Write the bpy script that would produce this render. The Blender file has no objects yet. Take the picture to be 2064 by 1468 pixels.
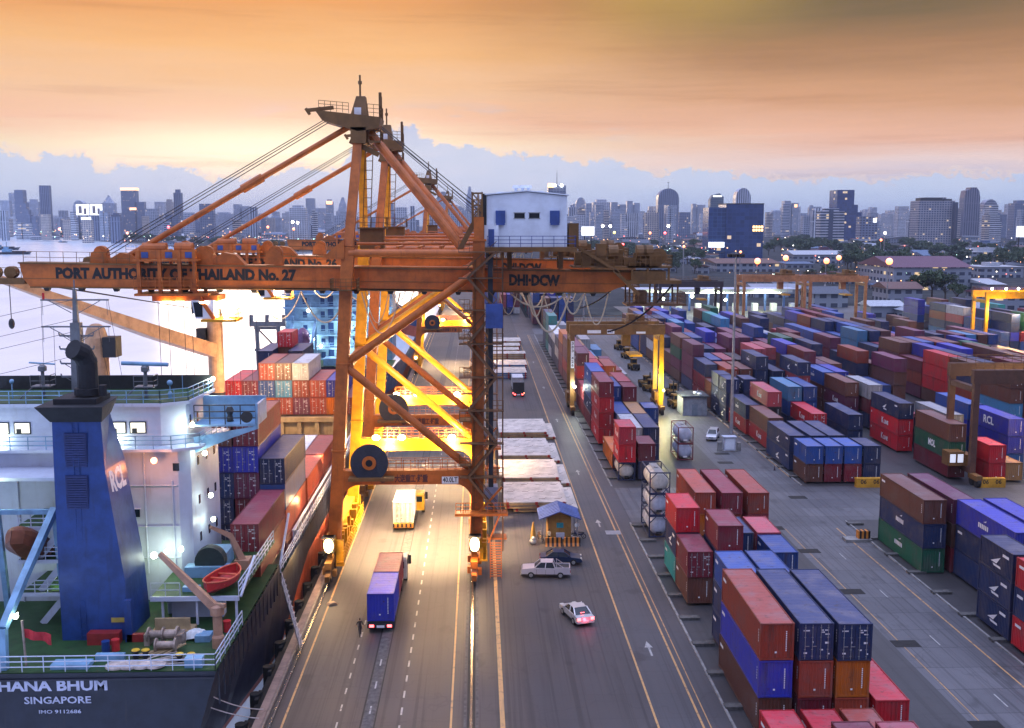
import bpy, math, random
from math import radians as R, sin, cos, pi
from mathutils import Vector, Matrix
random.seed(7)
S = bpy.context.scene
COL = S.collection

# ------------------------------------------------------------------ camera
FPX, HC = 2150.0, 36.6
PITCH = math.atan(284.0 / FPX)
YAW = math.atan(70.0 / FPX * cos(PITCH))
cam_d = bpy.data.cameras.new('camera')
cam = bpy.data.objects.new('camera', cam_d)
COL.objects.link(cam)
cam_d.sensor_width = 36.0
cam_d.lens = FPX / 2064.0 * 36.0
cam_d.clip_start = 0.5
cam_d.clip_end = 60000
cam.location = (0, 0, HC)
cam.rotation_euler = (pi / 2 - PITCH, 0, -YAW)
S.camera = cam

# ------------------------------------------------------------------ view, world sky, sun
S.view_settings.view_transform = 'Standard'
S.view_settings.look = 'None'
S.view_settings.exposure = 0.0
S.view_settings.gamma = 1.0
S.render.resolution_x, S.render.resolution_y = 1024, 728
S.cycles.use_denoising = True
S.cycles.max_bounces = 6
S.cycles.diffuse_bounces = 2
S.cycles.glossy_bounces = 2
S.cycles.transmission_bounces = 3
S.cycles.volume_bounces = 0
S.cycles.caustics_reflective = False
S.cycles.caustics_refractive = False
S.cycles.sample_clamp_indirect = 4.0


def lin(r, g, b):
    f = lambda c: c / 12.92 if c <= 0.04045 else ((c + 0.055) / 1.055) ** 2.4
    return (f(r), f(g), f(b), 1.0)


world = bpy.data.worlds.new('World')
S.world = world
world.use_nodes = True
wn, wl = world.node_tree.nodes, world.node_tree.links
wn.clear()


def wmath(op, a, b=None, c=None, clamp=False):
    n = wn.new('ShaderNodeMath')
    n.operation = op
    n.use_clamp = clamp
    for i, v in enumerate((a, b, c)):
        if v is None:
            continue
        if isinstance(v, (int, float)):
            n.inputs[i].default_value = v
        else:
            wl.new(v, n.inputs[i])
    return n.outputs[0]


def wstep(x, a, b):
    n = wn.new('ShaderNodeMapRange')
    n.interpolation_type = 'SMOOTHSTEP'
    n.inputs[1].default_value, n.inputs[2].default_value = a, b
    wl.new(x, n.inputs[0])
    return n.outputs[0]


def wramp(x, stops, interp='LINEAR'):
    n = wn.new('ShaderNodeValToRGB')
    n.color_ramp.interpolation = interp
    els = n.color_ramp.elements
    while len(els) < len(stops):
        els.new(0.5)
    for e, (p, c) in zip(els, stops):
        e.position = p
        e.color = c if len(c) == 4 else lin(*c)
    wl.new(x, n.inputs[0])
    return n.outputs[0]


def wmix(f, a, b, mode='MIX'):
    n = wn.new('ShaderNodeMix')
    n.data_type = 'RGBA'
    n.blend_type = mode
    if isinstance(f, (int, float)):
        n.inputs[0].default_value = f
    else:
        wl.new(f, n.inputs[0])
    for i, v in ((6, a), (7, b)):
        if isinstance(v, tuple):
            n.inputs[i].default_value = v
        else:
            wl.new(v, n.inputs[i])
    return n.outputs[2]


tc = wn.new('ShaderNodeTexCoord')
sep = wn.new('ShaderNodeSeparateXYZ')
wl.new(tc.outputs['Generated'], sep.inputs[0])
el = wmath('MULTIPLY', wmath('ARCSINE', sep.outputs[2]), 57.2958)      # elevation in degrees
az = wmath('MULTIPLY', wmath('ARCTAN2', sep.outputs[0], sep.outputs[1]), 57.2958)   # 0 = down the quay


def wnoise(sx, sy, scale, detail=5, rough=0.55, off=0.0):
    c = wn.new('ShaderNodeCombineXYZ')
    wl.new(wmath('MULTIPLY', az, sx), c.inputs[0])
    wl.new(wmath('MULTIPLY_ADD', el, sy, off), c.inputs[1])
    n = wn.new('ShaderNodeTexNoise')
    n.inputs['Scale'].default_value = scale
    n.inputs['Detail'].default_value = detail
    n.inputs['Roughness'].default_value = rough
    wl.new(c.outputs[0], n.inputs['Vector'])
    return n.outputs['Fac']


streak = wnoise(0.05, 0.55, 1.0, 6, 0.6)
el_w = wmath('ADD', el, wmath('MULTIPLY_ADD', streak, 3.2, -1.6))     # streaky bands follow the noise
e01 = wmath('DIVIDE', el_w, 16.0, clamp=True)
D = 16.0
left = wramp(e01, [(0.0, (0.74, 0.81, 0.94)), (1.6 / D, (0.86, 0.88, 0.94)), (2.9 / D, (1.0, 0.91, 0.83)),
                   (4.0 / D, (1.0, 0.90, 0.74)), (5.2 / D, (1.0, 0.77, 0.62)), (6.6 / D, (0.99, 0.79, 0.60)),
                   (8.8 / D, (0.99, 0.74, 0.45)), (10.8 / D, (0.95, 0.64, 0.30)), (1.0, (0.89, 0.55, 0.22))])
right = wramp(e01, [(0.0, (0.70, 0.75, 0.88)), (1.6 / D, (0.80, 0.80, 0.89)), (2.8 / D, (0.97, 0.86, 0.82)),
                    (4.4 / D, (0.96, 0.74, 0.60)), (6.2 / D, (0.86, 0.63, 0.43)), (8.6 / D, (0.67, 0.48, 0.27)),
                    (10.8 / D, (0.46, 0.37, 0.17)), (1.0, (0.39, 0.33, 0.14))])
blend = wstep(wmath('ADD', az, wmath('MULTIPLY_ADD', wnoise(0.06, 0.16, 1.0, 4, 0.5, 3.0), 16.0, -8.0)), -6.0, 17.0)
skyc = wmix(blend, left, right)
# a bright patch where the sun has gone down behind the cranes
gx = wmath('POWER', wmath('DIVIDE', wmath('ADD', az, 10.5), 9.5), 2.0)
gy_ = wmath('POWER', wmath('DIVIDE', wmath('ADD', el, -3.5), 1.6), 2.0)
glow = wmath('EXPONENT', wmath('MULTIPLY', wmath('ADD', gx, gy_), -1.0))
skyc = wmix(wmath('MULTIPLY', glow, 0.95), skyc, (1.45, 1.24, 0.88, 1))
skyc = wmix(wmath('MULTIPLY_ADD', blend, -0.06, 0.09), skyc, lin(0.86, 0.74, 0.70))
# thin streaked veils, lighter and darker
st2 = wnoise(0.045, 0.9, 1.0, 7, 0.62, 21.0)
skyc = wmix(wmath('MULTIPLY', wstep(st2, 0.50, 0.68), 0.30), skyc, wmix(1.0, skyc, (1.12, 1.08, 1.02, 1), 'MULTIPLY'))
skyc = wmix(wmath('MULTIPLY', wstep(st2, 0.47, 0.30), 0.75), skyc, wmix(1.0, skyc, (0.86, 0.79, 0.74, 1), 'MULTIPLY'))
ol = wmath('MULTIPLY', wstep(el, 8.0, 11.5), wmath('MULTIPLY', wstep(az, 3.0, 9.0), wstep(az, 20.0, 11.0)))
skyc = wmix(wmath('MULTIPLY', ol, 0.45), skyc, lin(0.80, 0.66, 0.27))
# bluish wisps under the brown veil
w1 = wnoise(0.10, 0.55, 1.0, 6, 0.62, 9.0)
wisp = wmath('MULTIPLY', wstep(w1, 0.52, 0.62), wmath('MULTIPLY', wstep(el, 6.6, 4.6), wstep(el, 2.5, 3.4)))
wisp = wmath('MULTIPLY', wisp, wmath('MULTIPLY', wstep(az, -13.0, -8.0), wstep(az, 9.0, 3.0)))
skyc = wmix(wmath('MULTIPLY', wisp, 0.75), skyc, lin(0.76, 0.80, 0.92))
# low cumulus bank along the horizon
def a01(u): return (math.degrees((u - 962) / FPX) + 32.0) / 68.0
def hgt(v): h = math.degrees((450 - v) / FPX) / 6.0; return (h, h, h, 1.0)
bank = wramp(wmath('DIVIDE', wmath('ADD', az, 32.0), 68.0, clamp=True),
             [(a01(u), hgt(v)) for u, v in ((-20, 306), (110, 322), (134, 344), (160, 322), (215, 318), (246, 350),
              (330, 338), (415, 346), (450, 362), (560, 352), (690, 340), (760, 265), (820, 252), (880, 292), (960, 300),
              (1090, 318), (1210, 322), (1300, 352), (1400, 342), (1530, 362), (1700, 372), (1850, 360), (1960, 366), (2064, 350))])
bank_h = wmath('MULTIPLY', bank, 6.0)
puff = wmath('ADD', wmath('MULTIPLY_ADD', wnoise(1.0, 1.3, 1.3, 7, 0.62), 2.0, -1.0),
             wmath('MULTIPLY_ADD', wnoise(1.0, 1.0, 0.45, 3, 0.5, 5.0), 0.9, -0.45))
dlt = wmath('SUBTRACT', wmath('ADD', bank_h, wmath('MULTIPLY', puff, 0.95)), el)
bmask = wstep(dlt, -0.05, 0.22)
bankc = wramp(wmath('DIVIDE', el, 5.5, clamp=True),
              [(0.0, (0.76, 0.86, 1.0)), (0.35, (0.81, 0.87, 0.97)), (0.7, (0.80, 0.85, 0.95)), (1.0, (0.72, 0.78, 0.92))])
bt = wnoise(0.35, 0.8, 1.0, 6, 0.6, 31.0)
bankc = wmix(wmath('MULTIPLY', wstep(bt, 0.42, 0.68), 0.55), bankc, wmix(1.0, bankc, (1.12, 1.05, 1.02, 1), 'MULTIPLY'))
bankc = wmix(wmath('MULTIPLY', wstep(bt, 0.46, 0.28), 0.6), bankc, wmix(1.0, bankc, (0.84, 0.87, 0.93, 1), 'MULTIPLY'))
skyc = wmix(wmath('MULTIPLY', bmask, 0.94), skyc, bankc)
rim = wmath('MULTIPLY', wstep(dlt, -0.22, -0.02), wstep(dlt, 0.12, 0.0))
skyc = wmix(wmath('MULTIPLY', rim, 0.45), skyc, lin(1.0, 0.91, 0.84))
# up and behind: the blue-violet of dusk
azabs = wmath('ABSOLUTE', az)
up = wstep(el, 13.0, 30.0)
back = wstep(azabs, 34.0, 80.0)
high = wramp(wmath('DIVIDE', el, 90.0, clamp=True),
             [(0.0, (0.24, 0.21, 0.27, 1)), (0.22, (0.38, 0.41, 0.66, 1)), (0.5, (1.15, 1.28, 2.0, 1)), (1.0, (2.0, 2.2, 3.3, 1))])
skyc = wmix(wmath('MAXIMUM', up, back), skyc, high)
skyc = wmix(wstep(el, 0.2, -1.5), skyc, lin(0.40, 0.46, 0.62))
# a little of the physical dusk sky on top of the cloud colours
nish = wn.new('ShaderNodeTexSky')
nish.sky_type = 'NISHITA'
nish.sun_disc = False
nish.sun_elevation = R(4.0)
nish.sun_rotation = R(-9.5)
skyc = wmix(1.0, skyc, wmix(1.0, nish.outputs[0], (0.003, 0.003, 0.003, 1), 'MULTIPLY'), 'ADD')
bg = wn.new('ShaderNodeBackground')
bg.inputs['Strength'].default_value = 1.0
wl.new(skyc, bg.inputs['Color'])
wo = wn.new('ShaderNodeOutputWorld')
wl.new(bg.outputs[0], wo.inputs['Surface'])

sun_d = bpy.data.lights.new('sun', 'SUN')
sun_d.energy = 0.35
sun_d.angle = R(14)
sun_d.color = (1.0, 0.72, 0.45)
sun = bpy.data.objects.new('sun', sun_d)
COL.objects.link(sun)
sun.rotation_euler = Vector((sin(R(-9.5)) * cos(R(4)), cos(R(-9.5)) * cos(R(4)), sin(R(4)))).to_track_quat('Z', 'Y').to_euler()

# ------------------------------------------------------------------ pixel -> point (real coordinates, metres)
_F0 = (sin(YAW), cos(YAW), 0)
_RT = (cos(YAW), -sin(YAW), 0)
_FW = (_F0[0] * cos(PITCH), _F0[1] * cos(PITCH), -sin(PITCH))
_DN = (-_F0[0] * sin(PITCH), -_F0[1] * sin(PITCH), -cos(PITCH))


def _ray(u, v):
    a, b = (u - 1032) / FPX, (v - 734) / FPX
    return [_FW[i] + a * _RT[i] + b * _DN[i] for i in range(3)]


def gz(u, v, z=0.0):
    d = _ray(u, v)
    t = (z - HC) / d[2]
    return Vector((d[0] * t, d[1] * t, z))


def gy(u, v, Y):
    d = _ray(u, v)
    t = Y / d[1]
    return Vector((d[0] * t, Y, HC + d[2] * t))


# ------------------------------------------------------------------ mesh builder
class MB:
    def __init__(s):
        s.v, s.f, s.m, s.cm = [], [], [], 0

    def mat(s, i):
        s.cm = i
        return s

    def add(s, vs, fs):
        o = len(s.v)
        s.v += [tuple(p) for p in vs]
        s.f += [tuple(i + o for i in f) for f in fs]
        s.m += [s.cm] * len(fs)
        return s

    def box(s, x0, x1, y0, y1, z0, z1):
        vs = [(x, y, z) for z in (z0, z1) for y in (y0, y1) for x in (x0, x1)]
        return s.add(vs, [(0, 2, 3, 1), (4, 5, 7, 6), (0, 1, 5, 4), (2, 6, 7, 3), (0, 4, 6, 2), (1, 3, 7, 5)])

    def cbox(s, c, sx, sy, sz):
        return s.box(c[0] - sx / 2, c[0] + sx / 2, c[1] - sy / 2, c[1] + sy / 2, c[2] - sz / 2, c[2] + sz / 2)

    def frustum(s, c0, s0, c1, s1):
        # rectangle (centre, (sx, sy)) at the bottom to rectangle at the top
        vs = []
        for c, q in ((c0, s0), (c1, s1)):
            for dy in (-.5, .5):
                for dx in (-.5, .5):
                    vs.append((c[0] + dx * q[0], c[1] + dy * q[1], c[2]))
        return s.add(vs, [(0, 2, 3, 1), (4, 5, 7, 6), (0, 1, 5, 4), (2, 6, 7, 3), (0, 4, 6, 2), (1, 3, 7, 5)])

    def beam(s, p0, p1, w, h, w1=None, h1=None):
        p0, p1 = Vector(p0), Vector(p1)
        d = (p1 - p0).normalized()
        up = Vector((0, 0, 1)) if abs(d.z) < 0.95 else Vector((0, 1, 0))
        a = d.cross(up).normalized()
        b = a.cross(d).normalized()
        vs = []
        for p, ww, hh in ((p0, w, h), (p1, w1 or w, h1 or h)):
            for sb in (-.5, .5):
                for sa in (-.5, .5):
                    vs.append(p + a * sa * ww + b * sb * hh)
        return s.add(vs, [(0, 2, 3, 1), (4, 5, 7, 6), (0, 1, 5, 4), (2, 6, 7, 3), (0, 4, 6, 2), (1, 3, 7, 5)])

    def tube(s, p0, p1, r, n=8, r1=None, cap=True):
        p0, p1 = Vector(p0), Vector(p1)
        d = (p1 - p0).normalized()
        up = Vector((0, 0, 1)) if abs(d.z) < 0.95 else Vector((0, 1, 0))
        a = d.cross(up).normalized()
        b = a.cross(d).normalized()
        r1 = r if r1 is None else r1
        vs = []
        for p, rr in ((p0, r), (p1, r1)):
            for k in range(n):
                t = 2 * pi * k / n
                vs.append(p + a * cos(t) * rr + b * sin(t) * rr)
        fs = [(k, (k + 1) % n, n + (k + 1) % n, n + k) for k in range(n)]
        if cap:
            fs += [tuple(range(n - 1, -1, -1)), tuple(range(n, 2 * n))]
        return s.add(vs, fs)

    def wire(s, pts, r, n=5):
        for a, b in zip(pts[:-1], pts[1:]):
            s.tube(a, b, r, n)
        return s

    def sag(s, p0, p1, drop, r, k=14, n=6):
        p0, p1 = Vector(p0), Vector(p1)
        pts = []
        for i in range(k + 1):
            t = i / k
            p = p0.lerp(p1, t)
            p.z -= drop * 4 * t * (1 - t)
            pts.append(p)
        return s.wire(pts, r, n)

    def lathe(s, prof, c, n=16, axis='z'):
        # profile of (radius, height)
        vs, fs = [], []
        for (r, h) in prof:
            for k in range(n):
                t = 2 * pi * k / n
                q = (r * cos(t), r * sin(t), h)
                if axis == 'y':
                    q = (q[0], h, q[1])
                if axis == 'x':
                    q = (h, q[0], q[1])
                vs.append((c[0] + q[0], c[1] + q[1], c[2] + q[2]))
        for i in range(len(prof) - 1):
            for k in range(n):
                fs.append((i * n + k, i * n + (k + 1) % n, (i + 1) * n + (k + 1) % n, (i + 1) * n + k))
        fs.append(tuple(range(n - 1, -1, -1)))
        fs.append(tuple((len(prof) - 1) * n + k for k in range(n)))
        return s.add(vs, fs)

    def ball(s, c, r, n=10, m=6, sx=1, sy=1, sz=1):
        vs, fs = [], []
        for i in range(m + 1):
            p = pi * i / m
            for k in range(n):
                t = 2 * pi * k / n
                vs.append((c[0] + r * sx * sin(p) * cos(t), c[1] + r * sy * sin(p) * sin(t), c[2] + r * sz * cos(p)))
        for i in range(m):
            for k in range(n):
                fs.append((i * n + k, (i + 1) * n + k, (i + 1) * n + (k + 1) % n, i * n + (k + 1) % n))
        return s.add(vs, fs)

    def prism(s, poly, axis, a, b):
        # polygon in the plane across an axis, pushed from a to b
        n = len(poly)
        vs = []
        for h in (a, b):
            for p, q in poly:
                vs.append({'x': (h, p, q), 'y': (p, h, q), 'z': (p, q, h)}[axis])
        fs = [(k, (k + 1) % n, n + (k + 1) % n, n + k) for k in range(n)]
        fs += [tuple(range(n - 1, -1, -1)), tuple(range(n, 2 * n))]
        return s.add(vs, fs)

    def quad(s, a, b, c, d):
        return s.add([a, b, c, d], [(0, 1, 2, 3)])

    def rail(s, pts, h=1.1, step=1.6, r=0.035, mid=1):
        # hand rail with posts along a line of deck points
        for a, b in zip(pts[:-1], pts[1:]):
            a, b = Vector(a), Vector(b)
            L = (b - a).length
            k = max(1, int(round(L / step)))
            for i in range(k + 1):
                p = a.lerp(b, i / k)
                s.beam(p, p + Vector((0, 0, h)), r * 1.6, r * 1.6)
            for j in range(mid + 1):
                z = Vector((0, 0, h * (j + 1) / (mid + 1)))
                s.beam(a + z, b + z, r * 1.7, r * 1.7)
        return s

    def text(s, txt, o, right, up, h, bold=0.0, width=None):
        # flat painted lettering, lower-left corner at o
        vs, fs, W = text_geo(txt, bold)
        right, up = Vector(right).normalized(), Vector(up).normalized()
        k = width / W / h if width else 1.0
        o = Vector(o)
        return s.add([o + right * (x * h * k) + up * (y * h) for x, y in vs], fs)

    def xf(s, M):
        s.v = [tuple(M @ Vector(p)) for p in s.v]
        return s

    def mesh(s, name, mats, shift=None, smooth=False):
        me = bpy.data.meshes.new(name)
        vs = s.v if shift is None else [(x - shift[0], y - shift[1], z - shift[2]) for x, y, z in s.v]
        me.from_pydata(vs, [], s.f)
        for m in (mats if isinstance(mats, (list, tuple)) else [mats]):
            me.materials.append(m)
        me.polygons.foreach_set('material_index', s.m)
        if smooth:
            me.polygons.foreach_set('use_smooth', [True] * len(s.f))
        me.update()
        return me


_tg = {}


def text_geo(txt, bold):
    k = (txt, bold)
    if k not in _tg:
        cu = bpy.data.curves.new('lettering', 'FONT')
        cu.body = txt
        cu.size = 1.4
        cu.offset = bold
        cu.resolution_u = 2
        ob = bpy.data.objects.new('lettering', cu)
        COL.objects.link(ob)
        dg = bpy.context.evaluated_depsgraph_get()
        me = bpy.data.meshes.new_from_object(ob.evaluated_get(dg))
        vs = [(v.co.x, v.co.y) for v in me.vertices]
        fs = [tuple(p.vertices) for p in me.polygons]
        bpy.data.objects.remove(ob)
        bpy.data.curves.remove(cu)
        bpy.data.meshes.remove(me)
        _tg[k] = (vs, fs, max([v[0] for v in vs] + [0.1]))
    return _tg[k]


def tag(o, label=None, cat=None, group=None, kind=None):
    if label:
        o['label'] = label
    if cat:
        o['category'] = cat
    if group:
        o['group'] = group
    if kind:
        o['kind'] = kind
    return o


def empty(name, loc, label, cat, group=None, rz=0.0):
    o = bpy.data.objects.new(name, None)
    o.empty_display_size = 0.5
    COL.objects.link(o)
    o.location = loc
    o.rotation_euler = (0, 0, rz)
    return tag(o, label, cat, group)


def part(name, mb, mats, parent, smooth=False, label=None):
    # verts of mb are in the parent's own space
    o = bpy.data.objects.new(name, mb.mesh(name, mats, smooth=smooth))
    COL.objects.link(o)
    o.parent = parent
    if label:
        o['label'] = label
    return o


def solo(name, mb, mats, label, cat, group=None, smooth=False, kind=None, base=None):
    # a thing that is one mesh, verts in world space; its origin goes to its base
    xs, ys, zs = zip(*mb.v)
    c = base or ((min(xs) + max(xs)) / 2, (min(ys) + max(ys)) / 2, min(zs))
    o = bpy.data.objects.new(name, mb.mesh(name, mats, shift=c, smooth=smooth))
    COL.objects.link(o)
    o.location = c
    return tag(o, label, cat, group, kind)


def copy_tree(o, loc=None, parent=None):
    c = o.copy()
    COL.objects.link(c)
    c.parent = parent
    if loc is not None:
        c.location = loc
    for ch in list(o.children):
        copy_tree(ch, None, c)
    return c


def lamp(loc, power, color, radius=0.3, kind='POINT', target=None, spot=100, parent=None, blend=0.6):
    d = bpy.data.lights.new('lamp_light', kind)
    d.energy = power
    d.color = color
    d.shadow_soft_size = radius
    if kind == 'SPOT':
        d.spot_size = R(spot)
        d.spot_blend = blend
    o = bpy.data.objects.new('lamp_light', d)
    COL.objects.link(o)
    o.location = loc
    if target is not None:
        o.rotation_euler = (Vector(target) - Vector(loc)).to_track_quat('-Z', 'Y').to_euler()
    if parent:
        o.parent = parent
    return o


# ------------------------------------------------------------------ materials
_mats = {}


class NT:
    def __init__(s, name):
        s.m = bpy.data.materials.new(name)
        s.m.use_nodes = True
        s.n, s.l = s.m.node_tree.nodes, s.m.node_tree.links
        s.b = s.n['Principled BSDF']

    def new(s, t, **kw):
        n = s.n.new(t)
        for k, v in kw.items():
            setattr(n, k, v)
        return n

    def put(s, sock, v):
        if isinstance(v, (int, float)):
            sock.default_value = v
        elif isinstance(v, tuple):
            sock.default_value = v if len(v) != 3 or sock.type == 'VECTOR' else (*v, 1)
        else:
            s.l.new(v, sock)

    def math(s, op, a, b=None, clamp=False):
        n = s.new('ShaderNodeMath', operation=op, use_clamp=clamp)
        s.put(n.inputs[0], a)
        if b is not None:
            s.put(n.inputs[1], b)
        return n.outputs[0]

    def mix(s, f, a, b, mode='MIX'):
        n = s.new('ShaderNodeMix', data_type='RGBA', blend_type=mode)
        s.put(n.inputs[0], f)
        s.put(n.inputs[6], a)
        s.put(n.inputs[7], b)
        return n.outputs[2]

    def coords(s, kind='Object', scale=(1, 1, 1), loc=(0, 0, 0)):
        t = s.new('ShaderNodeTexCoord')
        m = s.new('ShaderNodeMapping')
        m.inputs['Scale'].default_value = scale
        m.inputs['Location'].default_value = loc
        s.l.new(t.outputs[kind], m.inputs[0])
        return m.outputs[0]

    def noise(s, vec, scale, detail=4, rough=0.6):
        n = s.new('ShaderNodeTexNoise')
        n.inputs['Scale'].default_value = scale
        n.inputs['Detail'].default_value = detail
        n.inputs['Roughness'].default_value = rough
        s.put(n.inputs['Vector'], vec)
        return n.outputs['Fac']

    def step(s, x, a, b):
        n = s.new('ShaderNodeMapRange', interpolation_type='SMOOTHSTEP')
        n.inputs[1].default_value, n.inputs[2].default_value = a, b
        s.put(n.inputs[0], x)
        return n.outputs[0]

    def bump(s, h, strength=0.3, dist=0.05):
        n = s.new('ShaderNodeBump')
        n.inputs['Strength'].default_value = strength
        n.inputs['Distance'].default_value = dist
        s.put(n.inputs['Height'], h)
        s.l.new(n.outputs[0], s.b.inputs['Normal'])

    def done(s, color=None, rough=None, metal=None, spec=None):
        if color is not None:
            s.put(s.b.inputs['Base Color'], color)
        if rough is not None:
            s.put(s.b.inputs['Roughness'], rough)
        if metal is not None:
            s.put(s.b.inputs['Metallic'], metal)
        if spec is not None:
            s.b.inputs['Specular IOR Level'].default_value = spec
        return s.m


def paint(name, col, rough=0.45, wear=0.25, rust=(0.10, 0.045, 0.02), streak=True, metal=0.0, mott=0.62):
    if name in _mats:
        return _mats[name]
    t = NT(name)
    n1 = t.noise(t.coords('Object'), 0.7, 6, 0.65)
    n2 = t.noise(t.coords('Object', (2.2, 2.2, 0.22)), 1.0, 5, 0.6)
    dark = tuple(c * mott for c in col)
    c = t.mix(t.step(n1, 0.35, 0.7), (*col, 1), (*dark, 1))
    w = t.math('MULTIPLY', t.step(n2 if streak else n1, 0.56, 0.74), wear)
    c = t.mix(w, c, (*rust, 1))
    r = t.math('ADD', t.math('MULTIPLY', n1, 0.25), rough - 0.12)
    _mats[name] = t.done(c, r, metal)
    return _mats[name]


def plain(name, col, rough=0.5, metal=0.0, var=0.25, scale=1.5):
    if name in _mats:
        return _mats[name]
    t = NT(name)
    n = t.noise(t.coords('Object'), scale, 5, 0.65)
    c = t.mix(t.step(n, 0.3, 0.72), (*[min(1, x * (1 + var * .5)) for x in col], 1), (*[x * (1 - var) for x in col], 1))
    _mats[name] = t.done(c, t.math('ADD', t.math('MULTIPLY', n, 0.2), max(0.02, rough - 0.1)), metal)
    return _mats[name]


def emit(name, col, strength):
    if name in _mats:
        return _mats[name]
    t = NT(name)
    t.done((0.8, 0.8, 0.8), 0.4)
    t.b.inputs['Emission Color'].default_value = (*col, 1)
    t.b.inputs['Emission Strength'].default_value = strength
    _mats[name] = t.m
    return t.m


def container_mat(name, attr, sky_lift=0.0):
    # steel box paint: the colour comes from the box itself, weather on top
    t = NT(name)
    if attr:
        a = t.new('ShaderNodeAttribute', attribute_name='paint')
        col, rnd, co = a.outputs['Color'], 0.37, 'Object'
    else:
        a = t.new('ShaderNodeObjectInfo')
        col, rnd = a.outputs['Color'], a.outputs['Random']
    g = t.new('ShaderNodeTexCoord')
    off = t.new('ShaderNodeVectorMath', operation='ADD')
    t.l.new(g.outputs['Object'], off.inputs[0])
    cx = t.new('ShaderNodeCombineXYZ')
    for i in range(3):
        t.put(cx.inputs[i], t.math('MULTIPLY', rnd, 91.0 + 13 * i))
    t.l.new(cx.outputs[0], off.inputs[1])
    mp = t.new('ShaderNodeMapping')
    mp.inputs['Scale'].default_value = (1.6, 1.6, 0.2)
    t.l.new(off.outputs[0], mp.inputs[0])
    n1 = t.noise(off.outputs[0], 0.5, 6, 0.65)
    n2 = t.noise(mp.outputs[0], 1.0, 5, 0.65)
    n3 = t.noise(off.outputs[0], 2.6, 6, 0.7)
    if sky_lift:                                              # roof sheet: bleached tone, with sky light put into the colour
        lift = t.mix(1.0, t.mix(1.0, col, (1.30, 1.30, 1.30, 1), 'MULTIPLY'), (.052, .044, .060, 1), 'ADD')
        col = t.mix(sky_lift * 4.5, col, lift)
    dust = t.mix(t.math('MULTIPLY', t.step(n1, 0.42, 0.72), 0.42), col, (0.13, 0.105, 0.10, 1) if not sky_lift else (0.26, 0.22, 0.23, 1))
    st = t.mix(t.math('MULTIPLY', t.step(n2, 0.54, 0.72), 0.55), dust, (0.045, 0.028, 0.022, 1))
    rs = t.mix(t.math('MULTIPLY', t.step(n3, 0.60, 0.70), 0.75), st, (0.075, 0.028, 0.014, 1))
    t.bump(t.math('ADD', n1, t.math('MULTIPLY', n3, .15)), 0.35, 0.12)
    t.done(rs, t.math('ADD', t.math('MULTIPLY', n1, 0.26), 0.36))
    return t.m


M_BOX = container_mat('container_paint', False)
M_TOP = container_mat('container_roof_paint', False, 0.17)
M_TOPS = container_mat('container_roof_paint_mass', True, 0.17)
M_BOXES = container_mat('container_paint_mass', True)
M_WHITE = plain('white_lettering', (0.78, 0.78, 0.80), 0.55, var=0.12)
M_BLACK = plain('black_lettering', (0.012, 0.012, 0.014), 0.6)
M_STEEL = plain('galvanised_steel', (0.38, 0.39, 0.41), 0.4, 0.6)
M_DARK = plain('dark_steel', (0.028, 0.03, 0.034), 0.55, 0.2)
M_RUBBER = plain('tyre_rubber', (0.014, 0.014, 0.015), 0.8)
M_GLASS = plain('dark_glass', (0.012, 0.018, 0.026), 0.08, 0.0, 0.1)
M_CRANE = paint('crane_orange_paint', (0.56, 0.145, 0.020), 0.45, 0.42)
M_CRANE_Y_LIT = paint('crane_yellow_lit_paint', (0.72, 0.34, 0.012), 0.42, 0.22)  # yellow paint; on rear frames it carries the floodlight on the orange
M_CRANE_D = paint('crane_brown_grime', (0.20, 0.095, 0.024), 0.6, 0.55)
M_GRATE = paint('walkway_steel', (0.16, 0.075, 0.03), 0.6, 0.5)
M_HOUSE = plain('pale_house_cladding', (0.76, 0.83, 0.93), 0.45, var=0.14, scale=.5)
M_HOUSE_B = paint('blue_house_fittings', (0.05, 0.10, 0.34), 0.5, 0.25)
M_ROPE = plain('wire_rope', (0.05, 0.05, 0.055), 0.5, 0.5)
E_WARM = emit('sodium_lamp', (1.0, 0.70, 0.30), 28)
E_WHITE = emit('white_lamp', (1.0, 0.93, 0.78), 26)
E_GREENW = emit('greenish_lamp', (0.85, 1.0, 0.72), 22)
E_ORANGE = emit('orange_lamp', (1.0, 0.24, 0.045), 4.5)
E_RED = emit('tail_light', (1.0, 0.05, 0.04), 9)
E_YEL = emit('yellow_lamp', (1.0, 0.80, 0.10), 4)
WARM = (1.0, 0.63, 0.29)
# ------------------------------------------------------------------ ground, roads, water
QX = -16.3                                    # quay edge


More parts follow.
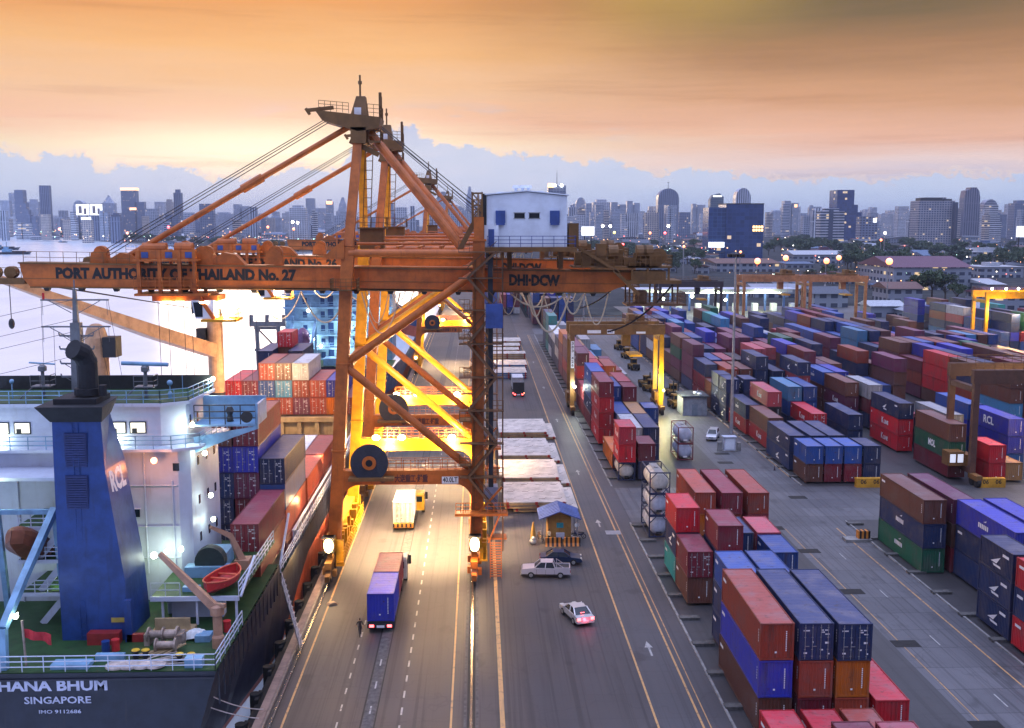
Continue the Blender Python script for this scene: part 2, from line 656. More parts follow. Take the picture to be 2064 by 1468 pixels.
def ground_mat(name, base, light, patch=0.5, streaks=0.5, wet=0.0, joint=0.25):
    t = NT(name)
    co = t.coords('Object')
    n1 = t.noise(co, 0.06, 6, 0.62)
    n2 = t.noise(co, 0.9, 6, 0.7)
    n3 = t.noise(t.coords('Object', (1.3, 0.035, 1)), 1.0, 5, 0.6)
    n4 = t.noise(co, 14.0, 3, 0.6)
    c = t.mix(t.math('MULTIPLY', t.step(n1, 0.36, 0.66), patch), (*base, 1), (*light, 1))
    c = t.mix(t.math('MULTIPLY', t.step(n3, 0.50, 0.72), streaks), c, (*[x * 0.5 for x in base], 1))
    n5 = t.noise(t.coords('Object', (3.2, 0.02, 1), (7, 3, 0)), 1.0, 3, 0.5)
    c = t.mix(t.math('MULTIPLY', t.step(n5, 0.53, 0.64), streaks), c, (*[x * 0.42 for x in base], 1))
    br = t.new('ShaderNodeTexBrick')
    br.inputs['Scale'].default_value = 0.06
    br.inputs['Mortar Size'].default_value = 0.0035
    br.inputs['Color1'].default_value = (.8, .8, .8, 1)
    br.inputs['Color2'].default_value = (1.15, 1.15, 1.15, 1)
    br.inputs['Mortar'].default_value = (.4, .4, .4, 1)
    t.put(br.inputs['Vector'], co)
    c = t.mix(joint, c, t.mix(1.0, c, br.outputs['Color'], 'MULTIPLY'))
    ns = t.noise(t.coords('Object', (1, .6, 1), (31, 7, 0)), .33, 3, .5)
    c = t.mix(t.math('MULTIPLY', t.step(ns, 0.62, 0.70), .55), c, (*[x * .35 for x in base], 1))
    c = t.mix(t.math('MULTIPLY', t.step(n2, 0.60, 0.78), 0.35), c, (*[x * 0.45 for x in base], 1))
    c = t.mix(t.math('MULTIPLY', t.step(n4, 0.4, 0.8), 0.22), c, (*light, 1))
    v = t.new('ShaderNodeTexVoronoi', feature='DISTANCE_TO_EDGE')
    v.inputs['Scale'].default_value = 0.11
    wv = t.new('ShaderNodeVectorMath', operation='ADD')
    t.put(wv.inputs[0], co)
    nn = t.new('ShaderNodeTexNoise')
    nn.inputs['Scale'].default_value = 0.35
    t.put(nn.inputs['Vector'], co)
    sc = t.new('ShaderNodeVectorMath', operation='SCALE')
    sc.inputs['Scale'].default_value = 5.0
    t.put(sc.inputs[0], nn.outputs['Color'])
    t.put(wv.inputs[1], sc.outputs[0])
    t.put(v.inputs['Vector'], wv.outputs[0])
    crack = t.step(v.outputs['Distance'], 0.012, 0.002)
    c = t.mix(t.math('MULTIPLY', crack, 0.22), c, (0.012, 0.012, 0.014, 1))
    t.bump(n4, 0.25, 0.02)
    r = t.math('ADD', t.math('MULTIPLY', n1, 0.4), 0.30 - wet)
    return t.done(c, r)


M_APRON = ground_mat('quay_asphalt', (0.048, 0.042, 0.044), (0.076, 0.067, 0.069), 0.6, 0.6, -0.1)
M_ROAD = ground_mat('road_asphalt', (0.054, 0.052, 0.058), (0.084, 0.080, 0.086), 0.5, 0.4)
M_CONC = ground_mat('yard_concrete', (0.085, 0.085, 0.095), (0.14, 0.139, 0.15), 0.7, 0.55, 0.0, 0.75)
M_YARD = ground_mat('stack_ground', (0.040, 0.038, 0.042), (0.07, 0.068, 0.07), 0.7, 0.3)
M_LAND = ground_mat('town_ground', (0.035, 0.040, 0.045), (0.075, 0.078, 0.082), 0.8, 0.1, -0.6)
M_LAND.node_tree.nodes['Principled BSDF'].inputs['Specular IOR Level'].default_value = 0.05
M_KERB = plain('kerb_concrete', (0.26, 0.255, 0.25), 0.75, var=0.4, scale=0.8)
def road_paint(name, col):
    # painted line worn through to the asphalt in patches
    t = NT(name)
    n = t.noise(t.coords('Object'), 1.6, 7, .72)
    n2 = t.noise(t.coords('Object', (1.5, .12, 1)), 1.0, 4)
    w = t.math('MAXIMUM', t.step(n, .50, .66), t.math('MULTIPLY', t.step(n2, .52, .7), .7))
    return t.done(t.mix(t.math('MULTIPLY', w, .8), (*col, 1), (.075, .068, .068, 1)), .6)


M_LINE_W = road_paint('white_road_paint', (0.36, 0.355, 0.34))
M_LINE_Y = road_paint('yellow_road_paint', (0.52, 0.29, 0.11))


def sheet(name, poly, z, mat):
    me = bpy.data.meshes.new(name)
    me.from_pydata([(x, y, z) for x, y in poly], [], [tuple(range(len(poly)))])
    me.materials.append(mat)
    o = bpy.data.objects.new(name, me)
    COL.objects.link(o)
    if me.polygons[0].normal.z < 0:
        me.flip_normals()
    o['kind'] = 'structure'
    return o


def rect(x0, x1, y0, y1):
    return [(x0, y0), (x1, y0), (x1, y1), (x0, y1)]


bank = [(QX, -130), (QX, 1190)]
for u, v in ((700, 506), (520, 509), (400, 500), (300, 492), (200, 484), (100, 477), (0, 472), (-60, 471)):
    p = gz(u, v)
    bank.append((p.x, p.y))
bank += [(-9000, 8000), (-9600, 12500), (9600, 12500), (9600, -130)]
land = sheet('ground', bank, 0.0, M_LAND)
# quay wall down to the water
q = MB()
for a, b in zip(bank[:10], bank[1:11]):
    q.quad((*a, -6), (*b, -6), (*b, -0.01), (*a, -0.01))
o = bpy.data.objects.new('quay_wall', q.mesh('quay_wall', M_KERB))
COL.objects.link(o)
o['kind'] = 'structure'

t = NT('river_water')
co = t.coords('Object', (0.30, 0.11, 1))
w1 = t.noise(co, 1.0, 6, 0.62)
w2 = t.noise(t.coords('Object', (0.02, 0.008, 1)), 1.0, 4, 0.6)
t.bump(w1, 0.22, 0.25)
river = t.done(t.mix(t.step(w2, 0.3, 0.7), (0.66, 0.80, 0.92, 1), (0.82, 0.95, 1.0, 1)), 0.2, 0.0)  # pale base colour stands in for the river's bright sky reflection
t.b.inputs['IOR'].default_value = 1.55
water = sheet('river', [(-9600, -130), (0, -130), (0, 1600), (500, 9000), (-9600, 9000)], -2.4, river)

sheet('quay_apron', rect(QX + 0.02, 13.1, -60, 640), 0.004, M_APRON)
sheet('quay_road', rect(13.1, 18.7, -60, 640), 0.004, M_ROAD)
sheet('stack_yard', rect(18.7, 190, -60, 415), 0.004, M_YARD)
sheet('yard_lane', rect(36.2, 45.4, 20, 415), 0.008, M_CONC)
sheet('yard_crossing', rect(18.9, 170, 127.5, 144.5), 0.012, M_CONC)
sheet('far_crossing', rect(18.9, 170, 352, 372), 0.012, M_CONC)
sheet('gate_plaza', rect(60, 260, 372, 470), 0.012, M_CONC)

mk = MB()
def vline(x, w, y0, y1, m, z=0.016):
    mk.mat(m).quad((x - w / 2, y0, z), (x + w / 2, y0, z), (x + w / 2, y1, z), (x - w / 2, y1, z))
vline(-14.5, 0.17, 40, 420, 1)
vline(-2.1, 0.16, 40, 420, 1)
vline(1.72, 0.36, 40, 420, 1)
vline(13.12, 0.17, 40, 350, 1)
vline(16.42, 0.17, 40, 350, 1)
vline(16.95, 0.09, 40, 350, 1)
for k in range(120):
    y = 44.0 + 2.92 * k
    vline(-5.87, 0.15, y, y + 1.25, 0)
    if y < 100:
        vline(-10.5, 0.13, y + 0.8, y + 1.9, 0)
for k in range(9):
    vline(-8.25, 0.13, 50 + k * 4.4, 51.3 + k * 4.4, 0)
for y in (88, 127, 154, 196, 236, 280):                       # arrows on the quay road
    x = 14.75
    mk.mat(0).quad((x - .09, y - 1.5, .016), (x + .09, y - 1.5, .016), (x + .09, y + .3, .016), (x - .09, y + .3, .016))
    mk.add([(x - .36, y + .3, .016), (x + .36, y + .3, .016), (x, y + 1.7, .016)], [(0, 1, 2)])
for x, w, y0, y1 in ((43.3, 0.14, 30, 124), (37.0, 0.10, 30, 124), (45.2, 0.12, 150, 345)):
    vline(x, w, y0, y1, 1, 0.02)
for y in (40, 52, 64, 76, 88, 100, 112):
    vline(40.3, 0.12, y, y + 2.2, 0, 0.02)
o = bpy.data.objects.new('road_markings', mk.mesh('road_markings', [M_LINE_W, M_LINE_Y]))
COL.objects.link(o)
o['kind'] = 'structure'

M_GROOVE = plain('rail_groove', (0.012, 0.011, 0.011), 0.7)
gr = MB()
for x, w in ((-8.75, 0.13), (-7.73, 0.10), (-0.62, 0.62), (-15.4, 0.30)):
    gr.quad((x - w / 2, 20, .012), (x + w / 2, 20, .012), (x + w / 2, 430, .012), (x - w / 2, 430, .012))
o = bpy.data.objects.new('rail_grooves', gr.mesh('rail_grooves', M_GROOVE))
COL.objects.link(o)
o['kind'] = 'structure'
sl = MB()
for x, w in ((-8.24, 0.86), (-0.17, 0.2), (-1.07, 0.2)):
    sl.quad((x - w / 2, 20, .010), (x + w / 2, 20, .010), (x + w / 2, 430, .010), (x - w / 2, 430, .010))
o = bpy.data.objects.new('rail_slab', sl.mesh('rail_slab', plain('slab_grey', (.085, .08, .08), .8, var=.5, scale=2)))
COL.objects.link(o)
o['kind'] = 'structure'
M_RAIL = plain('worn_rail_steel', (0.42, 0.38, 0.34), 0.25, 0.9)
rl = MB().box(-0.72, -0.52, 20, 430, 0.014, 0.075)
solo('crane_rail', rl, M_RAIL, 'shiny steel crane rail sunk in a dark groove under the landside crane leg', 'rail')
rl = MB().box(-15.48, -15.32, 20, 430, 0.014, 0.09)
solo('crane_rail', rl, M_RAIL, 'shiny steel crane rail running along the quay edge by the moored ship', 'rail')
cap = MB().box(QX - 0.25, QX + 0.35, -60, 640, -0.9, 0.28)
o = bpy.data.objects.new('quay_kerb', cap.mesh('quay_kerb', paint('quay_kerb_paint', (0.30, 0.20, 0.16), 0.7, 0.6)))
COL.objects.link(o)
o['kind'] = 'structure'
cb = MB()
cb.box(-16.0, -15.72, 20, 430, 0.013, 0.22)
solo('cable_channel', cb, plain('cable_channel_steel', (0.25, 0.2, 0.17), 0.5, 0.5), 'low steel cable channel along the quay edge beside the rail', 'cable channel')
# stepped kerb and concrete sleepers of the quayside block
kb = MB().box(18.55, 18.75, 30, 127, 0.0, 0.12).box(18.55, 18.75, 145, 350, 0.0, 0.12)
o = bpy.data.objects.new('kerb', kb.mesh('kerb', M_KERB))
COL.objects.link(o)
o['kind'] = 'structure'
kb = MB().box(45.3, 45.5, 30, 127, 0.0, 0.12).box(45.3, 45.5, 145, 350, 0.0, 0.12)
o = bpy.data.objects.new('kerb', kb.mesh('kerb', M_KERB))
COL.objects.link(o)
o['kind'] = 'structure'
slp = MB().box(-0.95, 0.95, -0.38, 0.38, 0, 0.24)
s0 = None
for x in (19.6, 46.1):
    for k in range(46):
        y = 52 + 6.13 * k
        if 126 < y < 146 or y > 345:
            continue
        if s0 is None:
            s0 = o = solo('concrete_sleeper', slp, plain('sleeper_concrete', (.10, .098, .095), .8, var=.5, scale=2), 'short concrete sleeper half under the outer container column', 'sleeper', 'concrete sleepers under the container rows', base=(0, 0, 0))
        else:
            o = s0.copy()
            COL.objects.link(o)
        o.location = (x, y, 0.004)
# drain covers
dc = MB().box(-1.15, 1.15, -0.75, 0.75, 0, 0.012)
d0 = None
for u, v in ((1631, 1111), (1717, 1193), (1825, 1298), (1989, 1463), (1560, 1065), (1608, 1003), (1455, 915), (1462, 933)):
    p = gz(u, v)
    if d0 is None:
        d0 = o = solo('drain_cover', dc, plain('drain_iron', (0.018, 0.017, 0.017), 0.6, 0.4), 'dark rectangular drain grating set in the yard lane', 'drain cover', 'drain gratings along the yard lane', base=(0, 0, 0))
    else:
        o = d0.copy()
        COL.objects.link(o)
    o.location = (p.x, p.y, 0.014)
dr = MB().box(-0.9, 0.9, -0.8, 0.8, 0, 0.014)
p = gz(1236, 1074)
dr.v = [(x + p.x, y + p.y, z + 0.018) for x, y, z in dr.v]
solo('drain_cover', dr, M_STEEL, 'pale metal drain plate lying across the yellow road line', 'drain cover')

# ------------------------------------------------------------------ the ship-to-shore crane
CY0 = 108.0
def P(u, v, Y=108.0, dy=0.0):
    # crane-local point (origin on the landside rail under the front frame)
    p = gy(u, v, Y)
    return Vector((p.x, Y - CY0 + dy, p.z))


def railing(mb, x0, x1, y0, y1, z, step=1.5, h=1.1):
    mb.rail([(x0, y0, z), (x1, y0, z), (x1, y1, z), (x0, y1, z), (x0, y0, z)], h, step, 0.03)


def make_crane(loc, label, number, near):
    root = empty('quay_crane', loc, label, 'crane', 'orange ship-to-shore cranes along the quay')
    GB = 30.2                                              # girder underside at the legs
    # --- legs, each one mesh
    def leg_w(y, ytop, m):
        mb = MB()
        mb.beam((-14.95, y, 3.6), (-14.5, y, 10.0), 1.25, 1.25)
        mb.beam((-14.5, y, 10.0), (-13.25, y, 30.0), 1.25, 1.25, 1.2, 1.2)
        mb.beam((-13.25, y, 30.0), (-12.95, y + (ytop - y) * .12, 34.2), 1.2, 1.2, 1.25, 1.2)
        mb.beam((-12.95, y + (ytop - y) * .12, 34.2), (-11.95, ytop, 46.4), 0.95, 0.95, 0.85, 0.85)
        for z in (13.5, 22.5, 30.0, 34.2, 40.3):           # flanges
            f = (z - 10) / 36.4
            mb.cbox((-14.5 + 2.55 * f * 1.0, y + (ytop - y) * max(0, (z - 30) / 16.4), z), 1.45, 1.45, 0.14) if z <= 30 else None
        return part('leg', mb, m, root)
    leg_w(0, 3.2, M_CRANE)
    leg_w(16.5, 5.4, M_CRANE_Y_LIT)  # rear frame's floodlit yellow is put into the paint
    def leg_l(y, m):
        mb = MB()
        mb.beam((-0.25, y, 3.6), (-0.1, y, 9.6), 1.25, 1.25)
        mb.beam((-0.1, y, 9.6), (0.15, y, 35.0), 1.25, 1.25, 1.2, 1.2)
        mb.beam((0.15, y, 35.0), (0.15, y, 37.2), 1.0, 1.0)
        mb.cbox((0.15, y, 34.9), 1.5, 1.5, 0.2)
        return part('leg', mb, m, root)
    leg_l(0, M_CRANE)
    leg_l(16.5, M_CRANE_Y_LIT)
    # --- portal beams with rounded haunches
    for y, m in ((0, M_CRANE), (16.5, M_CRANE_Y_LIT)):
        mb = MB()
        poly = [(-13.9, 11.4), (-0.7, 11.4), (-0.7, 8.2)]
        for k in range(6):
            a = k / 5 * pi / 2
            poly.append((-0.7 - 1.7 * (1 - cos(a)), 8.2 + 1.75 * sin(a)))
        for k in range(6):
            a = (1 - k / 5) * pi / 2
            poly.append((-14.0 + 1.9 * (1 - cos(a)), 8.2 + 1.75 * sin(a)))
        poly.append((-14.0, 8.2))
        mb.prism(poly, 'y', y - 0.55, y + 0.55)
        pb = part('portal_beam', mb, m, root)
        if y == 0:
            tx = MB()
            tx.text('大连重工·起重', (-8.6, -0.565, 10.25), (1, 0, 0), (0, 0, 1), 0.62, 0.05, 3.4)
            tx.tube((-9.8, -0.562, 10.5), (-9.8, -0.566, 10.5), 0.38, 12)
            part('maker_lettering', tx, plain('dark_red_lettering', (0.10, 0.03, 0.03), 0.6), pb)
            pl = MB().mat(0).box(-3.75, -2.05, -0.60, -0.556, 10.0, 10.75)
            pl.mat(1).text('40.0LT', (-3.65, -0.605, 10.18), (1, 0, 0), (0, 0, 1), 0.52, 0.03, 1.5)
            part('load_sign', pl, [M_WHITE, M_BLACK], pb)
        wk = MB()
        wk.rail([(-12.2, y - 0.5, 11.4), (-0.9, y - 0.5, 11.4)], 1.1, 0.75, 0.03, 2)
        wk.rail([(-12.2, y + 0.5, 11.4), (-0.9, y + 0.5, 11.4)], 1.1, 1.5, 0.03, 1)
        part('railing', wk, M_CRANE, root)
    # --- diagonal tubes of both frames
    for y, m in ((0, M_CRANE), (16.5, M_CRANE_Y_LIT)):
        a, b, c = Vector((-13.6, y, 22.3)), Vector((-0.2, y, 31.6)), Vector((-0.5, y, 11.2))
        for q in (b, c):
            mb = MB()
            mb.tube(a.lerp(q, 0.03), a.lerp(q, 0.985), 0.42, 12)
            for f in (0.3, 0.62, 0.86):
                mb.tube(a.lerp(q, f), a.lerp(q, f + 0.006), 0.47, 12)
            part('brace', mb, m, root)
        mb = MB().prism([(-13.9, 20.9), (-12.6, 22.1), (-12.6, 22.6), (-13.7, 23.8)], 'y', y - 0.3, y + 0.3)
        part('gusset', mb, m, root)
    # horizontal ties between the frames and the upper cross tube
    for (x, z) in ((-13.55, 22.0), (0.0, 22.0), (0.1, 34.3)):
        part('tie_beam', MB().beam((x, 0.6, z), (x, 15.9, z), 0.7, 0.8), M_CRANE, root)
    for y in (0, 16.5):
        part('cross_tube', MB().tube((-12.9, y, 33.6), (-0.4, y, 33.6), 0.38, 12), M_CRANE, root)
    mb = MB()
    for k, z in enumerate((34.6, 34.9, 35.2)):
        mb.tube((-12.4, 3 + k * 3, z - 0.1), (-0.3, 3 + k * 3, z - 0.1), 0.14, 8)
    for k in range(5):
        mb.box(-10.5 + 2.2 * k, -10.2 + 2.2 * k, 2, 11, 34.0, 34.25)
    part('pipe_run', mb, M_CRANE, root)
    # --- girder with boom
    Y1, Y2 = 2.5, 5.0
    pts_t = [(-46.3, 32.55), (-13, 32.3), (15.6, 31.6)]
    mb = MB()
    mb.prism([(-46.6, 32.6), (-46.3, 31.0), (-45.6, 30.15), (-13, 29.95), (13.4, 29.45), (15.6, 30.3), (16.4, 31.6), (0, 32.05)], 'y', Y1, Y2)
    g = part('girder', mb, M_CRANE, root)
    mb = MB()                                             # flange lines, diaphragm seams
    mb.prism([(-46.7, 32.66), (16.4, 31.66), (16.4, 31.52), (-46.7, 32.52)], 'y', Y1 - 0.14, Y2 + 0.14)
    mb.prism([(-45.6, 30.2), (13.4, 29.5), (13.4, 29.36), (-45.6, 30.06)], 'y', Y1 - 0.16, Y2 + 0.16)
    mb.prism([(-46.2, 31.05), (16.0, 30.35), (16.0, 30.30), (-46.2, 31.0)], 'y', Y1 - 0.03, Y1 - 0.002)
    part('flange', mb, M_CRANE_D, g)
    mb = MB()
    s = 'PORT AUTHORITY OF THAILAND No. %s' % number
    lt_ = part('lettering', MB().text('DHI·DCW', (3.25, Y1 - 0.02, 30.28), (1, 0, -0.016), (0, 0, 1), 1.05, 0.085, 5.3), M_BLACK, g)
    mb.text(s, (-43.0, Y1 - 0.02, 31.05), (1, 0, -0.011), (0, 0, 1), 1.05, 0.085, 24.4)
    part('lettering', mb, M_BLACK, g)
    for k in range(17):
        mb = MB()
        x = -44.0 + 3.5 * k
        z = 30.1 - (x + 44) * 0.0115
        mb.add([(x - .35, Y1, z), (x + .35, Y1, z), (x + .18, Y1, z - .38), (x - .18, Y1, z - .38),
                (x - .35, Y1 + .5, z), (x + .35, Y1 + .5, z), (x + .18, Y1 + .5, z - .38), (x - .18, Y1 + .5, z - .38)],
               [(0, 3, 2, 1), (4, 5, 6, 7), (0, 1, 5, 4), (3, 7, 6, 2), (0, 4, 7, 3), (1, 2, 6, 5)])
        part('lamp_bracket', mb, M_DARK, g)
    mb = MB()                                             # boom nose
    mb.box(-52.5, -46.3, Y1 + .3, Y2 - .3, 30.4, 31.0)
    for x in (-51.5, -49.6, -47.9):
        mb.lathe([(0.2, -.5), (.62, -.5), (.62, .5), (.2, .5)], (x, Y1 + 1.2, 31.6), 12, 'y')
    mb.rail([(-52.4, Y1 + .3, 31.0), (-46.6, Y1 + .3, 31.0)], 1.1, 1.4, 0.03)
    mb.rail([(-46.2, Y1 + .1, 32.6), (-35.5, Y1 + .1, 32.45)], 1.15, 1.35, 0.028)
    mb.rail([(-34.0, Y2 - .1, 32.45), (-15.5, Y2 - .1, 32.2)], 1.15, 1.35, 0.028)
    part('boom_nose', mb, M_CRANE_D, root)
    mb = MB()                                             # forestay lugs and sheaves on the boom
    for x in (-36.0, -25.5):
        part('stay_lug', mb, M_CRANE, root) if mb.v else None
        mb = MB()
        mb.prism([(x - 2.6, 32.4), (x + 1.6, 32.35), (x + 0.6, 33.4), (x - .6, 33.6)], 'y', 3.0, 4.4)
    part('stay_lug', mb, M_CRANE, root)
    for x in (-38.8, -28.0, -21.0):
        mb = MB()
        mb.prism([(x - .9, 32.4), (x + .9, 32.3), (x + .8, 33.5), (x + .1, 34.0), (x - .7, 33.6)], 'y', 2.9, 4.2)
        mb.lathe([(0.2, -.4), (.7, -.4), (.7, .4), (.2, .4)], (x + .2, 3.5, 33.6), 12, 'y')
        part('sheave_block', mb, M_CRANE, root)
    # --- apex
    mb = MB()
    mb.prism([(-16.3, 47.9), (-9.7, 47.2), (-9.9, 46.1), (-12.0, 45.8), (-15.6, 46.9)], 'y', 2.2, 6.4)
    mb.box(-12.75, -11.2, 2.2, 6.4, 44.6, 46.2)
    mb.frustum((-12.0, 4.2, 47.3), (1.7, 2.6), (-11.8, 4.2, 49.4), (0.9, 1.4))
    mb.tube((-11.85, 3.6, 49.4), (-11.85, 3.6, 51.5), 0.10, 6)
    mb.tube((-11.85, 3.6, 50.6), (-11.85, 3.6, 50.9), 0.2, 6)
    mb.beam((-17.2, 3.0, 47.9), (-14.5, 3.0, 48.2), 0.35, 0.35)
    mb.beam((-16.9, 3.0, 47.5), (-17.3, 3.0, 48.1), 0.3, 0.3)
    mb.tube((-10.0, 5.5, 47.2), (-10.0, 5.5, 50.0), 0.16, 6)
    mb.tube((-9.75, 4.0, 47.2), (-9.75, 4.0, 49.4), 0.08, 6)
    mb.beam((-12.9, 3.0, 44.9), (-10.0, 3.0, 43.5), 0.5, 0.5)
    mb.box(-11.0, -9.8, 2.6, 6.0, 44.7, 44.9)
    ap = part('apex_head', mb, M_CRANE_D, root)
    part('notice_board', MB().box(-12.4, -11.7, 2.80, 2.86, 47.5, 48.2), M_WHITE, ap)
    mb = MB()
    mb.rail([(-15.9, 2.3, 47.85), (-12.9, 2.3, 47.6)], 1.0, 0.6, 0.03, 2)
    mb.rail([(-11.0, 2.3, 47.3), (-9.8, 2.3, 47.2), (-9.8, 6.3, 47.2)], 1.2, 0.6, 0.03, 2)
    mb.rail([(-11.0, 2.6, 44.9), (-9.8, 2.6, 44.9), (-9.8, 6.0, 44.9)], 1.0, 0.6, 0.03, 1)
    part('railing', mb, M_CRANE_D, root)
    # --- stays
    for (x1, z1, r) in ((-36.0, 33.2, 0.30),):
        a, b = Vector((-12.6, 3.6, 46.6)), Vector((x1, 3.6, z1))
        mb = MB().tube(a, b, r, 10)
        m1, m2 = a.lerp(b, 0.40), a.lerp(b, 0.49)
        mb.tube(m1, m2, r + 0.16, 10)
        part('forestay', mb, M_CRANE, root)
    for dz, dx in ((0.0, 0.0), (0.5, .5), (0.9, .9)):
        part('hoist_rope', MB().tube((-14.6 - dx, 3.2, 47.0), (-37.8 - dx * 1.5, 3.2, 33.3), 0.045, 5), M_ROPE, root)
    part('hoist_rope', MB().tube((-10.0, 4.6, 46.6), (1.2, 4.6, 37.6), 0.05, 5), M_ROPE, root)
    part('hoist_rope', MB().tube((-10.0, 5.0, 46.4), (1.2, 5.0, 37.0), 0.05, 5), M_ROPE, root)
    for y in (1.2, 9.5):
        mb = MB().tube((-11.4, 4.0 if y < 5 else 5.0, 46.3), (-1.6, y, 34.1), 0.46, 12)
        part('backstay', mb, M_CRANE, root)
    mb = MB()
    mb.beam((-1.8, 0.5, 33.9), (-0.2, 0.5, 36.9), 0.5, 0.5)
    mb.beam((0.1, 0, 37.0), (0.1, 3.0, 39.6), 0.18, 0.18)
    for y in (0.4, 2.4):
        mb.beam((-.5, y, 36.0), (-.5, y, 39.7), 0.16, 0.16)
        mb.beam((0.5, y, 36.0), (0.5, y, 39.7), 0.16, 0.16)
        for z in (37.2, 38.4, 39.6):
            mb.beam((-.5, y, z), (.5, y, z), 0.12, 0.12)
        mb.beam((-.5, y, 37.2), (.5, y, 38.4), 0.1, 0.1)
        mb.beam((.5, y, 38.4), (-.5, y, 39.6), 0.1, 0.1)
    part('rope_tower', mb, M_CRANE_D, root)
    # ladders and cages behind the mast
    mb = MB()
    for k in range(14):
        z = 33.5 + k * .95
        mb.box(-12.3 + k * .06, -11.5 + k * .06, 6.6 - .1 * k, 6.7 - .1 * k, z, z + .07)
    for dx in (-12.3, -11.5):
        mb.beam((dx, 6.7, 33), (dx + .8, 5.2, 46), .09, .09)
    mb.box(-12.6, -9.6, 5.5, 8.0, 36.0, 36.15)
    mb.rail([(-12.6, 5.5, 36.1), (-9.6, 5.5, 36.1), (-9.6, 8, 36.1)], 1.1, .8, .03)
    mb.box(-12.4, -9.9, 5.8, 7.8, 33.9, 36.0)
    part('mast_ladder', mb, M_CRANE_D, root)
    part('mast_bracket', MB().prism([(-15.6, 33.1), (-13.3, 35.0), (-13.3, 33.0)], 'y', -.5, .5), M_CRANE, root)
    mb = MB()
    mb.box(-14.6, -12.0, -1.6, -.65, 29.9, 30.0).box(-14.6, -14.0, -1.6, .9, 29.9, 30.0).box(-12.5, -12.0, -1.6, .9, 29.9, 30.0)
    mb.rail([(-14.6, .9, 30.0), (-14.6, -1.6, 30.0), (-12.0, -1.6, 30.0), (-12.0, .9, 30.0)], 1.1, .5, .03, 2)
    part('leg_platform', mb, M_CRANE_D, root)
    for zz in (12.0, 16.6, 25.0):
        mb = MB().box(-1.9, -.75, -1.4, .6, zz, zz + .1)
        mb.rail([(-.75, -1.4, zz + .1), (-1.9, -1.4, zz + .1), (-1.9, .6, zz + .1)], 1.1, .5, .03, 2)
        part('leg_platform', mb, M_CRANE_D, root)
    mb = MB()
    for k in range(18):
        mb.box(-.15 - .35, .15 - .3, -.75, -.68, 5 + k * 1.5, 5.06 + k * 1.5)
    for x in (-.62, -.48):
        mb.tube((x, -.72, 4.6), (x + .3, -.72, 33), .035, 5)
    part('cable_tray', mb, M_CRANE_D, root)
    for x in (17.6, 18.7):
        part('rope_sheave', MB().lathe([(.2, -.25), (.85, -.22), (.78, 0), (.85, .22), (.2, .25)], (x, 2.2, 33.2), 18, 'y'), M_CRANE_D, root)
    # --- machinery house
    mb = MB()
    hx0, hx1, hy0, hy1, hz = 0.95, 9.1, 1.0, 11.0, 34.2
    mb.prism([(hx0, hz), (hx1, hz), (hx1, 39.3), ((hx0 + hx1) / 2, 39.72), (hx0, 39.35)], 'y', hy0, hy1)
    hs = part('machinery_house', mb, M_HOUSE, root)
    mb = MB()
    for k in range(30):
        x = hx0 + 0.14 + k * 0.27
        mb.box(x, x + .05, hy0 - .03, hy0 - .003, hz + .1, 39.25)
    part('cladding_rib', mb, M_HOUSE, hs)
    mb = MB()
    mb.prism([(hx0 - .2, 39.4), ((hx0 + hx1) / 2, 39.78), (hx1 + .2, 39.35), (hx1 + .2, 39.47), ((hx0 + hx1) / 2, 39.90), (hx0 - .2, 39.52)], 'y', hy0 - .2, hy1 + .2)
    mb.box(2.0, 3.4, 2.2, 3.4, 39.5, 39.75).box(5.8, 6.8, 2.2, 3.4, 39.6, 39.85)
    for x in (4.0, 4.7, 5.3):
        mb.lathe([(.16, 0), (.16, .45), (.38, .5), (.3, .75)], (x, 3.5, 39.7), 10)
    part('roof', mb, M_HOUSE, hs)
    for x in (3.75, 5.25):
        w = part('window', MB().box(x, x + 1.05, hy0 - .05, hy0 - .004, 37.1, 37.6), M_GLASS, hs)
        part('frame', MB().box(x - .08, x + 1.13, hy0 - .045, hy0 - .003, 37.02, 37.1).box(x - .08, x + 1.13, hy0 - .045, hy0 - .003, 37.6, 37.68), M_STEEL, w)
    for x in (1.85, 7.35):
        part('louvre', MB().box(x, x + .98, hy0 - .28, hy0 - .004, 36.6, 37.85).box(x + .05, x + .93, hy0 - .33, hy0 - .25, 36.4, 36.62), M_HOUSE_B, hs)
    part('dark_edge', MB().box(hx0 - .5, hx0 - .02, hy0 - .1, hy0 + 2, hz + .2, 39.55), M_DARK, hs)
    an = part('entry_annex', MB().box(hx0 - .25, hx0 + 1.2, hy0 - .8, hy0 - .06, hz, 36.4), M_HOUSE_B if False else M_HOUSE, hs)
    part('door', MB().box(hx0 + .15, hx0 + .75, hy0 - .84, hy0 - .805, hz + .05, 36.0), M_HOUSE_B, an)
    mb = MB()
    mb.box(-0.2, 10.0, -.6, 11.4, 33.75, 34.18)
    mb.box(9.3, 10.3, 1.0, 3.0, 34.2, 36.6)
    for x in (1.2, 3.1, 8.4):
        mb.box(x, x + .45, 2.4, 2.9, 31.9, 33.75)
        mb.box(x, x + .45, 4.6, 5.0, 31.9, 33.75)
    part('house_frame', mb, M_CRANE_D, root)
    mb = MB()
    mb.rail([(1.0, -.5, 34.2), (9.9, -.5, 34.2), (9.9, 11.2, 34.2)], 1.1, 1.1, 0.035, 2)
    part('railing', mb, M_HOUSE_B, root)
    # --- backreach machinery
    mb = MB()
    mb.box(9.8, 18.6, 1.4, 6.0, 32.05, 32.2)
    rnd = random.Random(5)
    for k in range(17):
        x = 10.2 + k * .5
        w, h = rnd.uniform(.4, 1.2), rnd.uniform(.5, 1.7)
        y = rnd.uniform(1.6, 4.6)
        mb.box(x, x + w, y, y + rnd.uniform(.4, 1.2), 32.2, 32.2 + h)
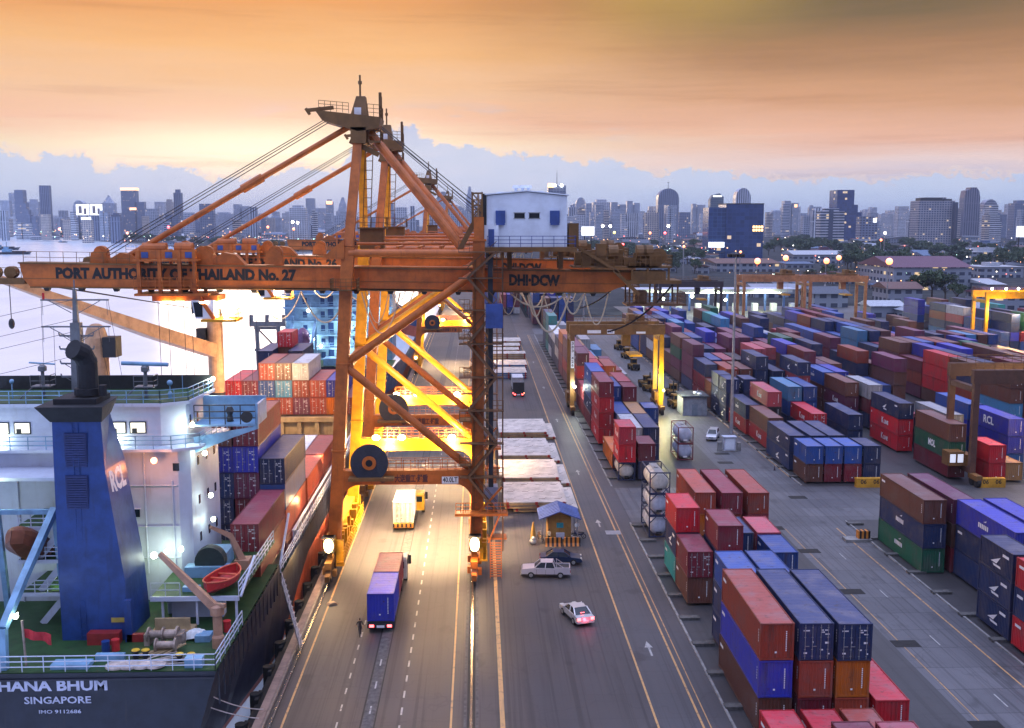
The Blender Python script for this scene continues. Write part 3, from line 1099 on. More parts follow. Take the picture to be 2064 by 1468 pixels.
    for x in (14.0, 16.9, 17.6):
        mb.lathe([(.2, -.5), (.78, -.5), (.78, .5), (.2, .5)], (x, 2.4, 33.6), 14, 'x')
    mb.box(12.2, 13.2, 1.5, 2.6, 32.2, 34.5)
    mb.beam((9.9, 1.2, 34.4), (14.5, 1.2, 31.6), .3, .3)
    mb.beam((14.0, 1.2, 31.8), (16.6, 1.2, 29.3), .3, .35)
    mb.box(15.4, 21.0, 1.4, 5.6, 30.4, 30.75)
    mb.box(16.0, 19.4, 1.6, 4.5, 30.75, 31.7)
    mb.rail([(15.6, 1.4, 32.2), (20.0, 1.4, 32.2), (20.0, 5.6, 32.2)], 1.1, .55, .035, 2)
    mb.box(15.4, 20.0, 1.4, 5.6, 32.02, 32.2)
    mb.rail([(10.0, 1.4, 32.2), (15.6, 1.4, 32.2)], 1.1, .8, .03, 2)
    for x in (15.8, 17.4, 19.6):
        mb.box(x, x + .2, 1.5, 1.7, 30.7, 32.1)
    part('backreach_platform', mb, M_CRANE_D, root)
    mb = MB()
    mb.box(15.4, 21.6, 1.6, 5.0, 28.1, 28.3)
    mb.rail([(15.4, 1.6, 28.3), (21.5, 1.6, 28.3), (21.5, 5, 28.3)], 1.15, .6, .035, 2)
    for x in (15.6, 18.2, 20.6):
        mb.box(x, x + .16, 1.6, 1.8, 28.3, 30.5)
        mb.box(x, x + .16, 4.7, 4.9, 28.3, 30.5)
    mb.box(16.4, 17.6, 2.4, 4.2, 28.3, 29.6)
    part('hanging_platform', mb, M_GRATE, root)
    # --- trolley
    mb = MB()
    mb.box(-34.8, -28.3, 1.3, 6.2, 32.75, 32.95)
    for x in (-34.5, -32.4, -30.4, -28.9):
        mb.box(x, x + .35, 1.5, 1.85, 29.4, 33.9)
        mb.box(x, x + .35, 5.7, 6.0, 29.4, 33.9)
    mb.box(-34.6, -28.6, 1.6, 2.4, 33.0, 33.9)
    mb.lathe([(.3, -1.2), (.62, -1.2), (.62, 1.2), (.3, 1.2)], (-33.2, 3.6, 34.0), 12, 'x')
    mb.lathe([(.3, -.9), (.62, -.9), (.62, .9), (.3, .9)], (-30.2, 3.6, 34.0), 12, 'x')
    mb.box(-34.8, -27.4, 1.3, 6.2, 29.25, 29.5)
    mb.box(-33.2, -26.6, 1.9, 5.6, 28.7, 29.25)
    mb.rail([(-34.8, 1.3, 30.0), (-28.3, 1.3, 30.0)], 1.1, .7, .035, 2)
    mb.box(-34.8, -28.3, 1.2, 2.3, 29.9, 30.0)
    mb.beam((-29.2, 1.7, 30.4), (-26.9, 1.7, 26.9), .35, .4)
    tr = part('trolley', mb, M_CRANE, root)
    for x in (-34.0, -31.6, -29.6):
        part('control_box', MB().box(x, x + .7, 1.55, 1.59, 33.1, 33.7), M_HOUSE_B, tr)
    mb = MB()
    mb.prism([(-29.2, 28.8), (-26.9, 28.8), (-26.9, 26.9), (-28.8, 26.9)], 'y', 1.6, 3.9)
    cb_ = part('operator_cab', mb, M_HOUSE, tr)
    part('cab_window', MB().quad((-29.0, 1.57, 28.6), (-28.05, 1.57, 28.6), (-28.05, 1.57, 27.1), (-28.8, 1.57, 27.1)).box(-29.22, -29.16, 1.8, 3.7, 27.4, 28.7), M_GLASS, cb_)
    part('cab_platform', MB().box(-28.2, -24.6, 1.2, 4.4, 26.6, 26.85).rail([(-26.6, 1.3, 26.85), (-24.7, 1.3, 26.85), (-24.7, 4.2, 26.85)], 1.0, .6, .03), M_CRANE_Y_LIT, tr)
    fl = MB()
    if near:
        fl.ball((-25.9, 2.6, 27.7), .5, 12, 8, .9, .7, 1.7)
        for x in (-32.2, -30.9, -28.3, -26.6):
            part('strip_lamp', MB().box(x, x + .85, 1.5, 2.3, 28.48, 28.66), E_WARM, tr)
        part('floodlight', MB().ball((-24.8, 2.6, 28.4), .28, 8, 6), E_WARM, tr)
    else:
        fl.ball((-25.9, 2.6, 28.2), .35, 10, 6)
    part('floodlight', fl, E_WARM, tr)
    lamp((-25.6, 2.0, 27.2), 1500, WARM, .6, parent=root)
    lamp((-22.0, 2.0, 28.4), 900, WARM, .5, parent=root)
    mb = MB()                                             # hoist ropes and spreader ropes hanging below
    for x in (-33.0, -32.0, -30.4, -29.6):
        mb.tube((x, 3.2, 29.0), (x + .1, 3.2, 15.0), .03, 5)
    part('hoist_rope', mb, M_ROPE, root)
    # --- festoon cables
    M_CABLE = plain('pale_cable', (0.62, 0.52, 0.36), .5)
    loops = [(-22.7, -18.2, 2.9, .07), (-18.2, -13.4, 3.2, .09), (-12.0, -8.0, 4.3, .07), (-11.6, -9.2, 3.2, .05),
             (2.3, 4.1, 2.2, .05), (5.2, 6.9, 2.4, .07), (6.9, 8.4, 2.0, .05), (8.9, 11.0, 2.1, .09),
             (5.3, 9.6, 4.0, .11), (9.3, 11.0, .8, .06), (11.2, 13.6, 3.2, .07), (3.4, 9.2, 1.4, .10)]
    mb = MB()
    for a, b, d, r in loops:
        za, zb = 29.9 - (a + 44) * 0.0112, 29.9 - (b + 44) * 0.0112
        mb.sag((a, Y1 + .3, za), (b, Y1 + .3, zb), d, r, 12, 6)
    part('festoon_cable', mb, M_CABLE, root)
    mb = MB().sag((20.2, 2.0, 30.3), (14.0, 6.0, 25.0), .9, .10, 14, 6)
    part('festoon_cable', mb, M_ROPE, root)
    # --- stair tower on the landside leg
    mb = MB()
    zs = [7.2, 10.9, 14.4, 17.8, 21.2, 24.6, 28.0, 31.2, 33.8]
    for i, z in enumerate(zs):
        xa, xb = (1.9, -1.0) if i % 2 == 0 else (-1.0, 1.9)
        mb.box(min(xa, xb) - .9 if xa > xb else -1.9, 2.6 if i % 2 == 0 else 2.6, -1.75, -.72, z - .1, z)
        if i < len(zs) - 1:
            for yy in (-1.7, -.85):
                mb.beam((xa, yy, z), (xb, yy, zs[i + 1]), .09, .22)
                mb.beam((xa, yy, z + 1.0), (xb, yy, zs[i + 1] + 1.0), .05, .05)
            n = 12
            for k in range(1, n):
                f = k / n
                x = xa + (xb - xa) * f
                zz = z + (zs[i + 1] - z) * f
                mb.box(x - .12, x + .12, -1.68, -.87, zz - .02, zz + .02)
        mb.rail([(1.5, -1.72, z), (2.55, -1.72, z), (2.55, -.75, z)] if i % 2 else [(-1.85, -1.72, z), (-.8, -1.72, z)], 1.05, .5, .03, 1)
    mb.beam((2.5, -1.2, 3.0), (2.5, -1.2, 33.8), .14, .14)
    part('stairway', mb, M_GRATE, root)
    mb = MB().box(1.05, 1.55, -.6, .9, 4.0, 33.4)
    part('lift_shaft', mb, plain('lift_shaft_grey', (0.03, 0.035, 0.05), .5), root)
    mb = MB()
    mb.mat(0).box(.8, 2.5, -2.1, -.7, 26.2, 28.6)
    for k in range(6):
        mb.box(.9 + k * .27, 1.0 + k * .27, -2.14, -2.101, 26.3, 28.5)
    part('lift_cabin', mb, M_HOUSE_B, root)
    mb = MB()
    mb.box(-2.4, 3.0, -2.3, -.75, 7.0, 7.25)
    mb.beam((-.1, -1.4, 7.0), (2.4, -1.4, 9.8), .2, .2)
    mb.beam((2.2, -1.6, 7.0), (1.0, -1.6, 4.0), .14, .14)
    mb.rail([(-2.3, -2.2, 7.25), (-.8, -2.2, 7.25)], 1.1, .6, .03, 2)
    mb.rail([(.9, -2.2, 7.25), (2.9, -2.2, 7.25), (2.9, -.8, 7.25)], 1.1, .6, .03, 2)
    mb.box(.9, 2.9, -1.2, .4, 4.2, 4.35)
    for k in range(14):
        mb.box(1.2, 2.3, -1.9, -1.8, .5 + k * .27, .58 + k * .27)
    for x in (1.15, 2.3):
        mb.box(x, x + .07, -1.9, -1.82, .3, 4.3)
    part('access_platform', mb, M_CRANE, root)
    part('switch_cabinet', MB().box(.65, 2.0, -.7, 1.0, 7.3, 9.6), paint('pale_lilac_cabinet', (0.34, 0.34, 0.45), .5, .3), root)
    # --- cable reel
    mb = MB()
    c = (-11.1, -1.0, 12.4)
    mb.mat(0).lathe([(.55, -.32), (1.85, -.30), (1.9, 0), (1.85, .3), (.5, .32)], c, 36, 'y')
    for k in range(32):
        a = 2 * pi * k / 32
        mb.mat(1).beam((c[0] + .75 * cos(a), c[1] - .34, c[2] + .75 * sin(a)), (c[0] + 1.86 * cos(a), c[1] - .32, c[2] + 1.86 * sin(a)), .05, .05)
    mb.mat(1).lathe([(1.84, -.345), (1.93, -.345), (1.93, -.30), (1.84, -.30)], c, 36, 'y')
    mb.mat(2).lathe([(.40, -.46), (.72, -.45), (.72, -.31), (.40, -.31)], c, 24, 'y')
    mb.mat(0).lathe([(.05, -.5), (.36, -.48), (.36, -.3), (.1, -.3)], c, 18, 'y')
    part('cable_reel', mb, [plain('reel_navy', (0.003, 0.004, 0.010), .75), plain('reel_spoke_blue', (0.03, 0.035, 0.055), .6), M_CRANE], root)
    part('reel_bracket', MB().box(-13.2, -8.6, -1.9, -.6, 10.6, 10.9).beam((-11.1, -.6, 12.4), (-11.1, .3, 12.4), .5, .5), M_CRANE_D, root)
    # --- sills and bogies
    for x, m in ((-15.2, M_CRANE_Y_LIT), (-.45, M_CRANE)):
        part('sill_beam', MB().box(x - .55, x + .55, -2.2, 18.6, 3.3, 4.5), m, root)
        for y in (-.6, 17.2):
            b = MB()
            b.box(x - .35, x + .35, y - 3.0, y + 3.0, 1.9, 2.6)
            b.box(x - .3, x + .3, y - .8, y + .8, 2.6, 3.4)
            for s2 in (-1.8, 1.8):
                b.prism([(y + s2 - 1.4, 1.1), (y + s2 + 1.4, 1.1), (y + s2 + .9, 1.9), (y + s2 - .9, 1.9)], 'x', x - .3, x + .3)
                b.box(x + .35, x + .75, y + s2 - .5, y + s2 + .3, 1.0, 1.6)
                b.box(x - .7, x - .35, y + s2 - .2, y + s2 + .4, 1.1, 1.8)
            b.box(x - .22, x + .22, y - 3.9, y - 3.0, .9, 1.5)
            b.rail([(x + .5, y - 2.8, 2.6), (x + .5, y + 2.8, 2.6)], .8, .7, .03, 1)
            bo = part('bogie', b, M_CRANE_D if x < -1 else M_CRANE, root)
            for s2 in (-2.6, -1.2, 1.2, 2.6):
                part('wheel', MB().lathe([(.1, -.12), (.42, -.12), (.42, .12), (.1, .12)], (x + .0, y + s2, .50), 14, 'x'), M_DARK, bo)
        mb = MB()                                          # walkways, boxes and hoses hung on the sill
        rnd = random.Random(int(x * 10))
        for k in range(26):
            y = -1.5 + k * .75
            mb.box(x + .56, x + .56 + rnd.uniform(.2, .8), y, y + rnd.uniform(.2, .6), rnd.uniform(1.4, 3.0), rnd.uniform(3.2, 4.4))
        mb.rail([(x + 1.3, -1.8, 2.2), (x + 1.3, 18.0, 2.2)], 1.1, .9, .035, 2)
        mb.box(x + .6, x + 1.35, -1.8, 18.0, 2.1, 2.2)
        part('sill_walkway', mb, M_CRANE_Y_LIT, root)
        fl = MB()
        if near:
            fl.ball((x + .05, -3.1, 4.3), .55, 12, 8, .85, .5, 1.35)
            part('floodlight', fl, E_WARM, root)
            part('lamp_housing', MB().box(x - .45, x + .55, -2.95, -2.3, 3.5, 5.2).box(x - .6, x + .7, -3.5, -2.3, 5.1, 5.2).beam((x + .05, -2.4, 4.2), (x + .05, -1.6, 3.9), .25, .25), M_DARK, root)
            lamp((x + .05, -3.9, 4.3), 1300, WARM, .5, parent=root)
        else:
            fl.ball((x + .05, -3.0, 4.0), .3, 10, 6)
            part('floodlight', fl, E_WARM, root)
    # --- floodlights on the rear portal
    for x in (-12.0, -9.0, -3.1):
        part('floodlight', MB().ball((x, 15.6, 11.6), .42, 12, 8, 1.1, .6, .8), E_WARM, root)
    for x in (-10.5, -3.1):
        lamp((x, 14.6, 11.3), 4800, WARM, .4, parent=root)
        lamp((x, 14.8, 11.4), 36000 if near else 20000, (1.0, .69, .36), .4, 'SPOT', (x, 15.0, 0), 125, root)
    lamp((-8.0, 9.0, 29.0), 60000 if near else 30000, (1.0, .69, .36), .5, 'SPOT', (-8.0, 12.0, 0), 58, root)  # spot added under the girder for the ground pool, no fixture
    lamp((-8.0, 11.0, 20.0), 4200, WARM, .5, parent=root)  # bare point light between the frames, no fixture
    return root


make_crane((0, CY0, 0), 'nearest orange quay crane, boom numbered 27, pale machinery house on top', '27', True)
make_crane((0, CY0 + 32, 0), 'second orange quay crane standing directly behind the crane numbered 27', '26', False)
make_crane((0, 262, 0), 'third quay crane down the quay, seen past the backstays of the first two', '25', False)
make_crane((0, 430, 0), 'smallest and farthest quay crane at the end of the berth', '24', False)
M_FEND = plain('fender_rubber', (.012, .012, .013), .85)  # fenders added to darken the water gap beside the hull
f0 = None
for k in range(34):
    y = 60 + 5.2 * k
    if f0 is None:
        f0 = o = solo('gap_fender', MB().tube((-.42, 0, -2.6), (-.42, 0, -.25), .42, 12).box(-.3, -.02, -.9, .9, -2.2, -.4), M_FEND, 'black rubber fender added on the quay wall to darken the gap', 'fender', 'black fenders added along the quay wall', base=(0, 0, 0))
    else:
        o = f0.copy()
        COL.objects.link(o)
    o.location = (QX - 1.0, y, 0)

fw = MB().box(QX - 1.25, QX - .27, 40, 330, -2.9, -.75)  # dark strip added over bright water where the gap is shaded
for k in range(60):
    fw.box(QX - 1.3, QX - 1.251, 42 + k * 4.8, 42.4 + k * 4.8, -2.6, -.8)
solo('gap_shade_strip', fw, plain('gap_shade_dark', (.016, .014, .013), .85), 'long dark strip added along the quay foot for the shaded water', 'shade strip')
# ------------------------------------------------------------------ shipping containers
PAL = {'maroon': (0.210, 0.018, 0.034), 'rust': (0.37, 0.055, 0.026), 'red': (0.58, 0.016, 0.028), 'orange': (0.66, 0.16, 0.008),
       'navy': (0.013, 0.033, 0.115), 'blue': (0.018, 0.080, 0.32), 'royal': (0.035, 0.045, 0.42), 'brown': (0.150, 0.052, 0.034),
       'black': (0.016, 0.013, 0.020), 'teal': (0.030, 0.33, 0.32), 'green': (0.015, 0.14, 0.075), 'grey': (0.42, 0.43, 0.46),
       'white': (0.70, 0.71, 0.73), 'pink': (0.46, 0.07, 0.09), 'sky': (0.07, 0.27, 0.50), 'tan': (0.52, 0.26, 0.08),
       'plum': (0.16, 0.028, 0.075)}
CW = 2.438
_cm = {}


def corr(mb, p0, p1, inward, z0, z1, n, depth):
    # trapezoid corrugation between two ground points
    p0, p1, iw = Vector(p0), Vector(p1), Vector(inward)
    vs, fs = [], []
    prof = []
    for k in range(n):
        for f, d in ((0.0, 0), (0.32, 0), (0.5, 1), (0.82, 1)):
            prof.append(((k + f) / n, d * depth))
    prof.append((1.0, 0))
    for t_, d in prof:
        p = p0.lerp(p1, t_) + iw * d
        vs += [(p.x, p.y, z0), (p.x, p.y, z1)]
    for i in range(len(prof) - 1):
        fs.append((2 * i, 2 * i + 2, 2 * i + 3, 2 * i + 1))
    mb.add(vs, fs)


def box_walls(mb, L, h, ends, n_side):
    w, l = CW / 2 - .03, L / 2 - .04
    corr(mb, (-w, l, 0), (-w, -l, 0), (1, 0, 0), .14, h - .10, n_side, .036)
    corr(mb, (w, -l, 0), (w, l, 0), (-1, 0, 0), .14, h - .10, n_side, .036)
    corr(mb, (w - .1, l, 0), (-w + .1, l, 0), (0, -1, 0), .14, h - .12, 8, .04)
    if ends:
        corr(mb, (-w + .1, -l, 0), (w - .1, -l, 0), (0, 1, 0), .14, h - .12, 8, .045)
    n = int(L / 0.62)
    vs, fs = [], []
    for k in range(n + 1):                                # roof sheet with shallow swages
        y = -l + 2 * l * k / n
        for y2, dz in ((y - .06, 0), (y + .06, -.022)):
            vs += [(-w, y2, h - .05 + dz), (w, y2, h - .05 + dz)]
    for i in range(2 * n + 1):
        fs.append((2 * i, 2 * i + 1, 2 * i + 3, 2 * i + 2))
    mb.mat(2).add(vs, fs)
    mb.mat(0).add([(-w, -l, .16), (w, -l, .16), (w, l, .16), (-w, l, .16)], [(0, 3, 2, 1)])


def box_frame(mb, L, h):
    w, l = CW / 2, L / 2
    for sx in (-1, 1):
        for sy in (-1, 1):
            x, y = sx * (w - .075), sy * (l - .08)
            mb.box(x - .072, x + .072, y - .078, y + .078, .115, h - .115)
            mb.box(x - .080, x + .080, y - .085, y + .085, 0, .118)
            mb.box(x - .080, x + .080, y - .085, y + .085, h - .118, h)
        x = sx * (w - .04)
        mb.box(x - .035, x + .035, -l + .16, l - .16, h - .10, h - .01)
        mb.box(x - .035, x + .035, -l + .16, l - .16, .03, .16)
    for sy in (-1, 1):
        y = sy * (l - .05)
        mb.box(-w + .155, w - .155, y - .045, y + .045, h - .13, h - .012)
        mb.box(-w + .155, w - .155, y - .045, y + .045, .03, .16)


def cmesh(kind, L, h):
    k = (kind, L, h)
    if k not in _cm:
        mb = MB()
        ns = 22 if L < 8 else 44
        if kind == 'walls_e':
            box_walls(mb, L, h, True, ns)
            mb.mat(1)
            for i in range(11):
                mb.box(.62, .70, -L / 2 - .0, -L / 2 + .012, .7 + i * .14, .79 + i * .14)
            mb.box(-.15, .0, -L / 2 - .0, -L / 2 + .012, .55, .68)
        elif kind == 'walls_d':
            box_walls(mb, L, h, False, ns)
        elif kind == 'frame':
            box_frame(mb, L, h)
        elif kind == 'far':
            box_walls(mb, L, h, True, ns)
            box_frame(mb, L, h)
        elif kind in ('door_l', 'door_r'):
            s = -1 if kind == 'door_l' else 1
            x0, x1 = sorted((s * .015, s * (CW / 2 - .16)))
            y = -L / 2
            mb.box(x0, x1, y + .03, y + .09, .17, h - .14)
            for z in (.45, .95, 1.5, 2.05):
                mb.box(x0 + .06, x1 - .06, y + .018, y + .03, z, z + .26)
            xe = s * (CW / 2 - .13)
            for z in (.3, .9, 1.6, 2.2):
                mb.box(xe - .06, xe + .06, y + .005, y + .03, z, z + .12)
            mb.mat(1)
            y = -L / 2 + .014
            r = random.Random(int(L * 10 + h))
            for (x0, z, w2) in ((.28, h - .55, .7), (.28, h - .7, .35), (.62, h - .85, .3), (-.95, h - .58, .55)):
                for i in range(int(w2 / .075)):
                    if r.random() < .85 and x0 * s > 0:
                        mb.box(x0 + i * .075, x0 + i * .075 + .055, y - .008, y, z, z + .09)
            for (x0, z, a, b) in ((.62, 1.25, .26, .14), (.28, .75, .2, .1), (-.9, .5, .24, .12), (-.32, 1.3, .1, .14), (.8, .45, .16, .1)):
                if x0 * s > 0:
                    mb.box(x0, x0 + a, y - .008, y, z, z + b)
        elif kind.startswith('bar'):
            x = float(kind[3:])
            y = -L / 2 - .012
            mb.tube((x, y, .12), (x, y, h - .1), .026, 6)
            for z in (.3, .8, 1.7, h - .35):
                mb.box(x - .06, x + .06, y + .005, y + .04, z, z + .06)
            mb.box(x - .02, x + .3 if x < 0 else x + .02, y - .03, y, 1.05, 1.10)
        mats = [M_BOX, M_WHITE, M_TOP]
        if kind.startswith('bar'):
            mats = [M_STEEL]
        _cm[k] = mb.mesh('container_' + kind.split('-')[0].rstrip('0123456789.'), mats)
    return _cm[k]


def cpart(name, kind, L, h, parent, color=None):
    o = bpy.data.objects.new(name, cmesh(kind, L, h))
    COL.objects.link(o)
    o.parent = parent
    if color:
        o.color = (*color, 1)
    return o


_lt = {}


def side_letter(parent, L, h, kind):
    # painted on the long side that faces the quay
    k = (L, h, kind)
    x = -CW / 2 - .004
    if k not in _lt:
        mb = MB()
        rt, up = (0, -1, 0), (0, 0, 1)
        if kind == 'K':
            mb.text('K', (x, .9, h * .34), rt, up, .95, .05, .85)
            mb.text('LINE', (x, -.15, h * .34), rt, up, .62, .05, 1.9)
            mb.box(x, x + .003, L / 2 - .75, L / 2 - .45, h - .8, h - .5)
        elif kind == 'MOL':
            mb.text('MOL', (x, 1.0, h * .34), rt, up, .95, .06, 2.5)
        elif kind == 'RCL':
            mb.text('RCL', (x, 1.9, h * .30), rt, up, 1.15, .04, 3.4)
        elif kind == 'CMA':
            mb.text('CMA CGM', (x, -.2, h * .34), rt, up, .95, .04, 4.6)
        elif kind == 'W':                                  # a sail-like emblem with a bar under it
            mb.add([(x, .9, h * .34), (x, -.9, h * .62), (x, -.2, h * .34)], [(0, 1, 2)])
            mb.add([(x, .5, h * .30), (x, -.9, h * .30), (x, -1.0, h * .22), (x, .3, h * .22)], [(0, 1, 2, 3)])
            mb.box(x, x + .003, -L / 2 + .7, -L / 2 + 1.8, h - .75, h - .5)
        elif kind == 'B':                                  # a plain white name bar
            for i in range(6):
                mb.box(x, x + .003, .95 - i * .36, 1.2 - i * .36, h * .42, h * .60)
            mb.add([(x, .2, h * .70), (x, -.5, h * .80), (x, -.35, h * .72)], [(0, 1, 2)])
        else:
            mb.box(x, x + .003, L / 2 - 1.5, L / 2 - .5, h - .8, h - .55)
            for i in range(5):
                mb.box(x, x + .003, -L / 2 + .4, -L / 2 + .52, h - .7 - i * .2, h - .56 - i * .2)
        _lt[k] = mb.mesh('container_lettering', [M_WHITE])
    o = bpy.data.objects.new('lettering', _lt[k])
    COL.objects.link(o)
    o.parent = parent
    return o


STACKS = []                                               # every stack: block, column, bay, x, y, length, tiers


def stack(block, col, bay, x, y, L, tiers, h=2.6, z0=0.26):
    STACKS.append(dict(block=block, col=col, bay=bay, x=x, y=y, L=6.06 if L == 20 else 12.19, tiers=tiers, h=h, z0=z0))


ORD = ['first', 'second', 'third', 'fourth', 'fifth', 'sixth', 'seventh', 'eighth', 'ninth', 'tenth', 'eleventh', 'twelfth',
       'thirteenth', 'fourteenth', 'fifteenth', 'sixteenth', 'seventeenth', 'eighteenth', 'nineteenth', 'twentieth',
       'twenty-first', 'twenty-second', 'twenty-third', 'twenty-fourth', 'twenty-fifth', 'twenty-sixth', 'twenty-seventh', 'twenty-eighth', 'twenty-ninth', 'thirtieth']

A = [20.0 + CW / 2, 22.82 + CW / 2, 25.5 + CW / 2, 28.3 + CW / 2, 31.3 + CW / 2]
# quayside block, hand placed. tiers bottom to top: colour + flags (d doors to camera, letters)
aL = [(19.6 + CW / 2, 58.1, 40, ['red'], 2.6), (22.42 + CW / 2, 58.1, 40, ['red'], 2.6), (25.2 + CW / 2, 58.1, 40, ['rust'], 2.6)]
for i, (x, y, L, tr, h) in enumerate(aL):
    stack('A', i, 0, x, y, L, tr, h)
stack('A', 1, 0, 22.2 + CW / 2, 57.0, 20, ['maroon'], 2.6, 2.87)
stack('A', 2, 0, 24.95 + CW / 2, 57.0, 20, ['pink'], 2.6, 2.87)
stack('A', 0, 1, A[0], 72.0, 40, ['brown', 'royal', 'rust'], 2.78, 0.1)
stack('A', 1, 1, A[1], 71.9, 40, ['maroon', 'rust', 'navy:d'], 2.78, 0.1)
stack('A', 2, 1, A[2], 71.8, 40, ['rust', 'orange', 'navy:d'], 2.78, 0.1)
stack('A', 3, 1, A[3], 71.4, 40, ['red'], 2.6)
stack('A', 0, 2, A[0] + .75, 84.4, 20, ['navy', 'navy', 'blue'], 2.58)
stack('A', 1, 2, A[1] + .62, 84.4, 20, ['navy', 'navy', 'blue'], 2.58)
stack('A', 0, 3, A[0], 98.2, 20, ['brown', 'maroon:d'], 2.6)
stack('A', 1, 3, A[1], 98.0, 20, ['navy', 'navy', 'maroon'], 2.6)
stack('A', 2, 3, A[2], 98.4, 20, ['navy'], 2.6)
stack('A', 3, 3, A[3], 98.4, 20, ['navy', 'blue'], 2.5)
stack('A', 0, 4, A[0], 104.5, 20, ['teal', 'navy:W', 'red'], 2.6)
stack('A', 1, 4, A[1], 104.5, 20, ['brown'], 2.6)
stack('A', 2, 4, A[2], 104.3, 20, ['navy', 'navy'], 2.6)
stack('A', 3, 4, A[3], 104.3, 20, ['maroon', 'pink'], 2.6)
stack('A', 2, 5, 25.3 + CW / 2, 120.6, 40, ['orange', 'rust'], 2.6)
stack('A', 3, 5, 28.3 + CW / 2, 120.4, 40, ['rust', 'maroon'], 2.6)
stack('A', 4, 5, 31.5 + CW / 2, 120.3, 40, ['pink', 'rust'], 2.6)
stack('A', 1, 6, A[1], 148.5, 20, ['navy', 'maroon'], 2.6)
stack('A', 1, 7, A[1], 160.5, 40, ['plum', 'grey'], 2.6)
stack('A', 2, 7, A[2], 160.7, 40, ['navy', 'navy'], 2.6)
stack('A', 0, 7, A[0], 155.4, 40, ['orange'], 2.5)
stack('A', 0, 8, A[0], 173.4, 40, ['red:K', 'red:K', 'red:K', 'maroon:K'], 2.6)
stack('A', 1, 8, A[1], 173.0, 40, ['navy', 'blue'], 2.6)
stack('A', 2, 8, A[2], 173.0, 40, ['brown', 'tan'], 2.6)
stack('A', 0, 9, A[0] - .05, 186.2, 40, ['maroon', 'navy:W', 'blue:B', 'blue:B'], 2.6)
stack('A', 1, 9, A[1], 185.6, 40, ['navy', 'navy', 'blue'], 2.6)
stack('A', 2, 9, A[2], 184.8, 20, ['maroon', 'plum', 'maroon'], 2.6)
stack('A', 3, 9, A[3], 178.0, 20, ['navy', 'blue:W'], 2.6)
stack('A', 2, 10, A[2], 191.5, 40, ['brown', 'rust', 'pink'], 2.6)
stack('A', 0, 10, A[0], 199.0, 40, ['maroon', 'pink'], 2.6)
rnd = random.Random(11)
rowsA = {11: (212.5, ['plum:K', 'plum:K', 'red:K', 'plum:K'], ['maroon', 'red', 'red'], ['maroon:d', 'red:d', 'rust'], None, None),
         12: (225.0, ['plum:K', 'plum:K', 'plum:K', 'plum:K'], ['navy', 'maroon', 'pink'], ['navy', 'plum'], ['plum', 'maroon'], None),
         13: (237.5, ['plum:K', 'red:K', 'plum:K', 'plum:K'], ['navy', 'navy', 'plum'], ['maroon', 'tan'], ['grey', 'plum'], ['grey']),
         14: (250.0, ['plum', 'plum', 'maroon', 'orange'], ['navy', 'plum', 'tan'], ['navy', 'sky'], ['grey'], None),
         15: (262.5, ['navy:W', 'grey', 'navy:W'], ['maroon', 'plum'], ['navy', 'plum', 'grey'], ['navy', 'sky'], None),
         16: (275.0, ['navy', 'navy:W', 'white'], ['plum', 'sky'], ['navy', 'navy'], ['navy'], None),
         17: (287.5, ['white', 'navy:W', 'white'], ['grey', 'white'], ['maroon'], None, None),
         18: (300.0, ['teal', 'green', 'teal', 'teal'], ['green', 'plum', 'grey'], ['white', 'navy'], ['navy', 'blue'], None),
         19: (312.5, ['navy', 'navy', 'green', 'navy'], ['navy', 'grey'], ['green', 'grey'], None, None)}
for b, row in rowsA.items():
    for c, tr in enumerate(row[1:]):
        if tr:
            stack('A', c, b, A[c], row[0], 40, tr, 2.6)

# block beyond the yard lane, hand placed near part
Bx = [46.3 + CW / 2 + 2.76 * k for k in range(7)]
stack('B', 0, 0, Bx[0] + .2, 107.0, 40, ['green:B', 'navy:B', 'brown'], 2.62, 0.1)
stack('B', 1, 0, Bx[1] + .55, 107.0, 40, ['maroon', 'brown', 'plum'], 2.62, 0.1)
stack('B', 0, 0, Bx[0] + .1, 88.2, 20, ['navy:W', 'navy:W', 'navy:W'], 2.6)
stack('B', 1, 0, Bx[1] + .7, 94.4, 40, ['navy:CMA', 'navy', 'royal:B'], 2.64)
stack('B', 2, 0, Bx[2] + .8, 94.8, 40, ['navy', 'navy', 'royal'], 2.64)
stack('B', 0, 0, Bx[0] + .1, 81.6, 20, ['red', 'navy', 'red'], 2.6)
stack('B', 1, 0, Bx[1] + .3, 81.6, 20, ['red', 'maroon'], 2.6)
for c, tr in enumerate((['brown', 'blue'], ['maroon', 'blue'], ['maroon:K', 'blue'], ['navy', 'navy'])):
    stack('B', c, 1, Bx[c] - .1, 146.0, 20, tr, 2.6)
stack('B', 0, 2, Bx[0] - .3, 153.6, 40, ['navy:W', 'navy:W'], 2.6)
stack('B', 1, 2, Bx[1], 153.6, 40, ['maroon', 'navy'], 2.6)
stack('B', 2, 2, Bx[2], 153.6, 40, ['navy', 'navy'], 2.6)
stack('B', 3, 2, Bx[3], 153.6, 20, ['navy'], 2.6)
stack('B', 0, 3, Bx[0] + .5, 168.0, 40, ['red:K', 'brown'], 2.6)
stack('B', 1, 3, Bx[1], 168.0, 20, ['brown'], 2.6)
stack('B', 3, 3, Bx[3] + .4, 171.4, 40, ['navy:W', 'red:K:d'], 2.6)
stack('B', 5, 3, 60.8 + CW / 2, 170.6, 40, ['navy', 'navy'], 2.6)
stack('B', 0, 4, Bx[0], 180.6, 40, ['red:K', 'navy:B'], 2.6)
stack('B', 1, 4, Bx[1] + .4, 178.2, 40, ['maroon', 'black', 'pink:K'], 2.6)
stack('B', 3, 4, Bx[3], 184.0, 40, ['navy', 'blue', 'sky'], 2.6)
stack('B', 4, 4, Bx[4], 184.0, 40, ['orange', 'blue:W', 'blue'], 2.6)
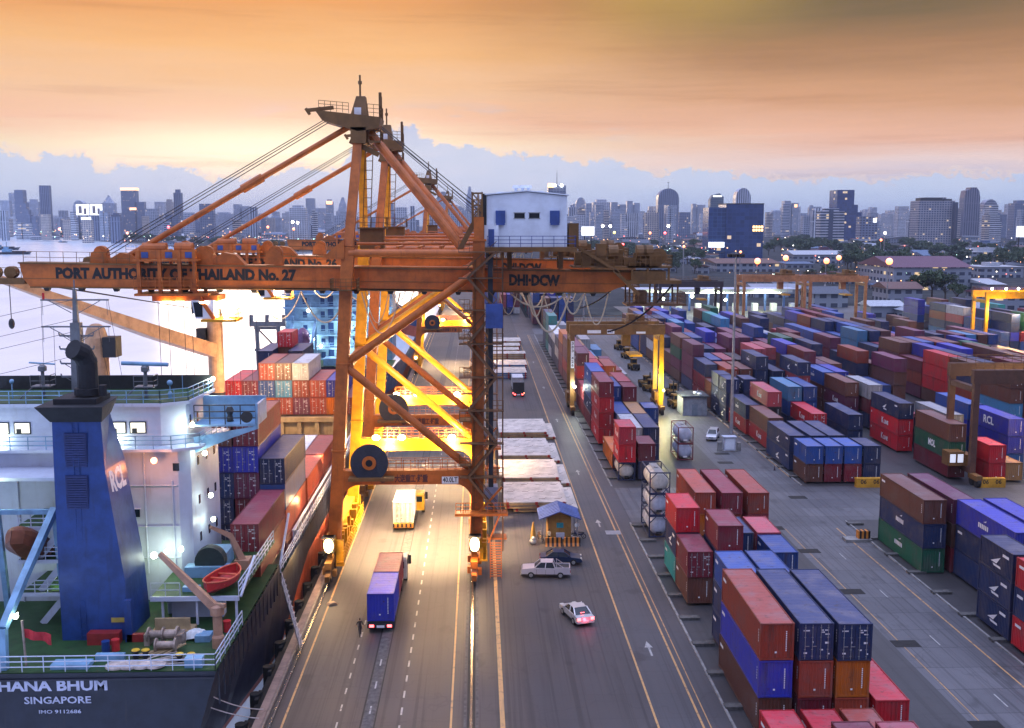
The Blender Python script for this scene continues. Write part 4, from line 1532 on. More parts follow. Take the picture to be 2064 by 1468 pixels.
stack('B', 0, 5, Bx[0] - .5, 193.2, 20, ['navy:W', 'navy:W', 'navy:W'], 2.6)
stack('B', 0, 5, Bx[0] - .5, 199.6, 20, ['navy:W', 'navy:W', 'navy'], 2.6)
stack('B', 1, 5, Bx[1], 193.2, 20, ['navy', 'navy', 'navy:W'], 2.6)
stack('B', 0, 6, Bx[0] - .4, 206.6, 20, ['brown', 'brown'], 2.6)
stack('B', 5, 5, Bx[5] + .1, 197.0, 40, ['red', 'rust:K', 'pink:K', 'navy:W'], 2.6)
stack('B', 4, 5, Bx[4], 204.0, 40, ['red:K', 'red:K', 'navy:B'], 2.6)
stack('B', 3, 6, Bx[3], 206.0, 40, ['maroon', 'plum:K', 'navy:B', 'navy:B'], 2.6)
stack('B', 2, 6, Bx[2], 207.0, 40, ['maroon', 'red', 'brown'], 2.6)
stack('B', 1, 6, Bx[1], 207.0, 40, ['red', 'brown:d', 'rust'], 2.6)
stack('B', 4, 6, Bx[4] + .3, 219.0, 40, ['maroon:K', 'plum:K', 'pink:K', 'pink:K'], 2.6)
stack('B', 5, 6, Bx[5] + .2, 221.0, 40, ['navy', 'maroon', 'navy', 'pink'], 2.6)
stack('B', 0, 7, Bx[0], 214.0, 40, ['maroon:K', 'maroon', 'navy'], 2.6)
stack('B', 0, 8, Bx[0], 227.0, 40, ['navy:B', 'plum:K', 'plum:K', 'plum:K'], 2.6)
stack('B', 1, 8, Bx[1], 222.0, 40, ['brown', 'navy', 'blue'], 2.6)
stack('B', 2, 8, Bx[2], 222.0, 40, ['maroon', 'plum', 'pink'], 2.6)
stack('B', 3, 8, Bx[3], 222.0, 40, ['maroon', 'brown:d', 'black:d'], 2.6)

# third block to the right (beyond the gantry track)
Cx = [66.6 + CW / 2 + 2.76 * k for k in range(7)]
stack('C', 0, 0, 67.6 + CW / 2, 148.2, 40, ['maroon', 'green:MOL', 'brown'], 2.6)
stack('C', 1, 0, 70.6 + CW / 2, 155.8, 40, ['navy', 'navy', 'grey'], 2.6)
stack('C', 0, 1, 67.3 + CW / 2, 166.1, 40, ['red:K', 'red:K', 'navy:W'], 2.6)
stack('C', 1, 1, 70.3 + CW / 2, 171.0, 40, ['maroon', 'pink'], 2.6)
stack('C', 0, 2, 66.5 + CW / 2, 188.7, 40, ['brown', 'plum:K', 'brown'], 2.6)
stack('C', 1, 2, 69.6 + CW / 2, 185.4, 40, ['navy', 'maroon', 'grey'], 2.6)
stack('C', 2, 2, 72.4 + CW / 2, 180.0, 40, ['navy', 'grey'], 2.6)
stack('C', 2, 0, 72.3 + CW / 2, 145.8, 20, ['red', 'red'], 2.6)
stack('C', 3, 0, 75.0 + CW / 2, 146.0, 20, ['tan'], 2.6)
stack('C', 4, 0, 78.0 + CW / 2, 152.0, 40, ['blue:B', 'royal', 'royal:RCL'], 2.6)
stack('C', 4, 1, 78.0 + CW / 2, 165.0, 40, ['blue', 'royal', 'blue'], 2.6)

# the rest of the yard, filled with the colours the photograph shows
wts = [('maroon', 15), ('brown', 22), ('navy', 24), ('blue', 16), ('plum', 9), ('pink', 3), ('royal', 5), ('rust', 4), ('sky', 4), ('grey', 1), ('red', 3), ('green', 3), ('teal', 1), ('white', 1)]
bag = [c for c, k in wts for _ in range(k)]
def fill(block, xs, ys, lo, hi, seed, skip=()):
    r = random.Random(seed)
    for b, y in enumerate(ys):
        for c, x in enumerate(xs):
            if (b, c) in skip or r.random() < .05:
                continue
            n = r.randint(lo, hi)
            tr = []
            for k in range(n):
                col = tr[-1].split(':')[0] if tr and r.random() < .3 else r.choice(bag)
                l = {'maroon': 'K', 'pink': 'K', 'plum': 'K', 'navy': 'B', 'blue': 'B', 'royal': 'W'}.get(col, 'x')
                if r.random() < .45:
                    col += ':' + l
                tr.append(col)
            stack(block, c, b + 3, x + r.uniform(-.1, .1), y + r.uniform(-.5, .5), 40, tr, 2.6)
fill('B', Bx[:6], [241, 253.5, 266, 278.5, 291, 303.5, 316, 328.5], 2, 4, 3)
fill('C', Cx[:6], [202, 214.5, 227, 239.5, 252, 264.5, 277, 289.5, 302, 314.5, 327], 2, 4, 8)
fill('D', [92.4 + CW / 2 + 2.76 * k for k in range(6)], [180, 192.5, 205, 217.5, 230, 242.5, 255, 267.5, 280, 292.5, 305, 317.5, 330], 3, 4, 21)
fill('E', [118 + CW / 2 + 2.76 * k for k in range(6)], [245, 257.5, 270, 282.5, 295, 307.5, 320, 332.5], 1, 3, 5)
fill('F', [150.5 + CW / 2 + 2.76 * k for k in range(7)], [300, 312.5, 325, 337.5, 360], 2, 4, 15)
fill('G', [20.0 + CW / 2 + 2.8 * k for k in range(5)], [372, 384.5, 397, 409.5, 422, 440, 455, 470], 3, 5, 31)
fill('H', [9.0 + CW / 2 + 2.8 * k for k in range(3)], [430, 445, 460, 475, 490], 3, 5, 41)

# stacks on the deck of the moored ship
SX = [-26.4 + CW / 2, -23.9 + CW / 2, -21.4 + CW / 2]
stack('S', 2, 0, SX[2], 90.4, 40, ['rust', 'maroon:d'], 2.6, 5.6)
stack('S', 0, 1, SX[0], 102.8, 40, ['navy:d', 'navy:d', 'navy:d', 'royal:d', 'brown:d'], 2.6, 4.6)
stack('S', 1, 1, SX[1], 102.8, 40, ['navy:d', 'maroon:d', 'plum:d', 'royal:d', 'maroon:d'], 2.6, 4.6)
stack('S', 2, 1, SX[2], 102.9, 40, ['maroon', 'rust', 'blue', 'navy:d'], 2.6, 3.4)
stack('S', 3, 1, -30.9 + CW / 2, 102.8, 40, ['maroon', 'navy', 'navy', 'brown'], 2.6, 4.6)
for k in range(4):
    stack('S', 2 + k % 2, 2, SX[2] - 2.5 * (k % 2), 116.2 + 12.4 * (k // 2), 40, ['rust', 'rust'] if k % 2 == 0 else ['brown', 'white'], 2.6, 3.4)
sh = [('rust', 'red:d'), ('rust', 'maroon:d'), ('orange', 'blue:d', 'rust:d'), ('rust:d', 'sky:d', 'brown:d'), ('plum:d', 'rust:d', 'white:d'), ('rust:d', 'rust:d'), ('orange', 'royal:d'), ('rust:d', )]
for k, tr in enumerate(sh):
    stack('T', k, 0, -37.6 + CW / 2 + 2.5 * k, 158.0, 40, ['rust'] + list(tr) if k in (2,) else list(tr), 2.6, 8.2 if k != 2 else 5.6)
stack('T', 2, 1, -33.9 + CW / 2, 181.0, 20, ['rust', 'maroon', 'brown', 'red:d'], 2.6, 7.9)
stack('T', 3, 1, -31.4 + CW / 2, 176.0, 40, ['rust', 'navy', 'navy'], 2.6, 7.9)
stack('T', 1, 1, -36.4 + CW / 2, 176.0, 40, ['rust', 'navy', 'navy'], 2.6, 7.9)

BLK = {'A': ('quay road', 'quayside block'), 'B': ('yard lane', 'block beyond lane'), 'C': ('gantry track', 'third block'), 'D': ('left', 'fourth block'),
       'E': ('left', 'fifth block'), 'F': ('left', 'last right block'), 'G': ('left', 'block past far crossing'), 'H': ('left', 'far quay block'),
       'S': ('port', "ship's after deck"), 'T': ('port', "ship's forward deck")}
CNAME = {'navy': 'navy', 'rust': 'terracotta', 'plum': 'purplish', 'tan': 'tan', 'sky': 'light blue', 'pink': 'pinkish red', 'royal': 'royal blue', 'black': 'black'}
units = []
for i, s_ in enumerate(STACKS):
    s_['hh'] = s_['z0'] + s_['h'] * len(s_['tiers'])
for s_ in STACKS:
    for k, c in enumerate(s_['tiers']):
        z = s_['z0'] + k * s_['h']
        top = k == len(s_['tiers']) - 1
        def covered(dx, dy):
            x0, x1 = s_['x'] + dx - 1.0, s_['x'] + dx + 1.0
            y0, y1 = (s_['y'] + 1, s_['y'] + s_['L'] - 1) if dy == 0 else (s_['y'] - 3.0, s_['y'] - 0.4)
            got = 0
            for o_ in STACKS:
                if o_ is s_ or abs(o_['x'] - s_['x'] - dx) > 1.4:
                    continue
                ov = min(y1, o_['y'] + o_['L']) - max(y0, o_['y'])
                if ov > 0 and o_['z0'] - 1.3 <= z and o_['hh'] > z + 1.3:
                    got += ov
            return got > .8 * (y1 - y0)
        exposed = top or not covered(0, -1) or not covered(-2.75, 0)
        units.append((not exposed, math.hypot(s_['x'], s_['y']), s_, k, c, z, top))
units.sort(key=lambda u: (u[0], u[1]))
N_IND = 288
TIER = ['at bottom', 'second up', 'third up', 'fourth up', 'fifth up']
mass = []
used = {}
for hid, dist, s_, k, c, z, top in units:
    col, *fl = c.split(':')
    if hid or N_IND <= 0:
        mass.append((s_, z, col))
        continue
    N_IND -= 1
    near = dist < 215
    L, h = s_['L'], s_['h'] - .02
    loc = (s_['x'], s_['y'] + L / 2, z)
    kind = ('walls_d' if 'd' in fl else 'walls_e') if near else 'far'
    o = bpy.data.objects.new('shipping_container', cmesh(kind, L, h))
    COL.objects.link(o)
    o.location = loc
    o.rotation_euler = (0, 0, random.uniform(-.006, .006))
    o.location.x += random.uniform(-.05, .05)
    o.location.y += random.uniform(-.06, .06)
    j = random.uniform(.60, 1.0)
    cl = tuple(v * j for v in PAL[col])
    o.color = (*cl, 1)
    side, bname = BLK[s_['block']]
    size = 'long' if L > 8 else 'short'
    tier = 'on top' if top and k else TIER[k]
    nb = s_['bay']
    lab = '%s %s container %s, %s column from %s, %s bay, %s' % (CNAME.get(col, col), size, tier, ORD[s_['col']], side, ORD[nb], bname)
    if lab in used:
        used[lab] += 1
        lab = '%s %s container %s, %s column from %s, %s bay %s, %s' % (CNAME.get(col, col), size, tier, ORD[s_['col']], side, ORD[nb], 'front' if used[lab] == 1 else 'rear', bname)
    used.setdefault(lab, 0)
    tag(o, lab, 'container', 'shipping containers stacked in the ' + bname if s_['block'] not in 'ST' else "containers stacked on the ship's deck")
    if near:
        cpart('frame', 'frame', L, h, o, tuple(v * .85 for v in cl))
        if 'd' in fl:
            for dn, xs in (('door_l', (-.30, -.82)), ('door_r', (.30, .82))):
                d_ = cpart('door', dn, L, h, o, cl)
                for x in xs:
                    cpart('locking_bar', 'bar%.2f' % x, L, h, d_)
    lt = [f for f in fl if f != 'd']
    if lt and dist < 300:
        side_letter(o, L, h, lt[0])
    elif near and dist < 160 and col not in ('white',):
        side_letter(o, L, h, 'x')
# the remaining boxes, deep in the rows and far off, as one mass
mb = MB()
cols = []
for s_, z, col in mass:
    n0 = len(mb.f)
    x, L, h = s_['x'], s_['L'], s_['h'] - .02
    mb.box(x - CW / 2 + .02, x + CW / 2 - .02, s_['y'] + .03, s_['y'] + L - .03, z + .05, z + h - .03)
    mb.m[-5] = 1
    for sx in (-1, 1):
        for sy in (0, 1):
            xx, yy = x + sx * (CW / 2 - .07), s_['y'] + .08 + sy * (L - .16)
            mb.box(xx - .08, xx + .08, yy - .09, yy + .09, z, z + h)
        xx = x + sx * (CW / 2 - .03)
        mb.box(xx - .045, xx + .045, s_['y'] + .2, s_['y'] + L - .2, z + h - .1, z + h - .005)
    j = random.uniform(.55, .92)
    cols += [(*[v * j for v in PAL[col]], 1.0)] * (len(mb.f) - n0)
if mass:
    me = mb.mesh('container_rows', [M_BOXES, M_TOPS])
    at_ = me.color_attributes.new('paint', 'FLOAT_COLOR', 'CORNER')
    buf = []
    for p, c in zip(me.polygons, cols):
        buf += list(c) * len(p.vertices)
    at_.data.foreach_set('color', buf)
    o = bpy.data.objects.new('container_rows', me)
    COL.objects.link(o)
    tag(o, 'mass of stacked containers filling the inner and far yard rows', 'containers', kind='stuff')

# ------------------------------------------------------------------ tank containers
M_TANK = paint('cream_tank_paint', (0.62, 0.60, 0.55), .38, .25, (.2, .16, .12))
M_TANKB = paint('pale_blue_tank_paint', (0.50, 0.54, 0.66), .35, .2, (.2, .18, .2))
M_TFRAME = paint('navy_tank_frame', (0.02, 0.035, 0.10), .5, .3)
M_TFRAME_R = paint('maroon_tank_frame', (0.16, 0.02, 0.03), .5, .3)


def tank(loc, label, frame_m, tank_m, cross=True):
    L, h = 6.06, 2.57
    root = empty('tank_container', loc, label, 'tank container', 'tank containers standing in the quayside block')
    w, l = CW / 2, L / 2
    mb = MB()
    for sx in (-1, 1):
        for sy in (-1, 1):
            mb.box(sx * (w - .07) - .07, sx * (w - .07) + .07, sy * (l - .07) - .07, sy * (l - .07) + .07, 0, h)
        mb.box(sx * (w - .05) - .05, sx * (w - .05) + .05, -l, l, h - .12, h - .004)
        mb.box(sx * (w - .05) - .05, sx * (w - .05) + .05, -l, l, .004, .14)
    for sy in (-1, 1):
        y = sy * (l - .06)
        mb.box(-w + .14, w - .14, y - .06, y + .06, .002, .13)
        mb.box(-w + .14, w - .14, y - .06, y + .06, h - .13, h - .002)
        if cross:
            for a in (-1, 1):
                for b in (0, 1):
                    z0 = .1 if b == 0 else h - .1
                    mb.beam((a * (w - .1), y, z0 + (.78 if b == 0 else -.78)), (a * (w - .85), y, z0), .10, .09)
    part('frame', mb, frame_m, root)
    mb = MB()
    prof = [(.05, -l + .22), (.5, -l + .24), (.88, -l + .34), (1.05, -l + .5), (1.12, -l + .72), (1.12, l - .72), (1.05, l - .5), (.88, l - .34), (.05, l - .22)]
    mb.lathe(prof, (0, 0, h / 2), 28, 'y')
    for y in (-1.6, 0, 1.6):
        mb.lathe([(1.10, y - .06), (1.135, y - .05), (1.135, y + .05), (1.10, y + .06)], (0, 0, h / 2), 28, 'y')
    tk = part('tank', mb, tank_m, root, smooth=True)
    mb = MB().box(-.45, .45, -l + .5, l - .5, h - .16, h - .11)
    mb.lathe([(.3, 0), (.3, .16), (.24, .2)], (0, 0, h - .12), 14)
    part('top_walkway', mb, M_STEEL, root)
    part('placard', MB().box(-.32, .32, -l + .195, -l + .215, .38, .62), M_DARK if cross else M_WHITE, tk)
    return root


ty = ['bottom', 'middle', 'top']
for k in range(3):
    tank((A[0] - .1, 123.6, .12 + 2.6 * k), 'white tank container in navy frame, %s of the tank tower by the quay road' % ty[k], M_TFRAME, M_TANKB if k != 2 else M_TANK)
for k in range(2):
    tank((30.9 + CW / 2, 164.3, .12 + 2.6 * k + 0.0), 'lilac tank container in maroon frame, %s one behind the three long red boxes' % ('lower', 'upper')[k], M_TFRAME_R, M_TANKB, False)
tank((A[0], 151.5, .12), 'white tank container under the pinkish red and bright red boxes', M_TFRAME, M_TANK)
tank((A[1] + .1, 156.4, .12), 'white tank container half hidden behind the tank tower', M_TFRAME, M_TANK)
for k, c in ((1, 'red'), (2, 'pink')):
    o = bpy.data.objects.new('shipping_container', cmesh('walls_e', 6.06, 2.58))
    COL.objects.link(o)
    o.location = (A[0], 151.5, .12 + 2.6 * k)
    o.color = (*(PAL['red'] if k == 1 else (0.42, .03, .05)), 1)
    tag(o, ('bright red short container stacked directly on the white tank', 'dark pinkish red short container topmost above the bright red box and tank')[k - 1], 'container', 'shipping containers stacked in the quayside block')
    cpart('frame', 'frame', 6.06, 2.58, o, o.color[:3])
    side_letter(o, 6.06, 2.58, 'K')

# ------------------------------------------------------------------ rubber tyred yard gantries
def gantry(loc, span, H, label, mat, wy=8.0, lit=None, signs=False, leg2=None, lampcol=None):
    root = empty('yard_gantry', loc, label, 'gantry crane', 'yard gantry cranes straddling the container blocks')
    for x, m in ((0, mat), (span, leg2 or mat)):
        for y in (0, wy):
            part('leg', MB().beam((x, y, 1.5), (x, y, H - 1.9), .82, .78), m, root)
        part('leg_tie', MB().box(x - .45, x + .45, .5, wy - .5, 1.6, 2.3), m, root)
        part('leg_tie', MB().box(x - .4, x + .4, .5, wy - .5, H - 3.2, H - 2.4), m, root)
        b = MB()
        for y in (-1.2, wy + 1.2):
            b.box(x - .45, x + .45, y - 1.3, y + 1.3, 1.0, 1.7)
        bo = part('bogie', b, M_CRANE_D, root)
        for y in (-2.0, -.5, wy + .5, wy + 2.0):
            part('wheel', MB().lathe([(.2, -.3), (.68, -.26), (.68, .26), (.2, .3)], (x, y, .68), 14, 'x'), M_RUBBER, bo)
        part('engine_house', MB().box(x - .9, x + .9, 1.5, wy - 1.5, 2.3, 3.9), M_CRANE_D, root)
    for y in (0, wy):
        mb = MB().box(-.6, span + .6, y - .5, y + .5, H - 1.9, H)
        part('girder', mb, mat, root)
    mb = MB()
    for y in (-.5, wy + .5):
        mb.rail([(-.5, y, H), (span + .5, y, H)], 1.1, 1.4, .03, 1)
    part('railing', mb, M_CRANE_D, root)
    tx = span * .72
    mb = MB()
    mb.box(tx - 2.0, tx + 2.2, .2, wy - .2, H + .05, H + .6)
    mb.box(tx - 1.5, tx - .3, 1.0, 4.0, H + .6, H + 1.9).box(tx + .4, tx + 1.7, 1.5, 5.0, H + .6, H + 1.6)
    mb.lathe([(.2, -.9), (.55, -.9), (.55, .9), (.2, .9)], (tx, wy / 2, H + 1.2), 12, 'x')
    mb.rail([(tx - 1.9, .3, H + .6), (tx + 2.1, .3, H + .6)], 1.0, .7, .03, 1)
    tr = part('trolley', mb, M_CRANE_D, root)
    part('cab', MB().box(tx - 2.6, tx - 1.0, 1.2, 3.2, H - 4.3, H - 2.1), mat, tr)
    mb = MB()
    for dx in (-1, 1):
        mb.tube((tx + dx, wy / 2 - .8, H), (tx + dx, wy / 2 - .8, H - 6), .03, 5)
    mb.box(tx - 1.2, tx + 1.2, wy / 2 - 3, wy / 2 + 3, H - 6.3, H - 5.9)
    part('spreader', mb, M_CRANE_Y_LIT, tr)
    if lampcol:
        f = MB().ball((span * .62, -.6, H - 2.3), .45, 12, 8, 2.0, 1.0, .7)
        part('floodlight', f, lampcol, root)
    return root


g1 = gantry((18.15, 203, 0), 17.2, 17.3, 'brown yard gantry over the quayside block with number boards on its leg', M_CRANE_D, 7.0, leg2=M_CRANE_Y_LIT)  # yellow second leg carries its lamp light in the paint
sg = MB().mat(0).box(-.32, .32, -.53, -.51, 9.0, 14.2)
for k, ch in enumerate('383 426'):
    if ch != ' ':
        sg.mat(1).text(ch, (-.2, -.535, 13.5 - k * .7), (1, 0, 0), (0, 0, 1), .52, .02, .4)
part('number_board', sg, [M_WHITE, M_BLACK], g1)
sg = MB().mat(0).box(6.6, 8.0, -.53, -.51, 15.6, 16.4).box(2.8, 5.4, -.53, -.51, 15.7, 16.3).box(12.2, 14.0, -.53, -.51, 15.6, 16.0)
sg.mat(1).text('PAT', (6.75, -.535, 15.75), (1, 0, 0), (0, 0, 1), .5, .03, 1.1)
part('name_board', sg, [M_WHITE, plain('blue_lettering', (0.02, 0.05, 0.3), .5)], g1)
part('floodlight', MB().ball((.4, -.9, 5.4), .30, 12, 8), E_WHITE, g1)
part('floodlight', MB().ball((17.6, -.8, 4.6), .30, 12, 8), E_YEL, g1)
lamp((.4, -1.6, 5.6), 1200, (.9, 1.0, .85), .3, parent=g1)
lamp((16.4, -1.4, 6.5), 4200, (1, .85, .25), .3, parent=g1)
lamp((19.4, -2.0, 5.0), 2500, (.95, 1.0, .75), .3, parent=g1)
g2 = gantry((69.6, 145.2, 0), 23.5, 16.3, 'rusty brown yard gantry at the right edge with a yellow lamp under its beam', paint('rusty_gantry', (.11, .048, .032), .6, .5), 7.6, lampcol=E_YEL)
lamp((13.5, -.8, 12.5), 1800, (1, .8, .2), .3, parent=g2)
gb = MB().mat(0).box(-2.9, -.6, 1.0, 3.2, 2.4, 4.4)
part('control_cabin', gb, M_CRANE_D, g2)
part('window', MB().box(-2.7, -1.9, .96, .995, 2.9, 4.1).box(-1.6, -.8, .96, .995, 2.9, 4.1), emit('dim_window', (.75, .8, .95), .6), g2)
lamp((9.0, 1.0, 11.0), 2600, WARM, .4, parent=g2)
M_GOR = paint('faded_gantry_orange', (.50, .22, .09), .5, .35)
gantry((83, 330, 0), 19.0, 20.4, 'faded orange yard gantry, left one of the pair behind the yard', M_GOR, 8)
gantry((104.5, 332, 0), 17.5, 20.2, 'faded orange yard gantry, right one of the pair behind the yard', M_GOR, 8)
g5 = gantry((143.6, 296, 0), 22, 17.4, 'bright orange yard gantry at the right edge with white lamps on its beam', M_CRANE_Y_LIT, 8)
part('lamp', MB().ball((1, -.5, 18.3), .35, 8, 6).ball((5, -.5, 18.3), .35, 8, 6).ball((8.5, -.5, 18.3), .35, 8, 6), E_WHITE, g5)
lamp((2.5, -3, 12), 6000, (1, .62, .2), .4, parent=g5)
lamp((11, 3, 12), 12000, WARM, .4, parent=g5)
gantry((59.5, 346, 0), 20, 17.8, 'dark brown yard gantry seen in silhouette left of the orange pair', paint('dark_gantry', (.05, .04, .05), .6, .3), 8)
# ------------------------------------------------------------------ the moored ship
M_HULL = paint('hull_navy_paint', (0.009, 0.012, 0.030), .45, .35, (.05, .03, .03))
M_BOOT = paint('hull_red_paint', (0.40, 0.075, 0.03), .6, .4)
M_DECK = paint('green_deck_paint', (0.014, 0.062, 0.012), .6, .55, (.05, .04, .02))
M_SHIPW = paint('ship_white_paint', (0.50, 0.55, 0.68), .42, .26, (.24, .17, .14), mott=.88)
M_FUN = paint('funnel_blue_paint', (0.012, 0.050, 0.225), .42, .45, (.012, .016, .05))
M_SCRANE = paint('ship_crane_cream', (0.62, 0.36, 0.20), .5, .18, (.3, .18, .1))
M_SHIPB = paint('ship_blue_and_lit_white', (0.20, 0.38, 0.58), .45, .2, (.2, .2, .3))  # blue fittings; also blue light on white walls put into the colour
M_TANH = paint('hatch_tan_paint', (0.50, 0.36, 0.20), .55, .35)
M_BRASS = plain('worn_winch', (.33, .26, .22), .55, .3, .5)
M_MAST = plain('mast_grey', (.15, .16, .18), .5, .2)

ship = empty('container_ship', (-30, 71, 0), 'navy container ship moored along the quay, green after deck and tall blue funnel', 'ship')
SO = Vector((-30, 71, 0))
def sp(name, mb, mats, parent=None, smooth=False):
    # parts drawn in world space, shifted into the ship's own space
    mb.v = [(x + 30, y - 71, z) for x, y, z in mb.v]
    return part(name, mb, mats, parent or ship, smooth)


def hull(sections, m, zsplit):
    # sections: y, half breadth at deck, half breadth at water, deck height
    mb = MB()
    vs, fs, ms = [], [], []
    for y, bd, bw, zd in sections:
        for s2 in (-1, 1):
            zs = zsplit if y > 105 else -1.6
            for z, b in ((-3.5, bw * .96), (zs, bw + (bd - bw) * (.55 if zs > 0 else .2)), (zd, bd)):
                vs.append((-30 + s2 * b, y, z))
    n = len(sections)
    for i in range(n - 1):
        for s2 in (0, 1):
            for k in (0, 1):
                a = i * 6 + s2 * 3 + k
                f = (a, a + 6, a + 7, a + 1)
                fs.append(f if s2 else f[::-1])
                ms.append(1 if k == 0 else 0)
    fs += [(3, 0, 1, 4), (4, 1, 2, 5)]
    ms += [1, 0]
    e = (n - 1) * 6
    fs += [(e, e + 3, e + 4, e + 1), (e + 1, e + 4, e + 5, e + 2)]
    ms += [1, 0]
    mb.v, mb.f, mb.m = vs, fs, ms
    return mb


sp('hull', hull([(70.7, 11.9, 9.0, 6.0), (78, 12.0, 10.0, 6.0), (88, 12.0, 11.4, 6.0), (93.9, 12.0, 11.8, 6.0), (94, 12.0, 11.8, 4.85), (110, 12, 12, 4.85), (190, 12, 12, 4.85), (205, 9, 8, 6), (214, 1, .5, 8)], None, 2.2), [M_HULL, M_BOOT])
for a in (('HANA BHUM', (-33.0, 70.66, 4.78), (1, 0, 0), (0, 0, 1), .74, .05, 7.45),
          ('SINGAPORE', (-31.25, 70.64, 3.85), (1, 0, 0), (0, 0, 1), .5, .03, 4.55),
          ('IMO 9112686', (-30.3, 70.60, 3.15), (1, 0, 0), (0, 0, 1), .26, .02, 2.9)):
    sp('lettering', MB().text(*a), plain('pale_hull_lettering', (.45, .47, .62), .5))
# poop deck, tween platform, main deck
sp('after_deck', MB().box(-41.8, -18.15, 70.8, 93.9, 5.9, 6.02), M_DECK)
sp('main_deck', MB().box(-41.8, -18.15, 94.0, 190, 3.2, 3.35), M_DECK)
sp('boat_deck', MB().mat(0).box(-25.0, -18.35, 79.2, 93.8, 8.12, 8.32).mat(1).box(-25.05, -18.3, 79.05, 79.19, 8.0, 8.36), [M_DECK, M_SHIPW])
mb = MB()
for x in (-24.2, -21.6, -18.6):
    mb.box(x - .08, x + .08, 79.3, 79.5, 6.0, 8.1)
mb.box(-24.0, -20.0, 81, 82, 6.0, 8.1)
sp('deck_post', mb, M_SHIPW)
# railings
mb = MB()
mb.rail([(-41.6, 70.9, 6.0), (-18.2, 70.9, 6.0), (-18.15, 79.2, 6.0)], 1.15, 1.5, .035, 2)
mb.beam((-18.2, 79.2, 8.3), (-18.2, 84.5, 9.8), .16, .16)
mb.rail([(-18.35, 79.2, 8.3), (-18.3, 93.0, 8.3)], 1.1, 1.3, .035, 2)
mb.rail([(-25.0, 79.2, 8.3), (-22.8, 79.2, 8.3)], 1.1, 1.0, .03, 1)
sp('railing', mb, M_SHIPW)
# funnel
mb = MB()
z0, z1 = 6.0, 22.3
lev = [(z0, 76.5, -25.95, -25.75), (10.5, 76.55, -26.0, -26.0), (18.7, 77.0, -27.2, -27.15), (z1, 77.2, -27.4, -28.1)]
vs, fs = [], [(12, 13, 14, 15)]
for z, yf, xf, xr in lev:
    vs += [(-30.75 - (z - 6) * .01, yf, z), (xf, yf, z), (xr, 81.2, z), (-30.75 - (z - 6) * .01, 81.2, z)]
for k in range(3):
    fs += [(4 * k + i, 4 * k + (i + 1) % 4, 4 * k + 4 + (i + 1) % 4, 4 * k + 4 + i) for i in range(4)]
mb.add(vs, fs)
fn = sp('funnel', mb, M_FUN)
mb = MB()
mb.add([(-31.0, 77.1, 22.3), (-27.3, 77.1, 22.3), (-28.0, 81.2, 22.3), (-31.0, 81.2, 22.3), (-31.8, 76.4, 23.5), (-26.95, 76.4, 23.5), (-27.5, 81.4, 23.5), (-31.8, 81.4, 23.5)],
       [(0, 1, 5, 4), (1, 2, 6, 5), (2, 3, 7, 6), (3, 0, 4, 7), (4, 5, 6, 7)])
mb.box(-30.9, -27.8, 77.6, 80.6, 23.5, 23.9)
sp('funnel_cap', mb, plain('soot_black', (.010, .011, .016), .7), fn)
mb = MB()
pts = [(-28.9, 79.2, 24.0), (-28.9, 79.2, 26.4), (-29.1, 78.9, 27.1), (-29.5, 78.2, 27.5)]
mb.tube((-28.9, 79.2, 24.0), (-28.9, 79.2, 24.5), 1.0, 12)
for a, b in zip(pts[:-1], pts[1:]):
    mb.tube(a, b, .74, 14)
for p_ in pts[1:-1]:
    mb.ball(p_, .76, 14, 8)
mb.tube((-27.6, 78.5, 24.0), (-27.6, 78.5, 24.8), .3, 8)
sp('exhaust_pipe', mb, plain('soot_black', (.010, .011, .016), .7), fn)
for za, zb in ((19.0, 21.5), (15.9, 18.4)):
    m2 = MB()
    y_ = 77.2 - (22.3 - (za + zb) / 2) * .055 - .06
    for k in range(14):
        z = za + (zb - za) * k / 14
        m2.box(-30.0, -28.45, y_ - .06, y_, z, z + (zb - za) / 14 * .7)
    m2.box(-30.06, -28.4, y_ + .01, y_ + .05, za, zb)
    sp('louvre', m2, plain('louvre_navy', (.016, .030, .13), .6), fn)
tx = MB()
tx.text('RCL', (-26.93, 77.5, 16.9), (.05, 3.8, 0), (-.14, .02, 1), 1.6, .06, 3.1)
sp('lettering', tx, M_WHITE, fn)
mb = MB()
for x in (-29.35, -28.95):
    mb.beam((x, 76.42, 6.2), (x - .1, 77.1, 22.2), .05, .05)
for k in range(36):
    f = k / 36
    mb.box(-29.35 - .1 * f, -28.95 - .1 * f, 76.40 + .68 * f, 76.44 + .68 * f, 6.4 + 15.8 * f, 6.45 + 15.8 * f)
sp('ladder', mb, M_FUN, fn)
for z in (9.2, 12.4, 15.4, 18.8):
    yf = 76.5 + .7 * (z - 6) / 16.3 - .03
    sp('weld_seam', MB().box(-30.78, -26.2 - max(0, z - 10.5) * .13, yf, yf + .02, z, z + .035), M_HULL, fn)
sp('name_plate', MB().box(-27.1, -26.1, 76.42, 76.46, 7.4, 7.75), plain('brass_plate', (.4, .3, .06), .4), fn)
sp('hose_locker', MB().box(-26.0, -25.5, 76.0, 76.4, 6.02, 9.2), M_FUN, fn)
